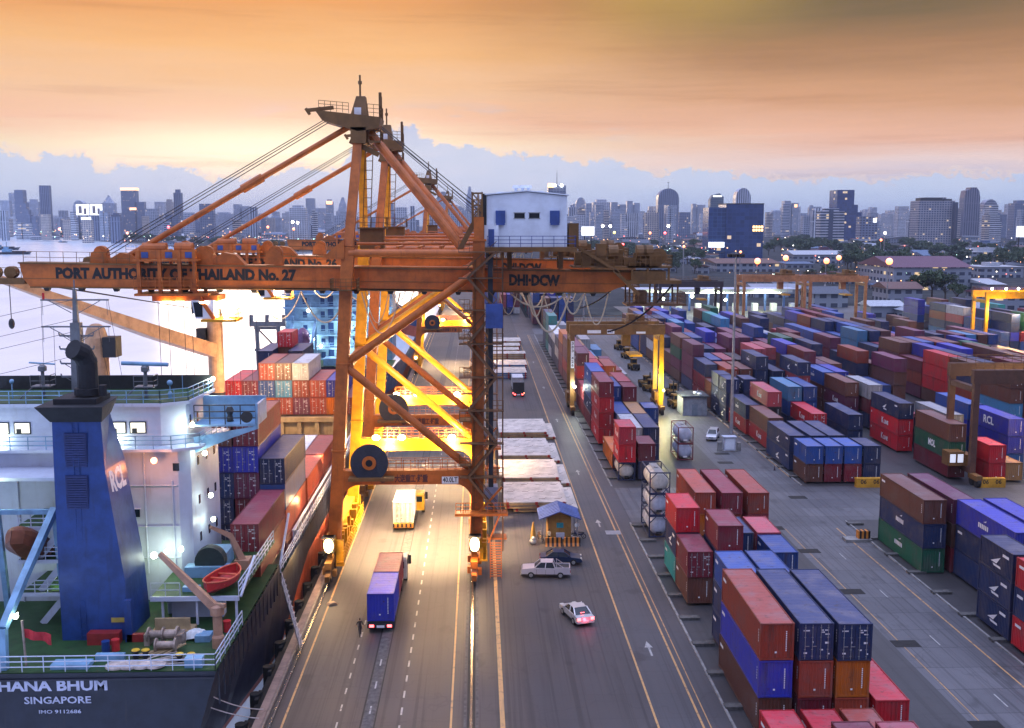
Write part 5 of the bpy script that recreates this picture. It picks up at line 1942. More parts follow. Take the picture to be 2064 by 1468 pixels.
# accommodation
mb = MB()
mb.prism([(-41.5, 85.0), (-24.2, 85.0), (-23.4, 85.8), (-22.9, 93.0), (-41.5, 93.0)], 'z', 6.0, 18.5)
ac = sp('accommodation', mb, M_SHIPW)
mb = MB()
mb.prism([(-41.5, 84.2), (-24.4, 84.2), (-22.4, 85.4), (-21.9, 93.0), (-41.5, 93.0)], 'z', 18.5, 18.72)
mb.prism([(-41.5, 85.6), (-25.6, 85.6), (-23.9, 86.8), (-23.4, 92.6), (-41.5, 92.6)], 'z', 18.72, 22.0)
mb.prism([(-41.5, 85.2), (-25.4, 85.2), (-23.5, 86.5), (-23.0, 93.0), (-41.5, 93.0)], 'z', 22.0, 22.25)
mb.box(-41.5, -31.2, 81.0, 85.0, 17.0, 17.25)
br = sp('bridge', mb, M_SHIPW)
sp('roof_deck', MB().prism([(-41.4, 85.4), (-25.5, 85.4), (-23.7, 86.6), (-23.2, 92.8), (-41.4, 92.8)], 'z', 22.25, 22.3), M_DECK, br)
mb = MB()
mb.rail([(-41.4, 84.4, 18.72), (-24.5, 84.4, 18.72), (-22.5, 85.5, 18.72), (-22.0, 92.8, 18.72)], 1.05, 1.4, .035, 2)
mb.rail([(-41.4, 85.3, 22.25), (-25.5, 85.3, 22.25), (-23.6, 86.6, 22.25), (-23.1, 92.8, 22.25)], 1.05, 1.3, .035, 2)
sp('railing', mb, M_SHIPB, br)
sp('bulwark', MB().box(-41.5, -23.2, 92.7, 92.85, 22.25, 23.5), M_DARK, br)
E_WIN = emit('lit_window', (1.0, .92, .62), 1.1)
for x, m in ((-29.6, 0), (-28.0, 0), (-38.9, 0), (-37.2, 0)):
    w = sp('window', MB().box(x, x + 1.15, 85.53, 85.58, 19.85, 20.65), E_WIN, br)
    sp('frame', MB().box(x - .09, x + 1.24, 85.545, 85.595, 19.76, 19.85).box(x - .09, x + 1.24, 85.545, 85.595, 20.65, 20.74).box(x - .09, x, 85.545, 85.595, 19.85, 20.65).box(x + 1.15, x + 1.24, 85.545, 85.595, 19.85, 20.65).box(x + .1, x + .5, 85.515, 85.528, 19.85, 20.2), M_DARK, w)
for y in (87.6, 89.3, 91.0):
    xx = -23.9 + (y - 86.8) / 5.8 * .5
    sp('window', MB().box(xx - .03, xx + .035, y, y + .95, 19.9, 20.9), M_GLASS, br)
for x, z, s_ in ((-27.9, 13.0, .5), (-24.6, 16.8, .5), (-28.2, 8.9, .6)):
    sp('window', MB().box(x, x + s_, 84.93, 84.985, z, z + s_ * 1.25), M_GLASS if z > 9.5 else E_WIN, ac)
    sp('window_hood', MB().box(x - .1, x + s_ + .1, 84.8, 84.99, z + s_ * 1.35, z + s_ * 1.35 + .07), M_SHIPW, ac)
for y in (87.4, 89.6, 91.6):
    for z in (16.7, 13.4, 10.2):
        xx = -23.4 + (y - 85.8) / 7.2 * .5
        sp('window', MB().box(xx - .02, xx + .04, y, y + .5, z, z + .75), M_GLASS, ac)
# bridge wing reaching to the ship's side
mb = MB()
mb.prism([(-23.3, 19.2), (-18.2, 20.1), (-18.2, 22.0), (-18.0, 22.0), (-18.0, 19.9), (-20.0, 19.2), (-23.2, 17.9)], 'y', 86.6, 86.8)
mb.prism([(-23.3, 20.1), (-18.1, 20.1), (-18.1, 20.25), (-23.3, 20.25)], 'y', 86.6, 90.2)
mb.box(-23.3, -18.0, 90.0, 90.2, 20.2, 22.1)
mb.box(-18.2, -18.0, 86.8, 90.0, 20.2, 21.9)
wg = sp('bridge_wing', mb, M_SHIPB, br)
mb = MB()
mb.rail([(-23.2, 86.7, 20.25), (-18.2, 86.7, 20.25)], 1.6, 1.3, .05, 2)
mb.lathe([(.3, 0), (.2, .5), (.35, .9), (.2, 1.2)], (-20.6, 88, 20.3), 10)
mb.lathe([(.34, -.06), (.48, -.06), (.48, .06), (.34, .06)], (-18.9, 86.5, 20.9), 16, 'y')
sp('wing_fittings', mb, M_DARK, wg)
# mast, yards, radar
mb = MB()
mb.frustum((-33.0, 88.5, 22.2), (1.0, 1.0), (-33.0, 88.5, 28.5), (.75, .75))
mb.frustum((-33.0, 88.5, 28.5), (.42, .42), (-33.0, 88.5, 31.2), (.25, .25))
mb.tube((-33.0, 88.5, 31.2), (-33.0, 88.5, 32.0), .06, 6)
for z, w in ((30.3, 2.75), (28.1, 2.8)):
    mb.box(-33 - w, -33 + w, 88.35, 88.55, z, z + .12)
    for s2 in (-1, 1):
        mb.beam((-33 + s2 * w * .75, 88.4, z), (-33 + s2 * .3, 88.4, z - 1.0), .06, .06)
        mb.tube((-33 + s2 * w * .95, 88.4, z), (-33 + s2 * w * .95, 88.4, z - 1.2), .02, 4)
for z in (27.4, 26.3, 25.1, 24.0):
    for s2 in (-1, 1):
        mb.beam((-33, 88.4, z), (-33 + s2 * 1.35, 88.4, z + .02), .12, .14)
        mb.beam((-33 + s2 * 1.35, 88.4, z), (-33 + s2 * 1.42, 88.4, z + .28), .09, .09)
        mb.beam((-33 + s2 * 1.1, 88.4, z), (-33 + s2 * .4, 88.4, z - .45), .05, .05)
ms_ = sp('mast', mb, M_MAST)
sp('signal_lamp', MB().tube((-35.5, 88.4, 30.42), (-35.5, 88.4, 30.95), .10, 8), plain('red_lamp_glass', (.5, .02, .03), .3), ms_)
for x, y, z, w, n in ((-27.4, 88.0, 22.3, 1.9, 1), (-36.0, 88.6, 22.3, 1.05, 0)):
    mb = MB()
    mb.tube((x, y, z), (x, y, z + 2.4), .15, 8)
    mb.lathe([(.1, 0), (.35, .1), (.35, .45), (.15, .6)], (x, y, z + 2.1), 10)
    mb.box(x - .8, x + .8, y - .6, y + .6, z + .9, z + .98)
    mb.rail([(x - .8, y - .6, z + .98), (x + .8, y - .6, z + .98), (x + .8, y + .6, z + .98)], .9, .8, .03, 1)
    mb.beam((x - .3, y - .1, z), (x - 1.3, y - .5, z - .02), .1, .1)
    mb.beam((x - .7, y - .3, z + .9), (x - 1.6, y - .9, z), .1, .1)
    rd = sp('radar_mast', mb, M_MAST)
    sp('radar_scanner', MB().tube((x - w, y, z + 2.88), (x + w, y, z + 2.74), .17 if n else .07, 10), M_SHIPB, rd)
mb = MB()
mb.tube((-25.3, 87.5, 22.3), (-25.3, 87.5, 23.5), .05, 6).ball((-25.3, 87.5, 23.6), .24, 10, 8).lathe([(.15, 0), (.2, .4), (.1, .6)], (-25.3, 87.5, 22.3), 8)
mb.tube((-24.4, 88, 22.3), (-24.4, 88, 24.4), .03, 5).tube((-38.3, 88, 22.3), (-38.3, 88, 23.6), .06, 6).ball((-38.3, 88, 23.7), .2, 8, 6)
sp('antenna', mb, M_SHIPB)
mb = MB()
for x, y0, z0_, z1_ in ((-35.7, 88.4, 30.4, 24.4), (-30.3, 88.4, 30.4, 24.0), (-34.8, 88.4, 28.2, 22.4), (-31.2, 88.4, 28.2, 22.4)):
    mb.tube((x, y0, z0_), (x + (.5 if x > -33 else -.5), y0 + 1, z1_), .018, 4)
for z in (25.8, 26.8, 28.4, 23.8):
    mb.tube((-33, 88.4, z + 2.0), (-46, 84, z - 1.0), .018, 4)
sp('stay_wire', mb, M_ROPE)
# ship's cargo cranes
for y, zt, zr in ((107.0, 26.3, None), (155.0, 24.4, 11.7)):
    mb = MB()
    x = -38.0
    mb.tube((x, y, 3.3), (x, y, zt - 1), 1.12, 20)
    mb.tube((x, y, zt - 1), (x, y, zt - .2), 1.12, 20, .9)
    mb.ball((x, y, zt - .3), .9, 14, 8, 1, 1, .8)
    cr = sp('cargo_crane', mb, M_SCRANE, smooth=False)
    if zr:
        sp('pedestal_band', MB().tube((x, y, zr), (x, y, zr + .5), 1.17, 20), M_DARK, cr)
        sp('jib', MB().beam((x - .4, y - .8, 18.4), (x - 5.2, y - 14, 22.6), 1.7, 1.9, 1.6, 1.7).beam((x - 5.2, y - 14, 22.6), (x - 14, y - 37, 30.6), 1.6, 1.7, .7, .7), M_SCRANE, cr)
        sp('driver_cab', MB().box(x - 2.4, x - 1.1, y - 1.3, y + .6, 19.3, 21.6), M_DARK, cr)
        mb = MB()
        for k in range(4):
            mb.tube((x - 13 + k * .4, y - 35, 30.2), (x - .3, y - .4, 24.0), .03, 4)
        mb.tube((x - 13.4, y - 36, 30.0), (x - 13.4, y - 36, 26), .05, 4).ball((x - 13.4, y - 36, 25.6), .5, 8, 6, .7, .7, 1.2)
        sp('hoist_rope', mb, M_ROPE, cr)
    else:
        sp('driver_cab', MB().box(x + .9, x + 2.2, y - 1.0, y + .8, 23.4, 25.4), M_DARK, cr)
# forward hatch and lashing structure below the far stacks
mb = MB()
mb.box(-40.5, -19.4, 157.0, 157.6, 3.3, 8.1)
for k in range(8):
    mb.box(-39.8 + 2.6 * k, -39.2 + 2.6 * k, 156.4, 156.98, 3.3, 8.0)
mb.box(-40.5, -19.4, 156.3, 156.9, 7.4, 8.12)
mb.box(-40.5, -19.4, 157.6, 190, 3.3, 7.9)
sp('hatch_coaming', mb, M_TANH)
mb = MB().box(-40, -19.6, 94.5, 152, 3.32, 4.5)
sp('hatch_cover', mb, M_TANH)
# starboard side deck: frames, rails, boxes in the flood light
mb = MB()
r = random.Random(3)
for k in range(34):
    y = 104 + k * 1.55
    mb.box(-18.55, -18.40, y, y + .14, 3.35, 6.2)
    if k % 3 == 0:
        mb.box(-19.2, -18.5, y, y + r.uniform(.5, 1.0), 3.35, 3.35 + r.uniform(.6, 1.8))
mb.box(-18.62, -18.35, 104, 156, 6.1, 6.22)
mb.box(-18.58, -18.42, 104, 156, 5.1, 5.18)
mb.rail([(-18.15, 95, 4.85), (-18.15, 156, 4.85)], 1.0, 1.5, .04, 2)
mb.beam((-18.7, 96, 3.4), (-18.7, 103, 8.2), .18, .25)
sp('side_deck_frame', mb, M_SHIPW)
# boats, davits, deck gear
def boat(cx, cy, cz, L, W, Hh, m, mi, rz, tilt=0.0, closed=False):
    mb = MB()
    n = 10
    vs, fs = [], []
    for i in range(n + 1):
        t = i / n * 2 - 1
        b = W / 2 * (1 - abs(t) ** 2.6) ** .8 + .02
        for s2, zz, kk in ((-1, Hh, 1), (-1, Hh * .45, .9), (0, 0 + .25 * abs(t) ** 3 * Hh, 0), (1, Hh * .45, .9), (1, Hh, 1)):
            vs.append((s2 * b * kk, t * L / 2, zz + .22 * Hh * t * t))
    for i in range(n):
        for k in range(4):
            a = i * 5 + k
            fs.append((a, a + 1, a + 6, a + 5))
    mb.mat(0).add(vs, fs)
    if closed:
        mb.mat(1)
        vs2, fs2 = [], []
        for i in range(n + 1):
            t = i / n * 2 - 1
            b = W / 2 * (1 - abs(t) ** 2.6) ** .8 + .02
            for k in range(7):
                a = pi * k / 6
                vs2.append((-b * cos(a), t * L / 2, Hh + .22 * Hh * t * t + sin(a) * Hh * .75 * (1 - t ** 4)))
        for i in range(n):
            for k in range(6):
                a = i * 7 + k
                fs2.append((a, a + 7, a + 8, a + 1))
        mb.add(vs2, fs2)
    else:
        mb.mat(1)
        for t in (-.5, 0, .45):
            b = W / 2 * (1 - abs(t) ** 2.6) ** .8 * .95
            mb.box(-b, b, t * L / 2 - .13, t * L / 2 + .13, Hh * .72, Hh * .8)
        for i in range(n):
            a, b_ = vs[i * 5], vs[(i + 1) * 5]
            mb.tube(a, b_, .07, 6)
            a, b_ = vs[i * 5 + 4], vs[(i + 1) * 5 + 4]
            mb.tube(a, b_, .07, 6)
    mb.xf(Matrix.Translation((cx, cy, cz)) @ Matrix.Rotation(rz, 4, 'Z') @ Matrix.Rotation(tilt, 4, 'X'))
    return mb
mred = plain('boat_red', (.50, .03, .03), .4)
mredi = plain('boat_inner_red', (.36, .02, .02), .5)
rb = boat(0, 0, 0, 4.9, 2.1, 1.0, mred, mredi, R(-14))
rb.mat(0)
o = bpy.data.objects.new('rescue_boat', rb.mesh('rescue_boat', [mred, plain('boat_trim', (.6, .10, .05), .4)]))
COL.objects.link(o)
o.location = (-19.95, 80.8, 8.42)
tag(o, 'small open red rescue boat in its cradle on the ship after deck', 'boat')
mor = plain('lifeboat_orange', (.20, .06, .025), .5)
lb = boat(0, 0, 0, 7.0, 2.6, 1.3, mor, mor, 0, R(-28), True)
o = bpy.data.objects.new('lifeboat', lb.mesh('lifeboat', [mor, mor]))
COL.objects.link(o)
o.location = (-34.2, 79.4, 11.2)
tag(o, 'brownish orange enclosed lifeboat on its ramp at the left picture edge', 'boat')
mb = MB()
for x in (-32.0, -36.3):
    mb.beam((x, 79.5, 15.2), (x - .5, 74.6, 11.4), .5, .5)
    mb.beam((x - .5, 74.6, 11.4), (x - .8, 71.6, 8.9), .5, .5)
    mb.beam((x - .8, 71.6, 8.9), (x - .8, 71.4, 6.0), .5, .5)
    mb.beam((x, 79.5, 15.2), (x, 80.5, 6.0), .4, .4)
mb.beam((-36.3, 79.5, 15.0), (-32.0, 79.5, 15.0), .35, .35)
sp('lifeboat_ramp', mb, M_SHIPB)
mb = MB()
for z in (8.6, 11.2, 13.8):
    mb.mat(1).box(-35.0, -30.95, 79.6, 84.9, z - .12, z)
    mb.mat(0).box(-35.0, -30.95, 79.5, 79.6, z - .25, z + .03)
    mb.rail([(-34.8, 79.55, z), (-31.0, 79.55, z)], 1.0, 1.0, .04, 2)
for z in (6.0, 8.6, 11.2):
    mb.beam((-33.6, 80.0, z), (-31.4, 80.0, z + 2.6), .12, .5)
sp('deck_stairs', mb, [M_SHIPW, M_DECK])
mb = MB()
mb.lathe([(.45, 0), (.45, .8), (.34, 1.0), (.34, 2.4), (.5, 2.5), (.5, 3.1), (.2, 3.3)], (-18.95, 74.9, 6.0), 14)
mb.beam((-19.0, 74.9, 8.9), (-22.9, 74.9, 13.1), .55, .6, .3, .32)
mb.beam((-19.0, 74.9, 9.2), (-18.3, 74.7, 9.2), .3, .3)
sp('provision_crane', mb, paint('davit_tan', (.46, .25, .16), .5, .35))
mb = MB()
mb.beam((-19.6, 86.0, 9.0), (-20.3, 85.5, 11.2), .6, .6, .35, .35).beam((-20.3, 85.5, 11.2), (-21.6, 84.3, 12.3), .45, .45, .25, .25)
mb.box(-20.1, -18.9, 85.4, 86.8, 8.32, 9.1)
sp('boat_davit', mb, paint('davit_tan', (.46, .25, .16), .5, .35))
mb = MB()
mb.lathe([(.55, -1.1), (.55, -1.0), (.3, -.95), (.3, -.1), (.55, -.05), (.55, .05), (.36, .1), (.36, .9), (.6, .95), (.6, 1.1)], (-23.1, 75.6, 6.75), 16, 'x')
mb.box(-24.4, -24.0, 75.2, 76.2, 6.0, 6.9).box(-22.1, -21.6, 75.0, 76.2, 6.0, 6.9)
mb.lathe([(.5, -.8), (.5, -.7), (.28, -.65), (.28, .5), (.5, .55), (.5, .7)], (-22.4, 74.0, 6.6), 14, 'x')
sp('mooring_winch', mb, M_BRASS)
for x, y in ((-21.0, 72.2), (-20.2, 72.2), (-23.6, 73.0), (-24.3, 73.0)):
    mb = MB()
    mb.mat(0).lathe([(.2, 0), (.2, .5), (.3, .52), (.3, .62)], (x, y, 6.02), 12)
    mb.mat(1).lathe([(.3, .62), (.26, .68)], (x, y, 6.02), 12)
    sp('bollard', mb, [M_DARK, plain('bollard_yellow', (.65, .40, .02), .5)])
mb = MB()
r = random.Random(9)
for k in range(9):
    a = r.uniform(0, 6)
    p0 = Vector((-23.2 + r.uniform(-.6, .6), 71.9 + r.uniform(-.5, .6), 6.08 + k * .02))
    mb.sag(p0, p0 + Vector((2.6 + r.uniform(-1, 1), r.uniform(.2, 1.4), .1)), -.05, .045, 8, 5)
for k in range(4):
    mb.lathe([(.55, 0), (.75, .03), (.75, .16), (.55, .19)], (-25.2 + k * .9, 71.6, 6.03 + .02 * k), 16)
sp('mooring_rope', mb, plain('rope_fibre', (.52, .44, .40), .8, var=.4))
mb = MB()
vs, fs = [], []
n = 8
for i in range(n + 1):
    for j in range(n + 1):
        vs.append((-21.9 + i * .2 + .1 * r.random(), 76.0 + j * .2, 6.1 + .5 * max(0, 1 - ((i - 4) ** 2 + (j - 4) ** 2) / 22) + .12 * r.random()))
for i in range(n):
    for j in range(n):
        a = i * (n + 1) + j
        fs.append((a, a + n + 1, a + n + 2, a + 1))
mb.add(vs, fs)
sp('tarpaulin', mb, plain('white_tarp', (.62, .66, .68), .7))
mb = MB()
mb.mat(0).box(-29.6, -27.0, 71.2, 72.3, 6.02, 6.35)
mb.mat(0).box(-20.4, -19.2, 71.2, 71.9, 6.02, 6.7)
mb.mat(1).box(-25.9, -24.7, 76.0, 76.4, 6.02, 6.6).box(-28.6, -26.3, 75.5, 76.3, 6.02, 6.9)
mb.mat(0).box(-23.6, -20.2, 83.5, 84.6, 8.33, 9.2).box(-22.9, -21.6, 80.2, 80.8, 8.33, 8.7)
sp('deck_locker', mb, [M_SHIPB, plain('locker_red', (.25, .02, .02), .5)])
mb = MB().mat(0).tube((-31.55, 72.0, 6.0), (-31.65, 72.0, 9.3), .09, 6)
sp('flagpole', mb, M_BRASS)
vs, fs = [], []
for i in range(9):
    for j in range(4):
        vs.append((-31.6 + i * .24, 72.0 + .12 * sin(i * 1.3 + j * .4), 8.7 - j * .22 - i * .05 - (.04 * j if i > 6 else 0)))
for i in range(8):
    for j in range(3):
        a = i * 4 + j
        fs.append((a, a + 4, a + 5, a + 1))
fl = MB().add(vs, fs)
sp('ensign', fl, plain('ensign_red', (.38, .015, .025), .7))
# pipes, vents, drums and hose gear
for x, z0_, z1_ in ((-28.9, 6.0, 17.0), (-28.6, 6.0, 14.0), (-26.9, 8.3, 18.4), (-24.7, 8.3, 16.0), (-37.0, 6.0, 17.0)):
    sp('pipe', MB().tube((x, 84.9, z0_), (x, 84.9, z1_), .07, 6), M_SHIPW, ac)
for z in (9.6, 12.2, 15.6):
    sp('pipe', MB().tube((-29.0, 84.92, z), (-24.3, 84.92, z), .05, 6), M_SHIPW, ac)
for x, y in ((-27.8, 82.4), (-29.6, 82.8), (-24.4, 82.0)):
    sp('vent', MB().lathe([(.22, 0), (.22, .9), (.42, 1.0), (.38, 1.25), (.1, 1.35)], (x, y, 6.02), 12), M_SHIPW)
for i, (x, y) in enumerate(((-19.6, 77.6), (-19.0, 77.9), (-26.8, 74.2), (-26.2, 74.5))):
    sp('oil_drum', MB().lathe([(.28, 0), (.30, .02), (.28, .3), (.30, .32), (.28, .6), (.30, .85), (.05, .86)], (x, y, 6.02), 12), mred if i % 2 else M_FUN)
sp('capstan_base', MB().box(-24.5, -21.5, 77.4, 78.8, 6.02, 6.3), M_TANH)
sp('control_stand', MB().box(-24.3, -21.7, 77.6, 77.8, 6.3, 7.2), M_TANH)
for k in range(5):
    sp('timber', MB().beam((-24.6 + .5 * k, 73.2, 6.1), (-22.4 + .3 * k, 74.6, 6.2 + .06 * k), .12, .1), M_TANH)
for x0, x1, y0, y1, z0_, z1_ in ((-20.9, -19.8, 75.8, 76.9, 6.02, 6.5), (-27.0, -25.0, 72.6, 73.0, 6.02, 6.5), (-22.6, -20.8, 85.3, 88.5, 8.32, 9.6)):
    sp('deck_box', MB().box(x0, x1, y0, y1, z0_, z1_), M_SHIPB)
mb = MB()
mb.lathe([(1.2, -.5), (1.25, 0), (1.2, .5)], (-21.7, 84.4, 9.5), 20, 'y')
sp('cable_drum', mb, plain('drum_dark', (.015, .03, .03), .6))
mb = MB()
for k in range(15):
    y = 71.2 + k * 1.55
    mb.box(-18.12, -18.02, y, y + .06, 3.4, 6.0)
mb.tube((-42, 70.62, 5.55), (-18.2, 70.62, 5.55), .07, 6)
sp('rubbing_strake', mb, M_HULL)
# lamps on the ship
lp = [(-29.0, 85.2, 19.35, 'w', 90), (-38.3, 85.2, 19.4, 'w', 90), (-25.6, 83.4, 18.0, 'o', 330), (-37.6, 80.3, 17.1, 'y', 260),
      (-26.0, 83.6, 10.2, 'y', 90), (-25.1, 84.0, 10.4, 'w', 25), (-24.0, 84.2, 10.5, 'w', 35), (-22.4, 88.4, 11.8, 'w', 45),
      (-22.3, 87.5, 14.1, 'w', 45), (-22.4, 86.5, 17.9, 'w', 60), (-23.3, 86.4, 20.3, 'w', 150), (-23.0, 92.4, 23.2, 'w', 250), (-31.8, 81.5, 9.4, 'y', 200), (-32.2, 72.3, 9.5, 'w', 30)]
for x, y, z, k, pw in lp:
    big = .27 if k in 'oy' else .2
    l_ = sp('deck_lamp', MB().ball((x, y, z), big, 10, 6).tube((x, y, z), (x, y + .4, z + .1), .04, 5), {'w': E_GREENW, 'y': E_GREENW, 'o': E_ORANGE}[k])
    lamp((x + 30, y - 71 - .5, z - .1), pw, {'w': (.86, 1.0, .86), 'y': (.8, 1, .42), 'o': (1, .33, .08)}[k], .25, parent=ship)

lamp((-18.2 + 30, 111 - 71, 7.5), 450, WARM, .3, parent=ship)
lamp((-18.6 + 30, 128 - 71, 9.0), 900, WARM, .3, parent=ship)
lamp((-30 + 30, 150 - 71, 15.0), 6500, WARM, .5, parent=ship)
for a, b in (((-41.5, 71, 5.6), (-28.5, 64.0, .3)), ((-20.5, 71, 5.4), (QX + .1, 77.0, .2)), ((-22.5, 71, 5.4), (QX + .1, 75.5, .2))):
    mb = MB().sag(a, b, .6, .045, 12, 5)
    solo('mooring_line', mb, plain('rope_fibre', (.52, .44, .40), .8, var=.4), 'thin pale mooring line running down from the ship stern to the quay', 'rope', 'mooring lines of the near ship')
gw = MB()
for s2 in (-.4, .4):
    gw.beam((-17.8, 94 + s2, 4.4), (-15.2, 88 + s2, .5), .08, .3)
for k in range(12):
    f = k / 12
    gw.box(-17.8 + 2.6 * f - .02, -17.8 + 2.6 * f + .22, 93.6 - 6 * f, 94.4 - 6 * f, 4.35 - 3.9 * f, 4.42 - 3.9 * f)
gw.rail([(-17.8, 93.6, 4.4), (-15.2, 87.6, .5)], 1.0, .9, .03, 1)
solo('gangway', gw, plain('gangway_aluminium', (.35, .3, .28), .4, .5), 'sloping metal gangway between the ship side and the quay edge', 'gangway')

# ------------------------------------------------------------------ second ship ahead
s2 = empty('cargo_ship', (-30, 222, 0), 'second ship ahead with white lit superstructure and dark blue hull', 'ship')
def s2p(name, mb, mats, parent=None):
    mb.v = [(x + 30, y - 222, z) for x, y, z in mb.v]
    return part(name, mb, mats, parent or s2)
s2p('hull', hull([(221, 12, 9, 6.4), (232, 12.2, 11.8, 6.2), (260, 12.2, 12.2, 4.6), (360, 12.2, 12.2, 4.6), (385, 1, .6, 8)], None, 1.2), [paint('second_hull_blue', (.012, .05, .14), .45, .3), M_BOOT])
mb = MB()
mb.box(-42.5, -19.0, 236, 248, 6.2, 22.0)
for z in (9.0, 12.0, 15.0, 18.0, 21.0):
    mb.box(-42.8, -18.6, 234.6, 235.98, z, z + .3)
h2 = s2p('superstructure', mb, M_SHIPB)  # white superstructure, its blue light painted in
mb = MB()
for z in (7, 10, 13, 16, 19):
    for x in (-38.5, -34.6, -29.5, -27.6, -23):
        mb.box(x, x + .9, 235.9, 235.97, z, z + 1.3)
    mb.box(-33.0, -31.8, 235.88, 235.96, z - .5, z + 1.8)
s2p('window', mb, plain('ship_window_navy', (.02, .05, .16), .2), h2)
mb = MB()
for i, z in enumerate((9.3, 12.3, 15.3, 18.3)):
    mb.rail([(-42.6, 234.7, z), (-18.7, 234.7, z)], 1.1, 2.0, .05, 1)
    mb.beam((-29 if i % 2 else -26, 235.2, z), (-26 if i % 2 else -29, 235.2, z + 2.8), .15, .4)
s2p('railing', mb, M_SHIPB, h2)
s2p('deck_floor', MB().box(-42, -18.2, 221.3, 236, 6.35, 6.45), M_DECK)
lbm = plain('lifeboat_mauve', (.22, .08, .20), .5)
lb = boat(0, 0, 0, 8.5, 3.0, 1.6, lbm, lbm, R(8), R(-35), True)
o = bpy.data.objects.new('lifeboat', lb.mesh('lifeboat', [lbm, lbm]))
COL.objects.link(o)
o.location = (-37.5, 229, 10.5)
tag(o, 'mauve enclosed lifeboat tilted on the stern of the second ship', 'boat')
mb = MB()
for x in (-40.3, -35.4):
    mb.beam((x, 233, 15), (x, 224, 8.5), .5, .5).beam((x, 225, 6.4), (x, 225, 10), .5, .5).beam((x, 233, 6.4), (x, 233, 16.5), .5, .5)
mb.box(-42, -39.5, 226, 230, 6.4, 8.6).box(-33, -30, 227, 231, 6.4, 7.9).box(-27, -23, 226, 232, 6.4, 8.2)
s2p('boat_ramp', mb, M_SHIPB)
lm = MB()
for x, z in ((-39, 11.5), (-36, 11.5), (-34.5, 9.8), (-29.5, 18.2), (-29.5, 15.2), (-26, 12.2), (-30.2, 9.2), (-24, 20.5), (-21, 14.5), (-27.5, 8.0), (-37, 17.6)):
    lm.ball((x, 234.2, z), .36, 8, 6)
s2p('deck_lamp', lm, E_WHITE)
for x, z in ((-38, 11.5), (-29, 14.0), (-23, 17), (-30, 9)):
    lamp((x + 30, 233 - 222, z), 1500, (.9, 1, .95), .4, parent=s2)
mb = MB()
for y in (262, 290, 318):
    mb.lathe([(1.0, 0), (1.0, 10), (1.4, 10.3), (1.4, 13), (.5, 13.5)], (-30, y, 5), 12)
    mb.beam((-30, y, 16), (-27, y - 18, 22), .9, .9)
s2p('cargo_crane', mb, M_SHIPB)
mb = MB()
for x in (-42.3, -38.2):
    mb.beam((x * .92 - 3.2, 205, 5.5), (x, 205, 17), .7, .7).beam((x * .92 - 3.2, 205, 5.5), (x * .92 - 3.2, 206.0, 9), 1.0, 1.0)
for z in (8, 12.2, 16.4):
    mb.box(-42.8, -38.0, 204.7, 205.3, z, z + .5)
mb.beam((-42, 205, 12), (-38.5, 205, 8.5), .3, .3).beam((-42, 205, 16.4), (-38.4, 205, 12.5), .3, .3)
mb.box(-43.6, -36.8, 204.4, 205.6, 17, 17.9)
for x in (-43.3, -40.3, -37.1):
    mb.box(x - .3, x + .3, 204.5, 205.5, 17.9, 19.2)
solo('derrick_mast', mb, M_MAST, 'dark grey lattice derrick mast standing on the bow against the pale river', 'mast')

# ------------------------------------------------------------------ hatch covers stacked on the quay
M_HATCH = paint('hatch_cover_cream', (0.62, 0.55, 0.49), .6, .14, (.40, .25, .14), False)
M_HATCHB = paint('hatch_cover_edge_blue', (.03, .14, .36), .5, .3)


def hatch(x0, x1, y0, y1, z, label, blue=False):
    mb = MB()
    mb.mat(0).box(x0, x1, y0, y1, z + .30, z + .42)
    mb.mat(1)
    for x in [x0 + .2 + (x1 - x0 - .5) * k / 6 for k in range(7)]:
        mb.box(x, x + .12, y0 + .1, y1 - .1, z + .02, z + .30)
    mb.box(x0 + .05, x1 - .05, y0 + .03, y0 + .15, z, z + .30)
    mb.box(x0 + .05, x1 - .05, y1 - .15, y1 - .03, z, z + .30)
    root = solo('hatch_cover', mb, [M_HATCH, M_HATCHB if blue else M_TANH], label, 'hatch cover', 'ship hatch covers stacked beside the quay crane')
    m2 = MB()
    r = random.Random(int(x0 * 7 + y0))
    cx, cy, cz = root.location
    for i in range(4):
        for j in range(3):
            X, Y = x0 + (x1 - x0) * (.12 + .25 * i), y0 + (y1 - y0) * (.15 + .35 * j)
            m2.box(X - .40 - cx, X + .40 - cx, Y - .04 - cy, Y + .04 - cy, z + .42 - cz, z + .44 - cz)
            m2.box(X + .5 - cx, X + .58 - cx, Y + .5 - cy, Y + .58 - cy, z + .42 - cz, z + .46 - cz)
    part('lashing_eye', m2, M_GRATE, root)
    m3 = MB()
    for X in (x0 + .3, (x0 + x1) / 2, x1 - .5):
        m3.box(X - cx, X + .35 - cx, y0 - .12 - cy, y0 + .03 - cy, z + .08 - cz, z + .45 - cz)
    part('cleat', m3, plain('cleat_red', (.35, .04, .03), .6), root)
    return root


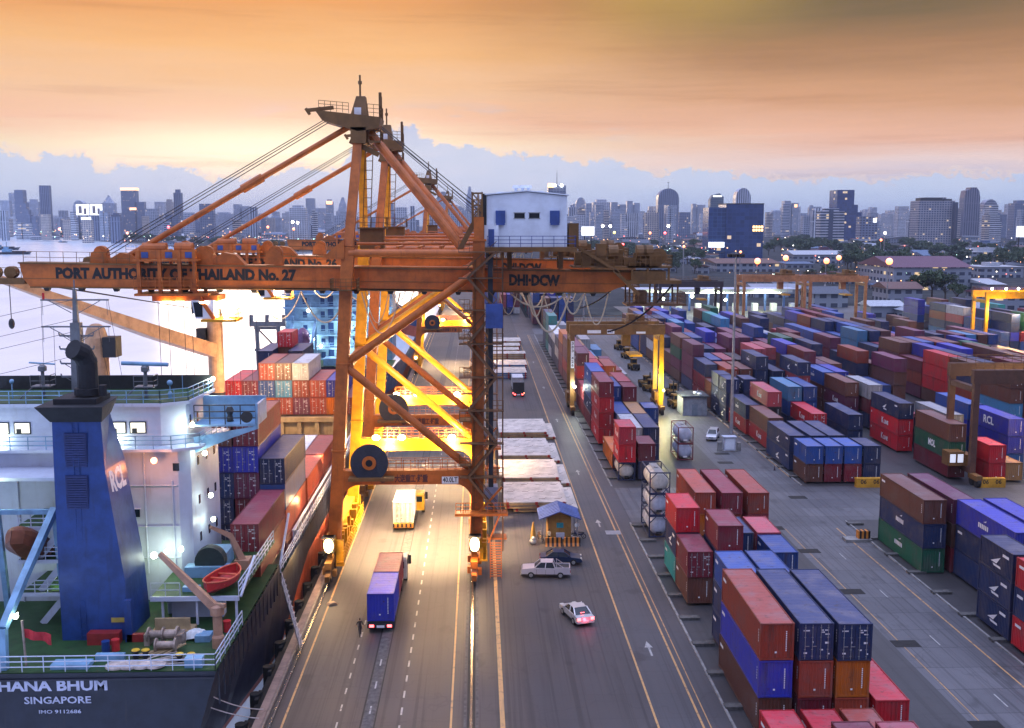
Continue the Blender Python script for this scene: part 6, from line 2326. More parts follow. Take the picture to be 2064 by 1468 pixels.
hs = [(131.8, 142.6, 3.2, 11.2), (145.0, 156.6, 3.0, 11.3), (159.4, 172.5, 3.1, 11.1), (177.6, 190, 3.5, 11.7)]
nm = ['nearest', 'second', 'third', 'fourth']
for k, (y0, y1, x0, x1) in enumerate(hs):
    hatch(x0 + 1.2, x1 + 1.5, y0 + .5, y1 + .6, .10, 'cream hatch cover at the bottom of the %s pile behind the guard booth' % nm[k])
    hatch(x0 + .1, x1 + .3, y0 + .2, y1 - .1, .58, 'cream hatch cover in the middle of the %s pile behind the guard booth' % nm[k])
    hatch(x0, x1, y0, y1, 1.06, 'cream stained hatch cover on top of the %s pile behind the guard booth' % nm[k], False)
fs_ = [(250, 260, 'blue'), (264, 274, 'blue'), (287, 293, ''), (296, 302, ''), (306, 313, ''), (318, 328, '')]
for k, (y0, y1, c) in enumerate(fs_):
    for j in range(3):
        hatch(2.6 + (k % 2) * .6, 11.6 + (k % 3) * .7, y0, y1, .1 + .5 * j, 'cream hatch cover, %s layer of the %s pile beyond the road truck' % (('lowest', 'middle', 'top')[j], ORD[k]), c == 'blue')
for i, (x, y) in enumerate(((2.3, 134), (2.3, 148), (2.4, 163))):
    solo('steel_stand', MB().box(x - .25, x + .25, y, y + .3, 0, 2.6).rail([(x, y, .1), (x, y + 7, .1)], 1.6, 1.0, .05, 2), M_TANH, 'rusty steel stand beside the %s hatch cover pile' % nm[i], 'steel stand', 'rusty stands beside the hatch covers')

# ------------------------------------------------------------------ guard booth and its clutter
bo = empty('guard_booth', (9.35, 121.0, 0), 'small yellow timber guard booth with blue gable roof beside the quay road', 'booth')
MWOOD = paint('booth_timber', (.42, .23, .06), .6, .35)
mb = MB()
for k in range(11):
    x = -1.35 + k * .245
    mb.box(x, x + .225, -1.5, -1.42, 0, 2.9)
mb.box(-1.35, 1.35, -1.42, 1.5, 0, 2.9)
mb.prism([(-1.35, 2.9), (1.35, 2.9), (0, 3.55)], 'y', -1.45, 1.5)
wa = part('wall', mb, MWOOD, bo)
part('window', MB().box(-.35, .45, -1.56, -1.51, 1.7, 2.3), plain('cyan_pane', (.05, .30, .36), .2), bo)
part('air_conditioner', MB().box(-.4, .55, -1.95, -1.52, .5, 1.15).lathe([(.05, -.47), (.26, -.47), (.26, -.45), (.05, -.45)], (.08, -1.5, .82), 16, 'y'), M_SHIPW, bo)
mb = MB()
for s2_ in (-1, 1):
    mb.prism([(0, 3.78), (s2_ * 2.4, 2.85), (s2_ * 2.4, 2.93), (0, 3.86)], 'y', -2.4, 2.6)
    for k in range(9):
        y = -2.3 + k * .58
        mb.beam((0, y, 3.88), (s2_ * 2.4, y, 2.95), .05, .05)
part('roof', mb, paint('booth_roof_blue', (.10, .16, .42), .45, .2), bo)
part('post', MB().box(2.0, 2.1, -2.2, -2.1, 0, 2.95).box(-2.1, -2.0, -2.2, -2.1, 0, 2.95).box(2.0, 2.1, 2.3, 2.4, 0, 2.95), M_STEEL, bo)
part('wall_clock', MB().lathe([(.02, -.02), (.26, -.02), (.26, .02), (.02, .02)], (1.95, -2.18, 2.2), 16, 'y'), M_WHITE, bo)
myb = NT('hazard_stripes')
wv = myb.new('ShaderNodeTexWave', wave_type='BANDS', bands_direction='X', wave_profile='SAW')
wv.inputs['Scale'].default_value = .62
myb.l.new(myb.coords('Object'), wv.inputs['Vector'])
myb.done(myb.mix(myb.math('GREATER_THAN', wv.outputs['Fac'], .5), (.62, .22, .03, 1), (.015, .014, .014, 1)), .6)
for i, x in enumerate((8.6, 10.7)):
    mb = MB().prism([(-.4, 0), (.4, 0), (.16, .35), (.13, .95), (-.13, .95), (-.16, .35)], 'x', -.95, .95)
    mb.v = [(a + x, b + 118.1, c) for a, b, c in mb.v]
    solo('road_barrier', mb, myb.m, 'black and orange striped concrete barrier before the booth, %s one' % ('left', 'right')[i], 'barrier', 'striped barriers before the booth')
mb = MB()
mb.tube((6.2, 119.4, 0), (6.35, 119.6, 2.4), .04, 6).lathe([(.32, 0), (.3, .6), (.2, 1.3), (.05, 2.1)], (6.3, 119.5, .3), 10)
solo('folded_parasol', mb, paint('parasol_yellow', (.6, .32, .06), .7, .2), 'folded yellow parasol standing left of the guard booth', 'parasol')
solo('white_sack', MB().ball((6.2, 118.6, .35), .42, 10, 8, 1, .8, .85).ball((6.3, 118.5, .75), .25, 8, 6), plain('sack_white', (.6, .58, .52), .8), 'bulging white sack leaning at the parasol foot', 'sack')


def motorbike(loc, rz, col, label):
    root = empty('motorbike', loc, label, 'motorbike', 'motorbikes parked beside the guard booth', rz)
    for y in (-.62, .62):
        mb = MB()
        for k in range(14):
            a, b = 2 * pi * k / 14, 2 * pi * (k + 1) / 14
            mb.tube((0, y + .25 * cos(a), .3 + .25 * sin(a)), (0, y + .25 * cos(b), .3 + .25 * sin(b)), .045, 6)
        mb.tube((-.05, y, .3), (.05, y, .3), .06, 8)
        part('wheel', mb, M_RUBBER, root)
    m = plain(label[:12] + '_paint', col, .35)
    mb = MB().prism([(-.55, .55), (-.2, .35), (.3, .35), (.5, .6), (.42, .95), (.3, .6), (-.1, .58), (-.75, .75)], 'x', -.12, .12)
    part('body', mb, m, root)
    part('seat', MB().box(-.11, .11, -.7, .02, .70, .78), M_DARK, root)
    part('handlebar', MB().tube((0, .55, .4), (0, .38, 1.0), .03, 6).tube((-.3, .36, 1.02), (.3, .36, 1.02), .02, 6), M_STEEL, root)
    return root


motorbike((11.0, 119.8, .01), R(60), (.5, .5, .52), 'white motorbike parked at the right corner of the guard booth')
motorbike((11.7, 120.9, .01), R(75), (.04, .05, .12), 'dark motorbike parked beside the white one near the booth')
motorbike((7.2, 120.2, .01), R(20), (.3, .18, .1), 'brownish motorbike parked left of the guard booth')


# ------------------------------------------------------------------ cars
def car(loc, rz, kind, paint_m, label, brake=False, scale=1.0):
    root = empty({'pickup': 'pickup_truck', 'sedan': 'sedan_car', 'suv': 'suv_car'}[kind], loc, label, 'car', None, rz)
    W = 1.72
    if kind == 'sedan':
        L, low = 4.5, [(-2.25, .35), (2.25, .35), (2.27, .62), (2.1, .78), (1.0, .92), (-1.5, .95), (-2.2, .92), (-2.27, .6)]
        cab = [(1.05, .92), (.35, 1.40), (-.85, 1.42), (-1.6, .95)]
    elif kind == 'suv':
        L, low = 4.6, [(-2.3, .4), (2.3, .4), (2.32, .75), (2.1, .98), (1.1, 1.08), (-2.2, 1.08), (-2.32, .7)]
        cab = [(1.15, 1.08), (.45, 1.70), (-1.95, 1.72), (-2.25, 1.08)]
    else:
        L, low = 5.1, [(-2.55, .45), (2.5, .45), (2.55, .8), (2.4, 1.0), (1.15, 1.10), (-.95, 1.08), (-.97, 1.05), (-2.55, 1.05)]
        cab = [(1.2, 1.08), (.55, 1.66), (-.75, 1.68), (-1.0, 1.06)]
    mb = MB()
    n = len(low)
    vs = []
    for x, k in ((-W / 2, 1), (-W / 2 + .05, 1), (W / 2 - .05, 1), (W / 2, 1)):
        for (y, z) in low:
            s = .985 if abs(x) > W / 2 - .01 else 1.0
            vs.append((x, y * s, .35 + (z - .35) * (.99 if s < 1 else 1)))
    fs = []
    for r_ in range(3):
        for k in range(n):
            fs.append((r_ * n + k, r_ * n + (k + 1) % n, (r_ + 1) * n + (k + 1) % n, (r_ + 1) * n + k))
    fs += [tuple(range(n - 1, -1, -1)), tuple(range(3 * n, 4 * n))]
    mb.add(vs, fs)
    # roof and pillars: a cabin narrower at the top
    def cabpts(inset_b, inset_t, grow=0):
        out = []
        for s in (-1, 1):
            for i, (y, z) in enumerate(cab):
                ins = inset_t if i in (1, 2) else inset_b
                out.append((s * (W / 2 - ins), y, z))
        return out
    c = cabpts(.06, .22)
    mb.add([c[1], c[2], c[6], c[5]] + [(x, y, z - .06) for x, y, z in (c[1], c[2], c[6], c[5])], [(0, 1, 2, 3), (4, 7, 6, 5), (0, 4, 5, 1), (1, 5, 6, 2), (2, 6, 7, 3), (3, 7, 4, 0)])
    for s in (0, 4):
        for i, j in ((0, 1), (3, 2)):
            mb.beam(c[s + i], c[s + j], .09, .09)
        mid0 = Vector(c[s + 0]).lerp(Vector(c[s + 3]), .52)
        mid1 = Vector(c[s + 1]).lerp(Vector(c[s + 2]), .45)
        mb.beam(mid0, mid1, .08, .08)
    if kind == 'pickup':
        for x in (-W / 2 + .06, W / 2 - .06):
            mb.box(x - .05, x + .05, -2.5, -.98, 1.05, 1.16)
        mb.box(-W / 2 + .1, W / 2 - .1, -2.54, -2.46, 1.05, 1.16)
        mb.tube((-.7, -1.15, 1.08), (-.7, -1.1, 1.66), .04, 6).tube((.7, -1.15, 1.08), (.7, -1.1, 1.66), .04, 6)
        mb.beam((-.72, -1.1, 1.62), (-.74, -1.9, 1.1), .06, .06).beam((.72, -1.1, 1.62), (.74, -1.9, 1.1), .06, .06)
    part('body', mb, paint_m, root)
    g = MB()
    cc = [(x * .985, y, z - .01) for x, y, z in c]
    g.add(cc, [(0, 1, 5, 4), (2, 3, 7, 6), (0, 3, 2, 1), (4, 5, 6, 7)])
    part('window', g, M_GLASS, root)
    if kind == 'pickup':
        part('load_bed', MB().box(-W / 2 + .14, W / 2 - .14, -2.44, -1.0, 1.06, 1.075), M_DARK, root)
    for x in (-W / 2 + .06, W / 2 - .06):
        for y in (-L * .30, L * .30):
            w = part('wheel', MB().lathe([(.14, -.11), (.33, -.11), (.34, 0), (.33, .11), (.14, .11)], (x, y, .34), 18, 'x'), M_RUBBER, root)
            part('rim', MB().lathe([(.03, -.125), (.2, -.12), (.2, .12), (.03, .125)], (x, y, .34), 12, 'x'), M_STEEL, w)
    for s in (-1, 1):
        part('headlight', MB().box(s * .62 - .18, s * .62 + .18, L / 2 - .16, L / 2 + .015, .62, .78), plain('lamp_glass', (.7, .7, .65), .15), root)
        part('tail_light', MB().box(s * .66 - .17, s * .66 + .17, -L / 2 - .04, -L / 2 + .2, .62, .86), E_RED if brake else plain('tail_glass', (.3, .01, .01), .2), root)
    for s in (-1, 1):
        part('wing_mirror', MB().box(s * (W / 2 + .1) - .09, s * (W / 2 + .1) + .09, .72, .86, .95, 1.1), paint_m, root)
    dl = MB()
    for s in (-1, 1):
        for y in (.95, 0, -.9):
            dl.box(s * (W / 2 + .002) - .004, s * (W / 2 + .002) + .004, y - .012, y + .012, .42, .92)
        dl.box(s * (W / 2 + .002) - .006, s * (W / 2 + .002) + .006, -L * .2, L * .2, .34, .42)
    part('door_seam', dl, M_DARK, root)
    part('grille', MB().box(-.4, .4, L / 2 + .0, L / 2 + .03, .55, .75), M_DARK, root)
    part('number_plate', MB().box(-.26, .26, -L / 2 - .04, -L / 2 - .015, .5, .62), M_WHITE, root)
    for y0_, y1_ in ((-L / 2 - .07, -L / 2 + .1), (L / 2 - .1, L / 2 + .06)):
        part('bumper', MB().box(-W / 2 + .05, W / 2 - .05, y0_, y1_, .36, .5), M_STEEL if kind == 'pickup' else paint_m, root)
    if brake:
        lamp((0, -L / 2 - .35, .75), 22, (1, .08, .12), .15, parent=root)
        part('brake_lamp', MB().box(-.2, .2, -1.42, -1.36, 1.02, 1.08), E_RED, root)
    return root


def carpaint(name, col):
    if name not in _mats:
        t = NT(name)
        t.done((*col, 1), .28, .35)
        t.b.inputs['Coat Weight'].default_value = .6
        t.b.inputs['Coat Roughness'].default_value = .08
        _mats[name] = t.m
    return _mats[name]


car((7.0, 107.6, .006), R(86), 'pickup', carpaint('silver_car', (.55, .53, .60)), 'silver double-cab pickup parked in front of the striped barriers')
car((8.9, 111.8, .006), R(-93), 'sedan', carpaint('navy_car', (.012, .03, .09)), 'dark blue sedan parked between the pickup and the booth')
car((9.1, 95.4, .006), R(17), 'sedan', carpaint('white_car', (.62, .60, .60)), 'white sedan with red brake lights driving on the quay apron', True)
car((40.1, 178.0, .010), R(160), 'suv', carpaint('white_suv', (.55, .56, .6)), 'white and black car parked by the tall lamp mast')


# ------------------------------------------------------------------ trucks
def trailer(root, L, m, ofs=0.0):
    mb = MB()
    for x in (-.45, .45):
        mb.box(x - .08, x + .08, -L / 2, L / 2, .78, .98)
    for k in range(9):
        y = -L / 2 + .1 + k * (L - .2) / 8
        mb.box(-1.18, 1.18, y - .07, y + .07, .86, .99)
    ch = part('chassis', mb, m, root)
    for y in (-L / 2 + 1.2, -L / 2 + 2.5, L / 2 - 1.6):
        for s in (-1, 1):
            part('wheel', MB().lathe([(.2, -.25), (.5, -.25), (.5, .25), (.2, .25)], (s * .93, y, .5), 16, 'x'), M_RUBBER, root)
    part('bumper', MB().box(-1.2, 1.2, -L / 2 - .12, -L / 2, .45, .85), m, root)
    for s in (-1, 1):
        part('tail_light', MB().box(s * .8 - .2, s * .8 + .2, -L / 2 - .15, -L / 2 - .12, .55, .78), E_RED, root)
    part('number_plate', MB().box(-.35, .35, -L / 2 - .15, -L / 2 - .12, .5, .72), M_WHITE, root)


def cab(root, y, m, dx=0.0):
    mb = MB()
    mb.prism([(y - 1.0, .6), (y + 1.05, .6), (y + 1.1, 1.6), (y + .9, 2.75), (y - .9, 2.8), (y - 1.0, 2.6)], 'x', dx - 1.15, dx + 1.15)
    c = part('cab', mb, m, root)
    part('windscreen', MB().prism([(y + 1.1, 1.62), (y + .93, 2.6), (y + .95, 2.61), (y + 1.125, 1.63)], 'x', dx - 1.0, dx + 1.0).box(dx - .9, dx + .9, y - 1.03, y - 1.005, 1.7, 2.4).box(dx + 1.152, dx + 1.17, y - .4, y + .7, 1.7, 2.45), M_GLASS, c)
    part('mirror', MB().box(dx + 1.2, dx + 1.5, y + .8, y + .9, 1.6, 2.5).box(dx - 1.5, dx - 1.2, y + .8, y + .9, 1.6, 2.5), M_DARK, c)
    for s in (-1, 1):
        part('wheel', MB().lathe([(.2, -.2), (.5, -.2), (.5, .2), (.2, .2)], (dx + s * .95, y + .3, .5), 16, 'x'), M_RUBBER, root)


def load_box(loc, L, col, label, d=False, letters=None):
    o = bpy.data.objects.new('shipping_container', cmesh('walls_d' if d else 'walls_e', L, 2.58))
    COL.objects.link(o)
    o.location = loc
    o.color = (*col, 1)
    tag(o, label, 'container', 'containers carried by trucks')
    cpart('frame', 'frame', L, 2.58, o, tuple(v * .9 for v in col))
    if d:
        for dn, xs in (('door_l', (-.30, -.82)), ('door_r', (.30, .82))):
            dd = cpart('door', dn, L, 2.58, o, col)
            for x in xs:
                cpart('locking_bar', 'bar%.2f' % x, L, 2.58, dd)
    return o


t1 = empty('container_truck', (-8.85, 98.8, .006), 'truck carrying a blue and a maroon container under the near crane', 'truck')
trailer(t1, 12.6, M_DARK)
cab(t1, 7.6, paint('cab_white', (.5, .48, .46), .4, .1), .35)
load_box((-8.85, 95.7, 1.0), 6.06, PAL['royal'], 'royal blue short container at the rear of the truck under the near crane')
load_box((-8.85, 101.85, 1.0), 6.06, PAL['maroon'], 'maroon short container ahead of the blue one on the same truck')
t2 = empty('yard_truck', (-9.0, 127.6, .006), 'yellow yard truck carrying a bright white container below the crane', 'truck')
M_YTRUCK = paint('truck_yellow', (.66, .36, .03), .45, .15)
trailer(t2, 6.6, M_YTRUCK)
cab(t2, 5.0, M_YTRUCK, 1.0)
part('chevron_board', MB().mat(0).box(-1.2, 1.2, -3.5, -3.44, .55, 1.0), myb.m, t2)
load_box((-9.0, 127.6, 1.0), 6.06, (.72, .70, .66), 'bright white short container on the yellow truck below the crane', True)
t3 = empty('container_truck', (8.6, 229.0, .006), 'dark truck with grey container waiting beyond the hatch cover piles', 'truck')
trailer(t3, 12.4, M_DARK)
cab(t3, 7.4, paint('cab_white', (.5, .48, .46), .4, .1))
part('tail_board', MB().box(-1.2, 1.2, -6.2, -6.0, 1.0, 3.2), M_DARK, t3)
for s in (-1, 1):
    part('marker_lamp', MB().ball((s * 1.15, -6.2, .9), .14, 8, 6), E_RED if s < 0 else E_ORANGE, t3)
load_box((8.6, 230.6, 1.0), 6.06, PAL['grey'], 'grey short container on the dark truck beyond the hatch covers')


# ------------------------------------------------------------------ people
def person(loc, rz, label, shirt, trousers, stride=.35, scale=1.0):
    J = {'pel': (0, 0, .95, .13), 'bel': (0, .01, 1.10, .125), 'che': (0, .02, 1.30, .145), 'nec': (0, .03, 1.47, .055), 'hea': (0, .06, 1.60, .095), 'top': (0, .05, 1.72, .075)}
    E_ = [('pel', 'bel'), ('bel', 'che'), ('che', 'nec'), ('nec', 'hea'), ('hea', 'top')]
    for s, n in ((-1, 'l'), (1, 'r')):
        st = stride * s
        J.update({n + 'hip': (s * .10, 0, .90, .095), n + 'kne': (s * .11, st * .55 + .05, .50, .06), n + 'ank': (s * .11, st, .10, .042), n + 'toe': (s * .12, st + .17, .045, .035),
                  n + 'sho': (s * .19, .02, 1.40, .06), n + 'elb': (s * .25, -st * .35, 1.14, .042), n + 'wri': (s * .25, -st * .75 + .06, .92, .032), n + 'han': (s * .245, -st * .85 + .08, .82, .036)})
        E_ += [('pel', n + 'hip'), (n + 'hip', n + 'kne'), (n + 'kne', n + 'ank'), (n + 'ank', n + 'toe'), ('che', n + 'sho'), (n + 'sho', n + 'elb'), (n + 'elb', n + 'wri'), (n + 'wri', n + 'han')]
    ks = list(J)
    me = bpy.data.meshes.new('person_skeleton')
    me.from_pydata([J[k][:3] for k in ks], [(ks.index(a), ks.index(b)) for a, b in E_], [])
    ob = bpy.data.objects.new('person_tmp', me)
    COL.objects.link(ob)
    md = ob.modifiers.new('skin', 'SKIN')
    for i, k in enumerate(ks):
        sv = me.skin_vertices[0].data[i]
        sv.radius = (J[k][3], J[k][3] * (.8 if k in ('che', 'bel', 'pel') else 1))
        sv.use_root = k == 'pel'
    ob.modifiers.new('sub', 'SUBSURF').levels = 1
    dg = bpy.context.evaluated_depsgraph_get()
    m2 = bpy.data.meshes.new_from_object(ob.evaluated_get(dg))
    bpy.data.objects.remove(ob)
    m2.name = 'person'
    m2.materials.clear()
    for m in (plain('skin_tone', (.32, .18, .11), .6), shirt, trousers, plain('dark_hair', (.012, .01, .01), .6)):
        m2.materials.append(m)
    for p in m2.polygons:
        c = p.center
        p.material_index = 3 if (c.z > 1.64 or (c.z > 1.56 and c.y < .02)) else 0 if (c.z > 1.45 or (c.z < 1.1 and abs(c.x) > .2)) else 1 if c.z > .97 else 2 if c.z > .09 else 3
    o = bpy.data.objects.new('person', m2)
    COL.objects.link(o)
    o.location = loc
    o.rotation_euler = (0, 0, rz)
    o.scale = (scale,) * 3
    return tag(o, label, 'person')


dk = plain('dark_clothes', (.02, .02, .025), .8)
person((-10.6, 91.6, .01), R(20), 'person in dark clothes walking behind the loaded truck', dk, dk)
person((8.1, 118.9, .01), R(-40), 'person in a pale shirt standing at the booth corner', plain('pale_shirt', (.45, .42, .36), .8), dk, .08)
solo('wheel_chock', MB().prism([(-.5, 0), (.5, 0), (.25, .22), (-.3, .2)], 'y', -.3, .3).xf(Matrix.Translation((-14.2, 99.8, .02)) @ Matrix.Rotation(.5, 4, 'Z')), plain('chock_tan', (.5, .33, .18), .7), 'pale wedge lying on the yellow line near the quay edge', 'wedge')

# ------------------------------------------------------------------ things in the yard lane
def tractor(loc, rz, label, big=False):
    root = empty('yard_tractor', loc, label, 'tractor', 'yellow machines parked along the yard lane', rz)
    m = paint('machine_ochre', (.27, .15, .03), .55, .45)
    part('body', MB().prism([(-2.2, .6), (2.0, .6), (2.1, 1.3), (.4, 1.5), (-2.2, 1.4)], 'x', -1.0, 1.0), m, root)
    c = part('cab', MB().box(-.7, .7, -.6, .7, 1.5, 2.7).box(-.8, .8, -.7, .8, 2.7, 2.82), m, root)
    part('window', MB().box(-.72, .72, -.5, .6, 1.75, 2.5).box(-.6, .6, -.62, .72, 1.75, 2.5), M_GLASS, c)
    for x in (-.9, .9):
        for y in (-1.4, 1.2):
            part('wheel', MB().lathe([(.2, -.22), (.58, -.22), (.58, .22), (.2, .22)], (x, y, .58), 14, 'x'), M_RUBBER, root)
    part('counterweight', MB().box(-.9, .9, -2.6, -2.2, .7, 1.6), M_DARK, root)
    if big:
        part('mast', MB().beam((-.5, 2.3, .3), (-.5, 2.2, 3.8), .2, .25).beam((.5, 2.3, .3), (.5, 2.2, 3.8), .2, .25).box(-1.2, 1.2, 2.25, 2.45, 1.0, 1.5), M_DARK, root)
    return root


for i, (u, v, rz, b) in enumerate(((1248, 705, 10, 0), (1263, 722, 12, 0), (1277, 745, 8, 0), (1304, 782, 200, 1), (1313, 790, 205, 1), (1356, 800, 185, 1), (1362, 822, 190, 0))):
    p = gz(u, v)
    tractor((p.x, p.y, .012), R(rz), 'yellow yard machine, %s from the far end of the parked line by the gantry' % ORD[i], b)
sh_ = empty('equipment_shed', (41.5, 203.0, 0), 'small grey metal shed with dark flat roof in the yard lane', 'shed')
part('wall', MB().box(-2.3, 2.3, -2.9, 3.2, 0, 3.6), paint('shed_grey', (.36, .40, .46), .5, .3), sh_)
mb = MB()
for k in range(8):
    mb.box(-2.2 + k * .6, -2.1 + k * .6, -2.95, -2.905, .1, 3.5)
    mb.box(-2.35, -2.305, -2.8 + k * .8, -2.7 + k * .8, .1, 3.5)
part('wall_rib', mb, paint('shed_grey', (.36, .40, .46), .5, .3), sh_)
part('roof', MB().box(-2.7, 2.7, -3.3, 3.6, 3.6, 3.85), plain('shed_roof', (.045, .055, .065), .6), sh_)
part('roof_vent', MB().lathe([(.35, 0), (.5, .3), (.3, .5)], (.5, -.5, 3.85), 12).lathe([(.35, 0), (.5, .3), (.3, .5)], (1.0, -2, 3.85), 12), M_SHIPW, sh_)
part('door', MB().box(-.6, .5, -2.96, -2.91, .05, 2.2), plain('shed_door', (.2, .25, .3), .5), sh_)
pk = empty('power_kiosk', (40.6, 168.3, 0), 'white electrical kiosk at the foot of the tall lamp mast', 'kiosk')
part('cabinet', MB().box(-.9, .9, -.5, .6, .2, 2.3).box(-1.1, 1.1, -.7, .8, 2.3, 2.45), M_SHIPW, pk)
part('plinth', MB().box(-1.2, 1.2, -.8, .9, 0, .2), M_KERB, pk)
part('door', MB().box(-.75, .75, -.53, -.505, .35, 2.15), M_HOUSE, pk)
part('side_box', MB().box(-1.9, -1.15, -.3, .3, 0, 1.5).box(1.3, 1.9, -.2, .4, 0, 1.4), M_KERB, pk)
cone = MB().lathe([(.2, 0), (.2, .05), (.12, .06), (.03, .7)], (44.2, 154.5, .012), 10)
solo('traffic_cone', cone, plain('cone_dark', (.05, .03, .04), .6), 'single dark traffic cone standing on the yard lane', 'cone')
for i, (x, y) in enumerate(((54.6, 144.0), (71.6, 143.4))):
    cc = empty('barrier_block', (x, y, .01), 'yellow concrete block marked 06 06 at the end of the %s container row' % ('near', 'right')[i], 'barrier block', 'yellow numbered blocks at row ends')
    part('block', MB().box(-1.9, 1.9, -.4, .4, 0, 1.3), paint('block_yellow', (.60, .30, .02), .6, .25), cc)
    part('number', MB().text('06', (-1.35, -.41, .55), (1, 0, 0), (0, 0, 1), .6, .03, .85).text('06', (.45, -.41, .55), (1, 0, 0), (0, 0, 1), .6, .03, .85), M_BLACK, cc)
wb = empty('warning_block', (44.9, 119.0, .01), 'small yellow and black block beside the near right container stack', 'barrier block')
part('block', MB().box(-.9, .5, -.4, .4, .3, 1.2), myb.m, wb)
part('base', MB().box(-2.4, .6, -.8, .8, 0, .3), M_KERB, wb)


def mast(x, y, h, label, col=None, top=None, r0=.32, grp='tall lamp masts over the yard'):
    root = empty('lamp_mast', (x, y, 0), label, 'lamp mast', grp)
    part('pole', MB().tube((0, 0, 0), (0, 0, h), r0, 12, r0 * .42).lathe([(r0 * 1.9, 0), (r0 * 1.9, .3), (r0, .9)], (0, 0, 0), 12), M_STEEL, root)
    mb = MB().lathe([(.9, 0), (1.0, .1), (.9, .2)], (0, 0, h - .4), 14)
    for k in range(6):
        a = k * pi / 3
        mb.box(1.1 * cos(a) - .25, 1.1 * cos(a) + .25, 1.1 * sin(a) - .25, 1.1 * sin(a) + .25, h - .8, h - .3)
    part('lamp_ring', mb, M_DARK, root)
    if col:
        rr = 1.0 + y / 900
        part('lamp', MB().ball((0, -1.0, h - .9), rr, 12, 8), col, root)
    return root


mast(41.3, 170.0, 32, 'tall slender unlit lamp mast in the yard lane by the white kiosk')
mast(33.0, 330, 27, 'tall grey lamp mast behind the brown quayside gantry')
for u, vt, vb, Y, n in ((1526, 523, 640, 560, 'leftmost'), (1583, 517, 600, 640, 'second from the left'), (1665, 523, 600, 620, 'middle'), (1690, 517, 600, 760, 'small fourth'), (1791, 523, 640, 480, 'rightmost')):
    p = gy(u, vt, Y)
    mast(p.x, Y, p.z, 'lamp mast with glowing orange head, %s one above the far gantries' % n, E_ORANGE, grp='orange lamp masts behind the yard')
# ------------------------------------------------------------------ the town and the skyline
def facade(name, glass, floor_h, bay, wfrac, hfrac, lit, rough=.5):
    t = NT(name)
    oi = t.new('ShaderNodeObjectInfo')
    tcn = t.new('ShaderNodeTexCoord')
    sp_ = t.new('ShaderNodeSeparateXYZ')
    t.l.new(tcn.outputs['Object'], sp_.inputs[0])
    xy = t.math('ADD', sp_.outputs[0], t.math('MULTIPLY', sp_.outputs[1], 1.0))
    fx = t.math('DIVIDE', xy, bay)
    fz = t.math('DIVIDE', sp_.outputs[2], floor_h)
    wx = t.math('LESS_THAN', t.math('FRACT', t.math('ADD', fx, 100.0)), wfrac)
    wz = t.math('LESS_THAN', t.math('FRACT', fz), hfrac)
    g = t.new('ShaderNodeNewGeometry')
    ns = t.new('ShaderNodeSeparateXYZ')
    t.l.new(g.outputs['Normal'], ns.inputs[0])
    wall = t.math('LESS_THAN', t.math('ABSOLUTE', ns.outputs[2]), .5)
    w = t.math('MULTIPLY', t.math('MULTIPLY', wx, wz), wall)
    cell = t.new('ShaderNodeCombineXYZ')
    t.put(cell.inputs[0], t.math('FLOOR', t.math('ADD', fx, 100.0)))
    t.put(cell.inputs[1], t.math('FLOOR', fz))
    t.put(cell.inputs[2], t.math('MULTIPLY', oi.outputs['Random'], 50.0))
    wn_ = t.new('ShaderNodeTexWhiteNoise')
    t.put(wn_.inputs[0], cell.outputs[0])
    n = t.noise(t.coords('Object'), .05, 4)
    base = t.mix(t.math('MULTIPLY', t.step(n, .35, .7), .35), oi.outputs['Color'], (.10, .11, .13, 1))
    on = t.math('MULTIPLY', w, t.math('GREATER_THAN', wn_.outputs['Value'], 1 - lit))
    tint = t.mix(t.math('MULTIPLY', wn_.outputs['Value'], .4), (*glass, 1), (*[min(1, x * 2.6) for x in glass], 1))
    t.done(t.mix(w, base, tint), t.math('SUBTRACT', rough, t.math('MULTIPLY', w, rough - .15)))
    t.b.inputs['Emission Color'].default_value = (1, .72, .36, 1)
    t.put(t.b.inputs['Emission Strength'], t.math('MULTIPLY', on, 0.9))
    return t.m


F_GRID = facade('facade_grid', (.05, .075, .13), 3.6, 4.2, .62, .55, .02)
F_BAND = facade('facade_bands', (.03, .045, .08), 3.9, 9.0, .985, .5, .03)
F_FINE = facade('facade_fine', (.04, .06, .10), 3.4, 2.6, .55, .6, .025)
F_VERT = facade('facade_vertical', (.04, .055, .09), 40.0, 5.0, .45, .97, .0)
F_GLASS = facade('facade_glass', (.02, .045, .14), 4.0, 4.5, .93, .9, .012, .25)
F_NEAR = facade('facade_low', (.04, .05, .08), 4.0, 5.0, .6, .45, .10)
E_SIGN = emit('sign_white', (.95, .98, 1.0), 1.6)
E_SIGNO = emit('sign_orange', (1.0, .45, .12), 3.0)
BR = random.Random(77)


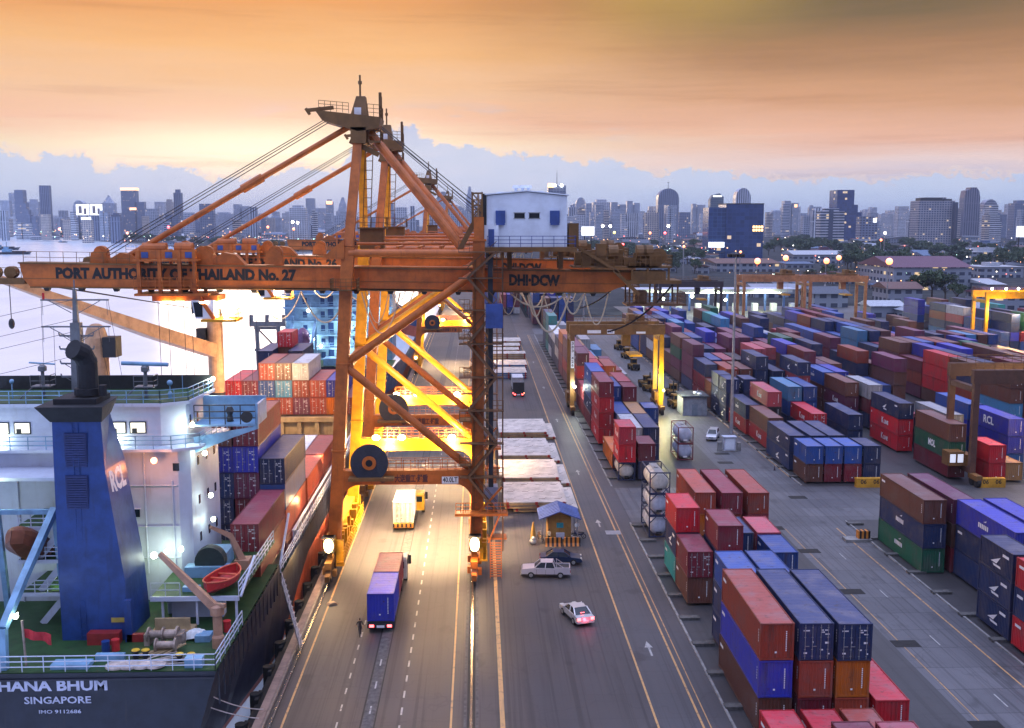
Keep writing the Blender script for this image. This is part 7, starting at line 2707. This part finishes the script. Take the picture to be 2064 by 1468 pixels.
def tower(u0, u1, vt, Y, fac, col, label, shape='flat', grp=None, depth=None, name='tower_block'):
    a, b = gy(u0, vt, Y), gy(u1, vt, Y)
    x0, x1, h = a.x, b.x, a.z
    w = x1 - x0
    d = depth or max(14.0, min(45.0, w * BR.uniform(.6, .95)))
    mb = MB()
    cx = 0.0
    ex = []
    if shape == 'flat':
        mb.box(-w / 2, w / 2, 0, d, 0, h)
    elif shape == 'crown':
        mb.box(-w / 2, w / 2, 0, d, 0, h * .93)
        ex.append(('roof_block', MB().box(-w * .3, w * .3, d * .2, d * .8, h * .93, h)))
    elif shape == 'step':
        mb.box(-w / 2, w * .18, 0, d, 0, h)
        mb.box(w * .18, w * .34, 0, d * .95, 0, h * .72).box(w * .34, w / 2, 0, d * .9, 0, h * .58)
    elif shape == 'dome':
        n = 9
        poly = [(-w / 2, 0), (w / 2, 0)] + [(w / 2 * cos(pi * k / n), h * .80 + h * .20 * sin(pi * k / n)) for k in range(n + 1)]
        mb.prism(poly, 'y', 0, d)
    elif shape == 'taper':
        mb.box(-w / 2, w / 2, 0, d, 0, h * .62)
        mb.frustum((0, d / 2, h * .62), (w, d), (0, d / 2, h * .84), (w * .72, d * .72))
        mb.frustum((0, d / 2, h * .84), (w * .6, d * .6), (0, d / 2, h), (w * .25, d * .25))
    elif shape == 'pyramid':
        mb.box(-w / 2, w / 2, 0, d, 0, h * .80)
        mb.frustum((0, d / 2, h * .80), (w * .8, d * .8), (0, d / 2, h), (w * .03, d * .03))
    elif shape == 'slant':
        mb.prism([(-w / 2, 0), (w / 2, 0), (w / 2, h * .93), (w * .2, h), (-w * .3, h * .97), (-w / 2, h * .88)], 'y', 0, d)
    elif shape == 'curved':
        poly = [(-w / 2, 0), (w / 2, 0), (w / 2, h * .82), (w * .42, h * .93), (w * .25, h), (-w * .12, h), (-w * .14, h * .96), (-w * .42, h * .94), (-w / 2, h * .80)]
        mb.prism(poly, 'y', 0, d)
    elif shape == 'twin':
        mb.box(-w / 2, -w * .06, 0, d, 0, h).box(w * .06, w / 2, 0, d, 0, h * .94).box(-w * .06, w * .06, d * .2, d, 0, h * .9)
    me = mb.mesh(name, fac)
    o = bpy.data.objects.new(name, me)
    COL.objects.link(o)
    o.location = ((x0 + x1) / 2, Y, 0)
    j = BR.uniform(.9, 1.1)
    o.color = (*[c * j for c in col], 1)
    tag(o, label, 'tower' if h > 40 else 'building', grp)
    for nme, m in ex:
        c = part(nme, m, fac, o)
        c.color = o.color
    return o, w, d, h


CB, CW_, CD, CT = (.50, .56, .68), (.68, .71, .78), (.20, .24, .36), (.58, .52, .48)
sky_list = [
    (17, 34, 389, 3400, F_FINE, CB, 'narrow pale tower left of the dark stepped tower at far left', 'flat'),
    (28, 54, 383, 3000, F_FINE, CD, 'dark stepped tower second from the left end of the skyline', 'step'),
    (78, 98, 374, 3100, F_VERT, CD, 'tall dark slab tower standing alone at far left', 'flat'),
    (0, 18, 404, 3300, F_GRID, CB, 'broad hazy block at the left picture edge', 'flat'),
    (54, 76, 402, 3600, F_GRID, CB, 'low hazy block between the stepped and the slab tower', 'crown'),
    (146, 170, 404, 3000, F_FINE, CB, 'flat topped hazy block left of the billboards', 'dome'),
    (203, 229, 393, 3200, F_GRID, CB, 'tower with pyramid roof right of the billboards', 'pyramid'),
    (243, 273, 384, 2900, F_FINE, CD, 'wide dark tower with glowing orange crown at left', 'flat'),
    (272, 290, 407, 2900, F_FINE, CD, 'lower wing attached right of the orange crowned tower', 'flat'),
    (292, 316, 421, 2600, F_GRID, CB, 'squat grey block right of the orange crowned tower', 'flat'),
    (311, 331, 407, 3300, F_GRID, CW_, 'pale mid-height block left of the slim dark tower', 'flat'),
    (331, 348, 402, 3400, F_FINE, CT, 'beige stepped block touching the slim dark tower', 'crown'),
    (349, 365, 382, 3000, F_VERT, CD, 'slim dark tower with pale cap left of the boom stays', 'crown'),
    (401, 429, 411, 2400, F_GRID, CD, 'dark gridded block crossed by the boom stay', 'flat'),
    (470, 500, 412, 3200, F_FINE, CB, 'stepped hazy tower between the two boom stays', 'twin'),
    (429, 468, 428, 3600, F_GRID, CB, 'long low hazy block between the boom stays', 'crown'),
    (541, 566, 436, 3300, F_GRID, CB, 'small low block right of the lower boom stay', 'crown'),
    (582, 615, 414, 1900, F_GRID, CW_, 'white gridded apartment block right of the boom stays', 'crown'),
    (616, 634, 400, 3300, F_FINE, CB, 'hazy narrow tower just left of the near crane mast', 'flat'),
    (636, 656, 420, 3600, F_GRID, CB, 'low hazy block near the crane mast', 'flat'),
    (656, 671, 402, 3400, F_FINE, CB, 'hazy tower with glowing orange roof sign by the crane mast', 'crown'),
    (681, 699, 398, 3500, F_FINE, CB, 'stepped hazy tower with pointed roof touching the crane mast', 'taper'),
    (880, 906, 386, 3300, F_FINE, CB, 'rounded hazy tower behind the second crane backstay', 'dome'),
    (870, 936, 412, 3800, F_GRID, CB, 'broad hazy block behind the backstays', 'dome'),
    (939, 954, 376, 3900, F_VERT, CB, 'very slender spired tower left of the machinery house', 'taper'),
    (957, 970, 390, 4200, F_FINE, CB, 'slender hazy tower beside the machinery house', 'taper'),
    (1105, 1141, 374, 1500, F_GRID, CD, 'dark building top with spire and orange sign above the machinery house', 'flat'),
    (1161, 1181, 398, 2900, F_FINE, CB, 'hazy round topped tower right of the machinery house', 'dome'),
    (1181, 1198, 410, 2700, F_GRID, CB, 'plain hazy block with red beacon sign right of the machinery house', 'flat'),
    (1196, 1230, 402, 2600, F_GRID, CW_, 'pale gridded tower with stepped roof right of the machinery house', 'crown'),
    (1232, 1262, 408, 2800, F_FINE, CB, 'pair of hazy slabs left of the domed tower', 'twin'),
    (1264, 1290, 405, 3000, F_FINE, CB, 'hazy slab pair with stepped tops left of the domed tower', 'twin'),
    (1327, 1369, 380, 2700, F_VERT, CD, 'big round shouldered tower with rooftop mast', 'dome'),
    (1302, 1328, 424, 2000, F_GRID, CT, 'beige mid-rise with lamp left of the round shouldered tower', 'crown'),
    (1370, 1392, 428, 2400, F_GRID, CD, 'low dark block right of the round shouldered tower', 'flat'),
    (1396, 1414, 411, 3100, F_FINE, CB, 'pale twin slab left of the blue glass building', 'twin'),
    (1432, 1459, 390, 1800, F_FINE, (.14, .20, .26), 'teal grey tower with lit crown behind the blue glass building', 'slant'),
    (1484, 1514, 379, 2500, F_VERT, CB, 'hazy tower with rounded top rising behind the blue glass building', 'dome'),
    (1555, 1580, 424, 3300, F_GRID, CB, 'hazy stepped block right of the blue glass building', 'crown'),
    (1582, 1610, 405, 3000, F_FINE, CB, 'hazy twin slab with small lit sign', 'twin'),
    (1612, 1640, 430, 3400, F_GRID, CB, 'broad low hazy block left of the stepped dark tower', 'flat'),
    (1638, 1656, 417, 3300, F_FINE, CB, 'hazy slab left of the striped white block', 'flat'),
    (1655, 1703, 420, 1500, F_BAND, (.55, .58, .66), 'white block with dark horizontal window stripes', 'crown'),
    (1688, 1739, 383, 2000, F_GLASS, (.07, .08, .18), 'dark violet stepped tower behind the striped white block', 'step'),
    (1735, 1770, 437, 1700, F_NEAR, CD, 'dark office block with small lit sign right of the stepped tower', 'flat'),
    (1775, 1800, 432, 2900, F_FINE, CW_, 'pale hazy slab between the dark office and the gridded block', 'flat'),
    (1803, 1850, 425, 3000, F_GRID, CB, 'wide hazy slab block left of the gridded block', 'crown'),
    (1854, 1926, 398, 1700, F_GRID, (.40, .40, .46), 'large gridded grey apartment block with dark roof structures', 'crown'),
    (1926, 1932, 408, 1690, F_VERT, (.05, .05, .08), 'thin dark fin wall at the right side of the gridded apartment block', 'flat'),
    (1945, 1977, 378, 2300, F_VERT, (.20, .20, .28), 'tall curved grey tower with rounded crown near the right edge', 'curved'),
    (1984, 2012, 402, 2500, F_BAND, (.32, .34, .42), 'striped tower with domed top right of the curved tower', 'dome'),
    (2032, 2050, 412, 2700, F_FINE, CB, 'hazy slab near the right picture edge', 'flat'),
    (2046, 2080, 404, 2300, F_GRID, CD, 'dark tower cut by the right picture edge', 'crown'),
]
made = {}
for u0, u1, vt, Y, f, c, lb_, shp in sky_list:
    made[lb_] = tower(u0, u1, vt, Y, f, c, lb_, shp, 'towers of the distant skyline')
def roof_add(lbl, name, fn, mat):
    o, w, d, h = made[lbl]
    m = MB()
    fn(m, w, d, h)
    return part(name, m, mat, o)
roof_add('wide dark tower with glowing orange crown at left', 'lit_crown', lambda m, w, d, h: m.box(-w * .52, w * .52, -.6, d, h, h + 7), emit('crown_glow', (1, .55, .15), 2.2))
roof_add('wide dark tower with glowing orange crown at left', 'sign', lambda m, w, d, h: m.box(w * .05, w * .5, -.8, -.2, h * .58, h * .63), E_SIGNO)
roof_add('hazy tower with glowing orange roof sign by the crane mast', 'sign', lambda m, w, d, h: m.box(-w * .4, w * .4, -1, -.2, h * .86, h * .95), E_SIGNO)
roof_add('dark building top with spire and orange sign above the machinery house', 'spire', lambda m, w, d, h: m.tube((0, 5, h), (0, 5, h + 21), .8, 6, .2), M_STEEL)
roof_add('dark building top with spire and orange sign above the machinery house', 'sign', lambda m, w, d, h: m.box(-w * .52, -w * .2, -1, -.2, h - 3, h + 3), E_SIGNO)
roof_add('dark building top with spire and orange sign above the machinery house', 'roof_lamp', lambda m, w, d, h: m.ball((-w * .12, -1, h), 1.6, 8, 6).ball((w * .25, -1, h), 1.8, 8, 6), E_WHITE)
roof_add('big round shouldered tower with rooftop mast', 'mast', lambda m, w, d, h: m.tube((0, 8, h), (0, 8, h + 16), 1.0, 6, .4).lathe([(1, 0), (3.5, 2), (1, 3)], (0, 8, h + 13), 8), M_STEEL)
roof_add('teal grey tower with lit crown behind the blue glass building', 'lit_crown', lambda m, w, d, h: m.box(-w * .3, w * .35, -1, 2, h * .93, h * .96), E_SIGN)
roof_add('hazy twin slab with small lit sign', 'sign', lambda m, w, d, h: m.box(w * .2, w * .4, -1, -.2, h * .82, h * .9), E_SIGNO)
roof_add('dark office block with small lit sign right of the stepped tower', 'sign', lambda m, w, d, h: m.box(w * .22, w * .42, -1, -.2, h * .80, h * .95), E_SIGN)
roof_add('white block with dark horizontal window stripes', 'stair_shaft', lambda m, w, d, h: m.box(-w * .16, w * .02, -1.2, -.05, 0, h * .97), plain('shaft_dark', (.06, .08, .14), .4))
roof_add('large gridded grey apartment block with dark roof structures', 'roof_frame', lambda m, w, d, h: m.box(-w * .46, w * .15, 2, d * .6, h * .93, h * .99).box(w * .2, w * .42, 2, d * .5, h * .93, h * .97), M_DARK)
# blue glass building in front
og, w, d, h = tower(1464, 1540, 412, 1120, F_GLASS, (.03, .07, .22), 'blue glass office building with glowing amber sign near mid right', 'flat', depth=36, name='office_building')
part('side_wing', MB().box(-w / 2 - 18, -w / 2, 1.5, 30, 0, h * .94), F_GLASS, og).color = (.06, .14, .30, 1)
part('roof_edge', MB().box(-w / 2 - .3, w / 2 + .3, -.4, 36.4, h, h + 1.0), M_DARK, og)
m = MB()
for k in range(8):
    m.box(w * .22 + k % 4 * 2.9, w * .22 + k % 4 * 2.9 + 2.0, -.6, -.1, h * .50 + k // 4 * 3.4, h * .50 + k // 4 * 3.4 + 2.4)
part('sign', m, emit('sign_amber', (1, .55, .12), 4.0), og)
part('podium_window', MB().box(-w / 2 - 17.5, -w / 2 - 1, -.0, 1.4, h * .2, h * .3), E_SIGN, og)
# small fillers, nothing tells them apart
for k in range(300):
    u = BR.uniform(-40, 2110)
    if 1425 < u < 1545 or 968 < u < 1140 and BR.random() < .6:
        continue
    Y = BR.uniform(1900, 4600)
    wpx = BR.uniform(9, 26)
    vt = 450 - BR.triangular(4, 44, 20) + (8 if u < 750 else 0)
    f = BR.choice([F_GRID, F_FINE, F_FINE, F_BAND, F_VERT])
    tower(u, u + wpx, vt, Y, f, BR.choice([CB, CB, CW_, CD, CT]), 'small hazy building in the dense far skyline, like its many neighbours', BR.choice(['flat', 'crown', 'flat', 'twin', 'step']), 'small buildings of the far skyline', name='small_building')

# billboards across the river
for i, (u0, u1, v0, v1) in enumerate(((154, 179, 412, 434), (182, 206, 412, 434))):
    a, b = gy(u0, v1, 2500), gy(u1, v0, 2500)
    root = empty('billboard', ((a.x + b.x) / 2, 2500, 0), 'bright lit billboard across the river, %s of the two' % ('left', 'right')[i], 'billboard', 'twin lit billboards across the river')
    w = b.x - a.x
    part('panel', MB().box(-w / 2, w / 2, -1, 0, a.z, b.z), E_SIGN, root)
    part('picture', MB().box(-w * .3, -w * .05, -1.3, -1.02, a.z + 4, b.z - 4).box(w * .1, w * .3, -1.3, -1.02, a.z + 2, b.z - 9), plain('poster_grey', (.25, .2, .2), .6), root)
    part('post', MB().box(-w * .35, -w * .28, .05, 2, 0, b.z).box(w * .28, w * .35, .05, 2, 0, b.z), M_DARK, root)
    part('frame', MB().box(-w / 2 - 1, w / 2 + 1, .05, 1.5, a.z - 1, b.z + 1), M_DARK, root)
for u0, u1, v0, v1, Y, lb_ in ((164, 217, 438, 447, 2300, 'long low lit sign under the twin billboards'), (1172, 1198, 457, 475, 1000, 'bright white advertising panel right of the machinery house'), (2048, 2075, 456, 478, 1100, 'teal lit advertising panel at the right picture edge'), (224, 236, 439, 446, 2300, 'orange lit sign right of the long low sign'), (344, 368, 445, 452, 2200, 'pale lit panel at the foot of the boom stay')):
    a, b = gy(u0, v1, Y), gy(u1, v0, Y)
    root = empty('advertising_sign', ((a.x + b.x) / 2, Y, 0), lb_, 'sign')
    w = b.x - a.x
    part('panel', MB().box(-w / 2, w / 2, -.6, 0, a.z, b.z), E_SIGNO if 'orange' in lb_ else E_SIGN, root)
    part('post', MB().box(-w * .3, -w * .22, .05, 1, 0, b.z).box(w * .22, w * .3, .05, 1, 0, b.z), M_DARK, root)

# ---- low town behind the yard
M_ROOFS = [plain('roof_pale', (.26, .29, .36), .5), plain('roof_white', (.42, .45, .50), .5), plain('roof_violet', (.12, .045, .085), .6), plain('roof_slate', (.07, .085, .12), .6), plain('roof_blue', (.07, .13, .24), .5), plain('roof_rust', (.14, .07, .06), .65)]


def hall(u, v, wpx, hpx, dm, roof, lbl, grp=None, kind='warehouse', gab=.3, ridge='x', lit=False):
    p = gz(u, v)
    k = p.y / 2150
    w, hh = wpx * k, hpx * k
    root = empty(kind, (p.x + w / 2, p.y, 0), lbl, 'building', grp)
    wl_ = part('wall', MB().box(-w / 2, w / 2, 0, dm, 0, hh * (1 - gab)), F_NEAR, root)
    wl_.color = (.26, .30, .38, 1)
    z0_ = hh * (1 - gab)
    if ridge == 'x':
        m = MB().prism([(-1, z0_), (dm + 1, z0_), (dm / 2, hh)], 'x', -w / 2 - 1, w / 2 + 1)
    elif ridge == 'y':
        m = MB().prism([(-w / 2 - 1, z0_), (w / 2 + 1, z0_), (0, hh)], 'y', -1, dm + 1)
    else:
        m = MB().box(-w / 2 - .6, w / 2 + .6, -.6, dm + .6, z0_, z0_ + .5).box(-w * .2, w * .1, dm * .3, dm * .6, z0_ + .5, hh)
    part('roof', m, M_ROOFS[roof], root)
    return root


spec = [(1800, 585, 160, 66, 55, 2, 'big violet roofed warehouse right of the orange gantries', 'x'), (1775, 570, 55, 22, 30, 1, 'white tank shed before the violet roofed warehouse', 'f'),
        (1755, 640, 66, 33, 12, 1, 'white terrace of low offices behind the yard containers', 'x'), (1826, 645, 40, 26, 14, 0, 'pale gable fronted office right of the white terrace', 'y'),
        (1880, 650, 110, 38, 16, 0, 'long pale roofed office row left of the bright orange gantry', 'x'), (2010, 625, 90, 42, 30, 2, 'dusky violet shed at the right edge behind the orange gantry', 'x'),
        (1445, 548, 130, 24, 70, 5, 'long brown roofed freight shed below the blue glass building', 'x'), (1600, 531, 110, 25, 40, 1, 'long white shed left of the orange lamps', 'x'),
        (1700, 530, 130, 18, 40, 0, 'low pale shed between the orange lamp masts', 'x'), (1975, 560, 90, 30, 30, 1, 'white flat office block at right behind the trees', 'f'),
        (1790, 610, 70, 40, 20, 5, 'brown roofed hall before the violet warehouse', 'x'), (1640, 620, 70, 40, 22, 3, 'slate roofed hall seen between the orange gantries', 'x'),
        (1940, 530, 130, 30, 30, 1, 'long white apartment slab among the trees at right', 'f'), (1520, 600, 100, 26, 20, 0, 'pale canopy hall behind the left orange gantry', 'x')]
for u, v, wp, hp, dm, rf, lb_, rg in spec:
    hall(u, v, wp, hp, dm, rf, lb_, None, 'warehouse', .3, rg)
LR = random.Random(4)
for k in range(60):
    u = LR.uniform(60, 960)
    v = LR.uniform(464, 470 + max(0, min(430, u - 60)) * .066 + 5)
    hall(u, v, LR.uniform(16, 55), LR.uniform(6, 15), LR.uniform(20, 60), LR.choice([0, 3, 3, 4, 1, 5, 4]), 'low shed crowding the far river bank under the skyline', 'sheds on the far river bank', 'bank_shed', LR.uniform(.2, .4), LR.choice(['x', 'x', 'y', 'f']))
for k in range(210):
    v = LR.uniform(466, 528) if k < 150 else LR.uniform(528, 600)
    u = LR.uniform(1150, 2090) if k % 3 else LR.uniform(-20, 900)
    if u < 960 and v > 490:
        v = LR.uniform(466, 478) if u < 300 else LR.uniform(468, 500)
        u = max(u, 300)
    if 1440 < u < 1560 and v > 500 or (v > 560 and u < 1500):
        continue
    hall(u, v, LR.uniform(18, 60), LR.uniform(6, 16) * (1 + (v - 460) / 200), LR.uniform(15, 45), LR.choice([0, 1, 3, 3, 4, 4, 2, 5, 3]), 'low building in the crowded town between yard and skyline', 'low town buildings', 'low_building', LR.uniform(.2, .4), LR.choice(['x', 'x', 'y', 'f']))
# toll gate canopy
tg = empty('gate_canopy', (97, 440, 0), 'long white roofed gate canopy with lit lanes left of the orange gantries', 'gate')
part('roof', MB().box(-34, 34, 0, 12, 8.0, 9.2).box(-36, 36, -.5, 12.5, 9.2, 9.5), M_SHIPW, tg)
for k in range(9):
    part('column', MB().box(-32 + 8 * k - .4, -32 + 8 * k + .4, 5, 6, 0, 8), M_HOUSE_B, tg)
    part('booth', MB().box(-29.5 + 8 * k, -27.5 + 8 * k, 3, 7, 0, 3.2), M_HOUSE, tg)
part('lamp', MB().box(-30, 30, 3, 3.5, 7.6, 7.9).ball((-8, 0, 6.5), .7, 8, 6).ball((6, 0, 5), .6, 8, 6).ball((-20, 0, 5.5), .6, 8, 6), E_GREENW, tg)
for x in (-22, 0, 22):
    lamp((x, -2, 6.5), 5500, (.95, 1, .5), 1.0, parent=tg)

# ---- trees
M_LEAF = []
for i, c in enumerate(((.030, .060, .024), (.040, .075, .028), (.024, .050, .026))):
    t = NT('foliage_%s' % ('dark', 'mid', 'dull')[i])
    oi = t.new('ShaderNodeNewGeometry')
    t.done(t.mix(oi.outputs['Random Per Island'], (*[x * .6 for x in c], 1), (*[x * 1.7 for x in c], 1)), .6)
    M_LEAF.append(t.m)
M_BARK = plain('bark', (.07, .055, .045), .85)


def tree_meshes(seed, mat):
    r = random.Random(seed)
    tr = MB().tube((0, 0, 0), (.1, .05, 3.2), .34, 8, .24)
    tips = []
    for k in range(7):
        a = k * 2.4 + r.random()
        e = Vector((cos(a) * r.uniform(1.4, 3.0), sin(a) * r.uniform(1.4, 3.0), r.uniform(4.6, 7.6)))
        tr.tube((.1, .05, 2.4 + r.random()), e, .14, 6, .04)
        tips.append(e)
    cr = MB()
    clumps = [(p + Vector((r.uniform(-.5, .5), r.uniform(-.5, .5), r.uniform(0, .8))), r.uniform(1.0, 1.7)) for p in tips for _ in (0, 1)]
    clumps += [(Vector((r.uniform(-1.5, 1.5), r.uniform(-1.5, 1.5), r.uniform(6.5, 8.6))), r.uniform(.9, 1.5)) for _ in range(5)]
    for c, rad in clumps:
        for _ in range(75):
            d = Vector((r.gauss(0, 1), r.gauss(0, 1), r.gauss(0, .8))).normalized() * rad * r.uniform(.55, 1.05)
            p = c + d
            s = r.uniform(.16, .34)
            u = Vector((r.gauss(0, 1), r.gauss(0, 1), r.gauss(0, 1))).normalized()
            w_ = u.cross(Vector((r.gauss(0, 1), r.gauss(0, 1), r.gauss(0, 1)))).normalized()
            cr.add([p - u * s - w_ * s * .6, p + u * s - w_ * s * .6, p + u * s + w_ * s * .6, p - u * s + w_ * s * .6], [(0, 1, 2, 3)])
    return tr.mesh('tree_trunk', M_BARK), cr.mesh('tree_crown', mat)


TM = [tree_meshes(s_ + 50, M_LEAF[s_ % 3]) for s_ in range(5)]
def tree(x, y, h, k, label, grp):
    root = empty('tree', (x, y, 0), label, 'tree', grp, TR.uniform(0, 6))
    s = h / 9.3
    root.scale = (s * TR.uniform(1.0, 1.35), s * TR.uniform(1.0, 1.35), s)
    for nme, me in zip(('trunk', 'crown'), TM[k]):
        o = bpy.data.objects.new(nme, me)
        COL.objects.link(o)
        o.parent = root
TR = random.Random(12)
for (u0, u1, v0, v1, n, h0, h1) in ((1545, 1690, 492, 520, 34, 12, 19), (1700, 2064, 495, 548, 80, 11, 17), (1150, 1420, 500, 535, 40, 10, 15), (1240, 1420, 535, 556, 10, 9, 13), (1600, 1720, 560, 590, 5, 8, 11), (520, 940, 470, 500, 14, 9, 14), (90, 150, 460, 465, 8, 24, 40)):
    for k in range(n):
        p = gz(TR.uniform(u0, u1), TR.uniform(max(v0, 461), max(v1, 463)))
        tree(p.x, p.y, TR.uniform(h0, h1), TR.randrange(5), 'dark broad tree in the belt of trees between town and yard', 'trees in the belt behind the yard')
for k in range(75):
    u = TR.uniform(-10, 560)
    p = gz(u, 471.5 + max(0, u) * .069 - TR.uniform(1.5, 5))
    tree(p.x, p.y, TR.uniform(9, 17), TR.randrange(5), 'dark tree standing along the far river bank at left', 'trees along the far river bank')
for i, (u, v, h) in enumerate(((1850, 604, 13), (1878, 606, 15), (1905, 606, 13), (1928, 610, 9))):
    p = gz(u, v)
    tree(p.x, p.y, h, i, 'big dark tree, %s in the clump by the brown roofed hall' % ORD[i], 'clump of trees by the brown hall')

# ---- lights of the town, river bank, boats
LM = MB()
mats_l = [emit('town_light_white', (1, .93, .78), 7), emit('town_light_amber', (1, .46, .12), 4), emit('town_light_red', (1, .14, .05), 4), emit('town_light_green', (.55, 1, .75), 7)]
LL = random.Random(31)
for k in range(680):
    z_ = LL.random()
    if z_ < .50:
        u, v = LL.uniform(-10, 720), min(503, LL.gauss(476, 11))
        if v > 470 + max(0, u) * .072:
            v = 458 + LL.random() * 14
    elif z_ < .72:
        u, v = LL.uniform(1150, 1450), LL.uniform(452, 512)
    else:
        u, v = LL.uniform(1450, 2080), LL.uniform(454, 570)
    Y = min(3600, 34 * 2150 / max(v - 448, 18)) * LL.uniform(.72, .95)
    p = gy(u, v, Y)
    r_ = Y / 2150 * LL.choice([.3, .4, .5, .6, .8, 1.2])
    c = LL.choices([0, 1, 2, 3], [2.5, 8, 2.4, 1])[0]
    LM.mat(c).ball(p, r_, 6, 4)
o = bpy.data.objects.new('town_lights', LM.mesh('town_lights', mats_l))
COL.objects.link(o)
tag(o, 'countless small street and window lights scattered over the far town', 'lights', kind='stuff')
for i, (u, v, Y, m) in enumerate(((1340, 470, 1200, E_RED), (1347, 456, 1200, E_WHITE), (1310, 470, 1300, E_ORANGE), (1215, 456, 1300, E_WHITE), (1230, 456, 1300, E_WHITE), (1238, 469, 1200, E_YEL), (1775, 484, 900, E_ORANGE), (1783, 470, 900, E_WHITE), (1255, 493, 800, E_RED), (1378, 497, 700, E_ORANGE), (1492, 508, 760, E_ORANGE), (257, 470, 1900, E_ORANGE), (340, 458, 1900, E_RED), (590, 448, 1700, E_WHITE), (600, 449, 1700, E_WHITE), (540, 458, 1800, E_ORANGE), (592, 462, 1700, E_ORANGE), (120, 462, 2100, E_ORANGE))):
    p = gy(u, v, Y)
    root = empty('street_lamp', (p.x, Y, 0), 'far street lamp shining over the town roofs, one of the brightest glows', 'street lamp', 'brightest far street lamps')
    part('pole', MB().tube((0, 0, 0), (0, 0, p.z), .25 + Y / 9000, 6), M_STEEL, root)
    part('lamp', MB().ball((0, -1, p.z), Y / 2150 * 2.6, 8, 6), m, root)
for k in range(38):
    u = 230 + k * 9.5
    v = 497 + (u - 230) * .048
    p = gz(u, v)
    s = p.y / 2150 * 4.2
    o = solo('market_tent', MB().frustum((p.x, p.y, s * .5), (s * 1.6, s * 1.6), (p.x, p.y, s * 1.5), (.1, .1)).box(p.x - s * .75, p.x + s * .75, p.y - s * .7, p.y + s * .7, 0, s * .5), M_SHIPW, 'white pointed tent in the row along the far river bank', 'tent', 'row of tents on the river bank')


def vessel(u, v, wpx, col, lbl):
    p = gz(u, v, -2.4)
    L = wpx * p.y / 2150
    root = empty('river_boat', (p.x, p.y, -2.4), lbl, 'boat')
    mb = MB().prism([(-L / 2, L * .07), (-L * .44, -.5), (L * .42, -.5), (L / 2, L * .09), (L * .3, L * .07)], 'y', -L * .1, L * .1)
    part('hull', mb, col, root)
    part('deckhouse', MB().box(-L * .38, -L * .1, -L * .07, L * .07, L * .07, L * .17).box(-L * .33, -L * .2, -L * .05, L * .05, L * .17, L * .24), M_SHIPB, root)
    part('mast', MB().tube((-L * .25, 0, L * .24), (-L * .25, 0, L * .4), L * .01, 5), M_MAST, root)
    part('cargo', MB().box(-L * .05, L * .32, -L * .08, L * .08, L * .06, L * .11), M_DARK, root)
RB_ = 0
vessel(8, 504, 60, M_HULL, 'dark barge on the river at the left picture edge')
vessel(30, 513, 62, M_HULL, 'long dark barge on the river above the crane boom tip')
vessel(127, 489, 18, M_HULL, 'small dark boat alone on the far river')
vessel(55, 478, 26, M_HULL, 'small boat moored under the far bank at left')

# ------------------------------------------------------------------ haze over the port and town
hz = MB().box(-9800, 9800, -140, 12800, -8, 200)
o = bpy.data.objects.new('haze', hz.mesh('haze', NT('haze_air').m))
COL.objects.link(o)
o['kind'] = 'stuff'
o['label'] = 'thin bluish evening haze over the port and town'
hm = o.data.materials[0]
hn, hl = hm.node_tree.nodes, hm.node_tree.links
hn.clear()
pv = hn.new('ShaderNodeVolumePrincipled')
pv.inputs['Color'].default_value = (.62, .74, 1.0, 1)
pv.inputs['Density'].default_value = 0.00009
pv.inputs['Anisotropy'].default_value = 0.35
ho = hn.new('ShaderNodeOutputMaterial')
hl.new(pv.outputs[0], ho.inputs['Volume'])
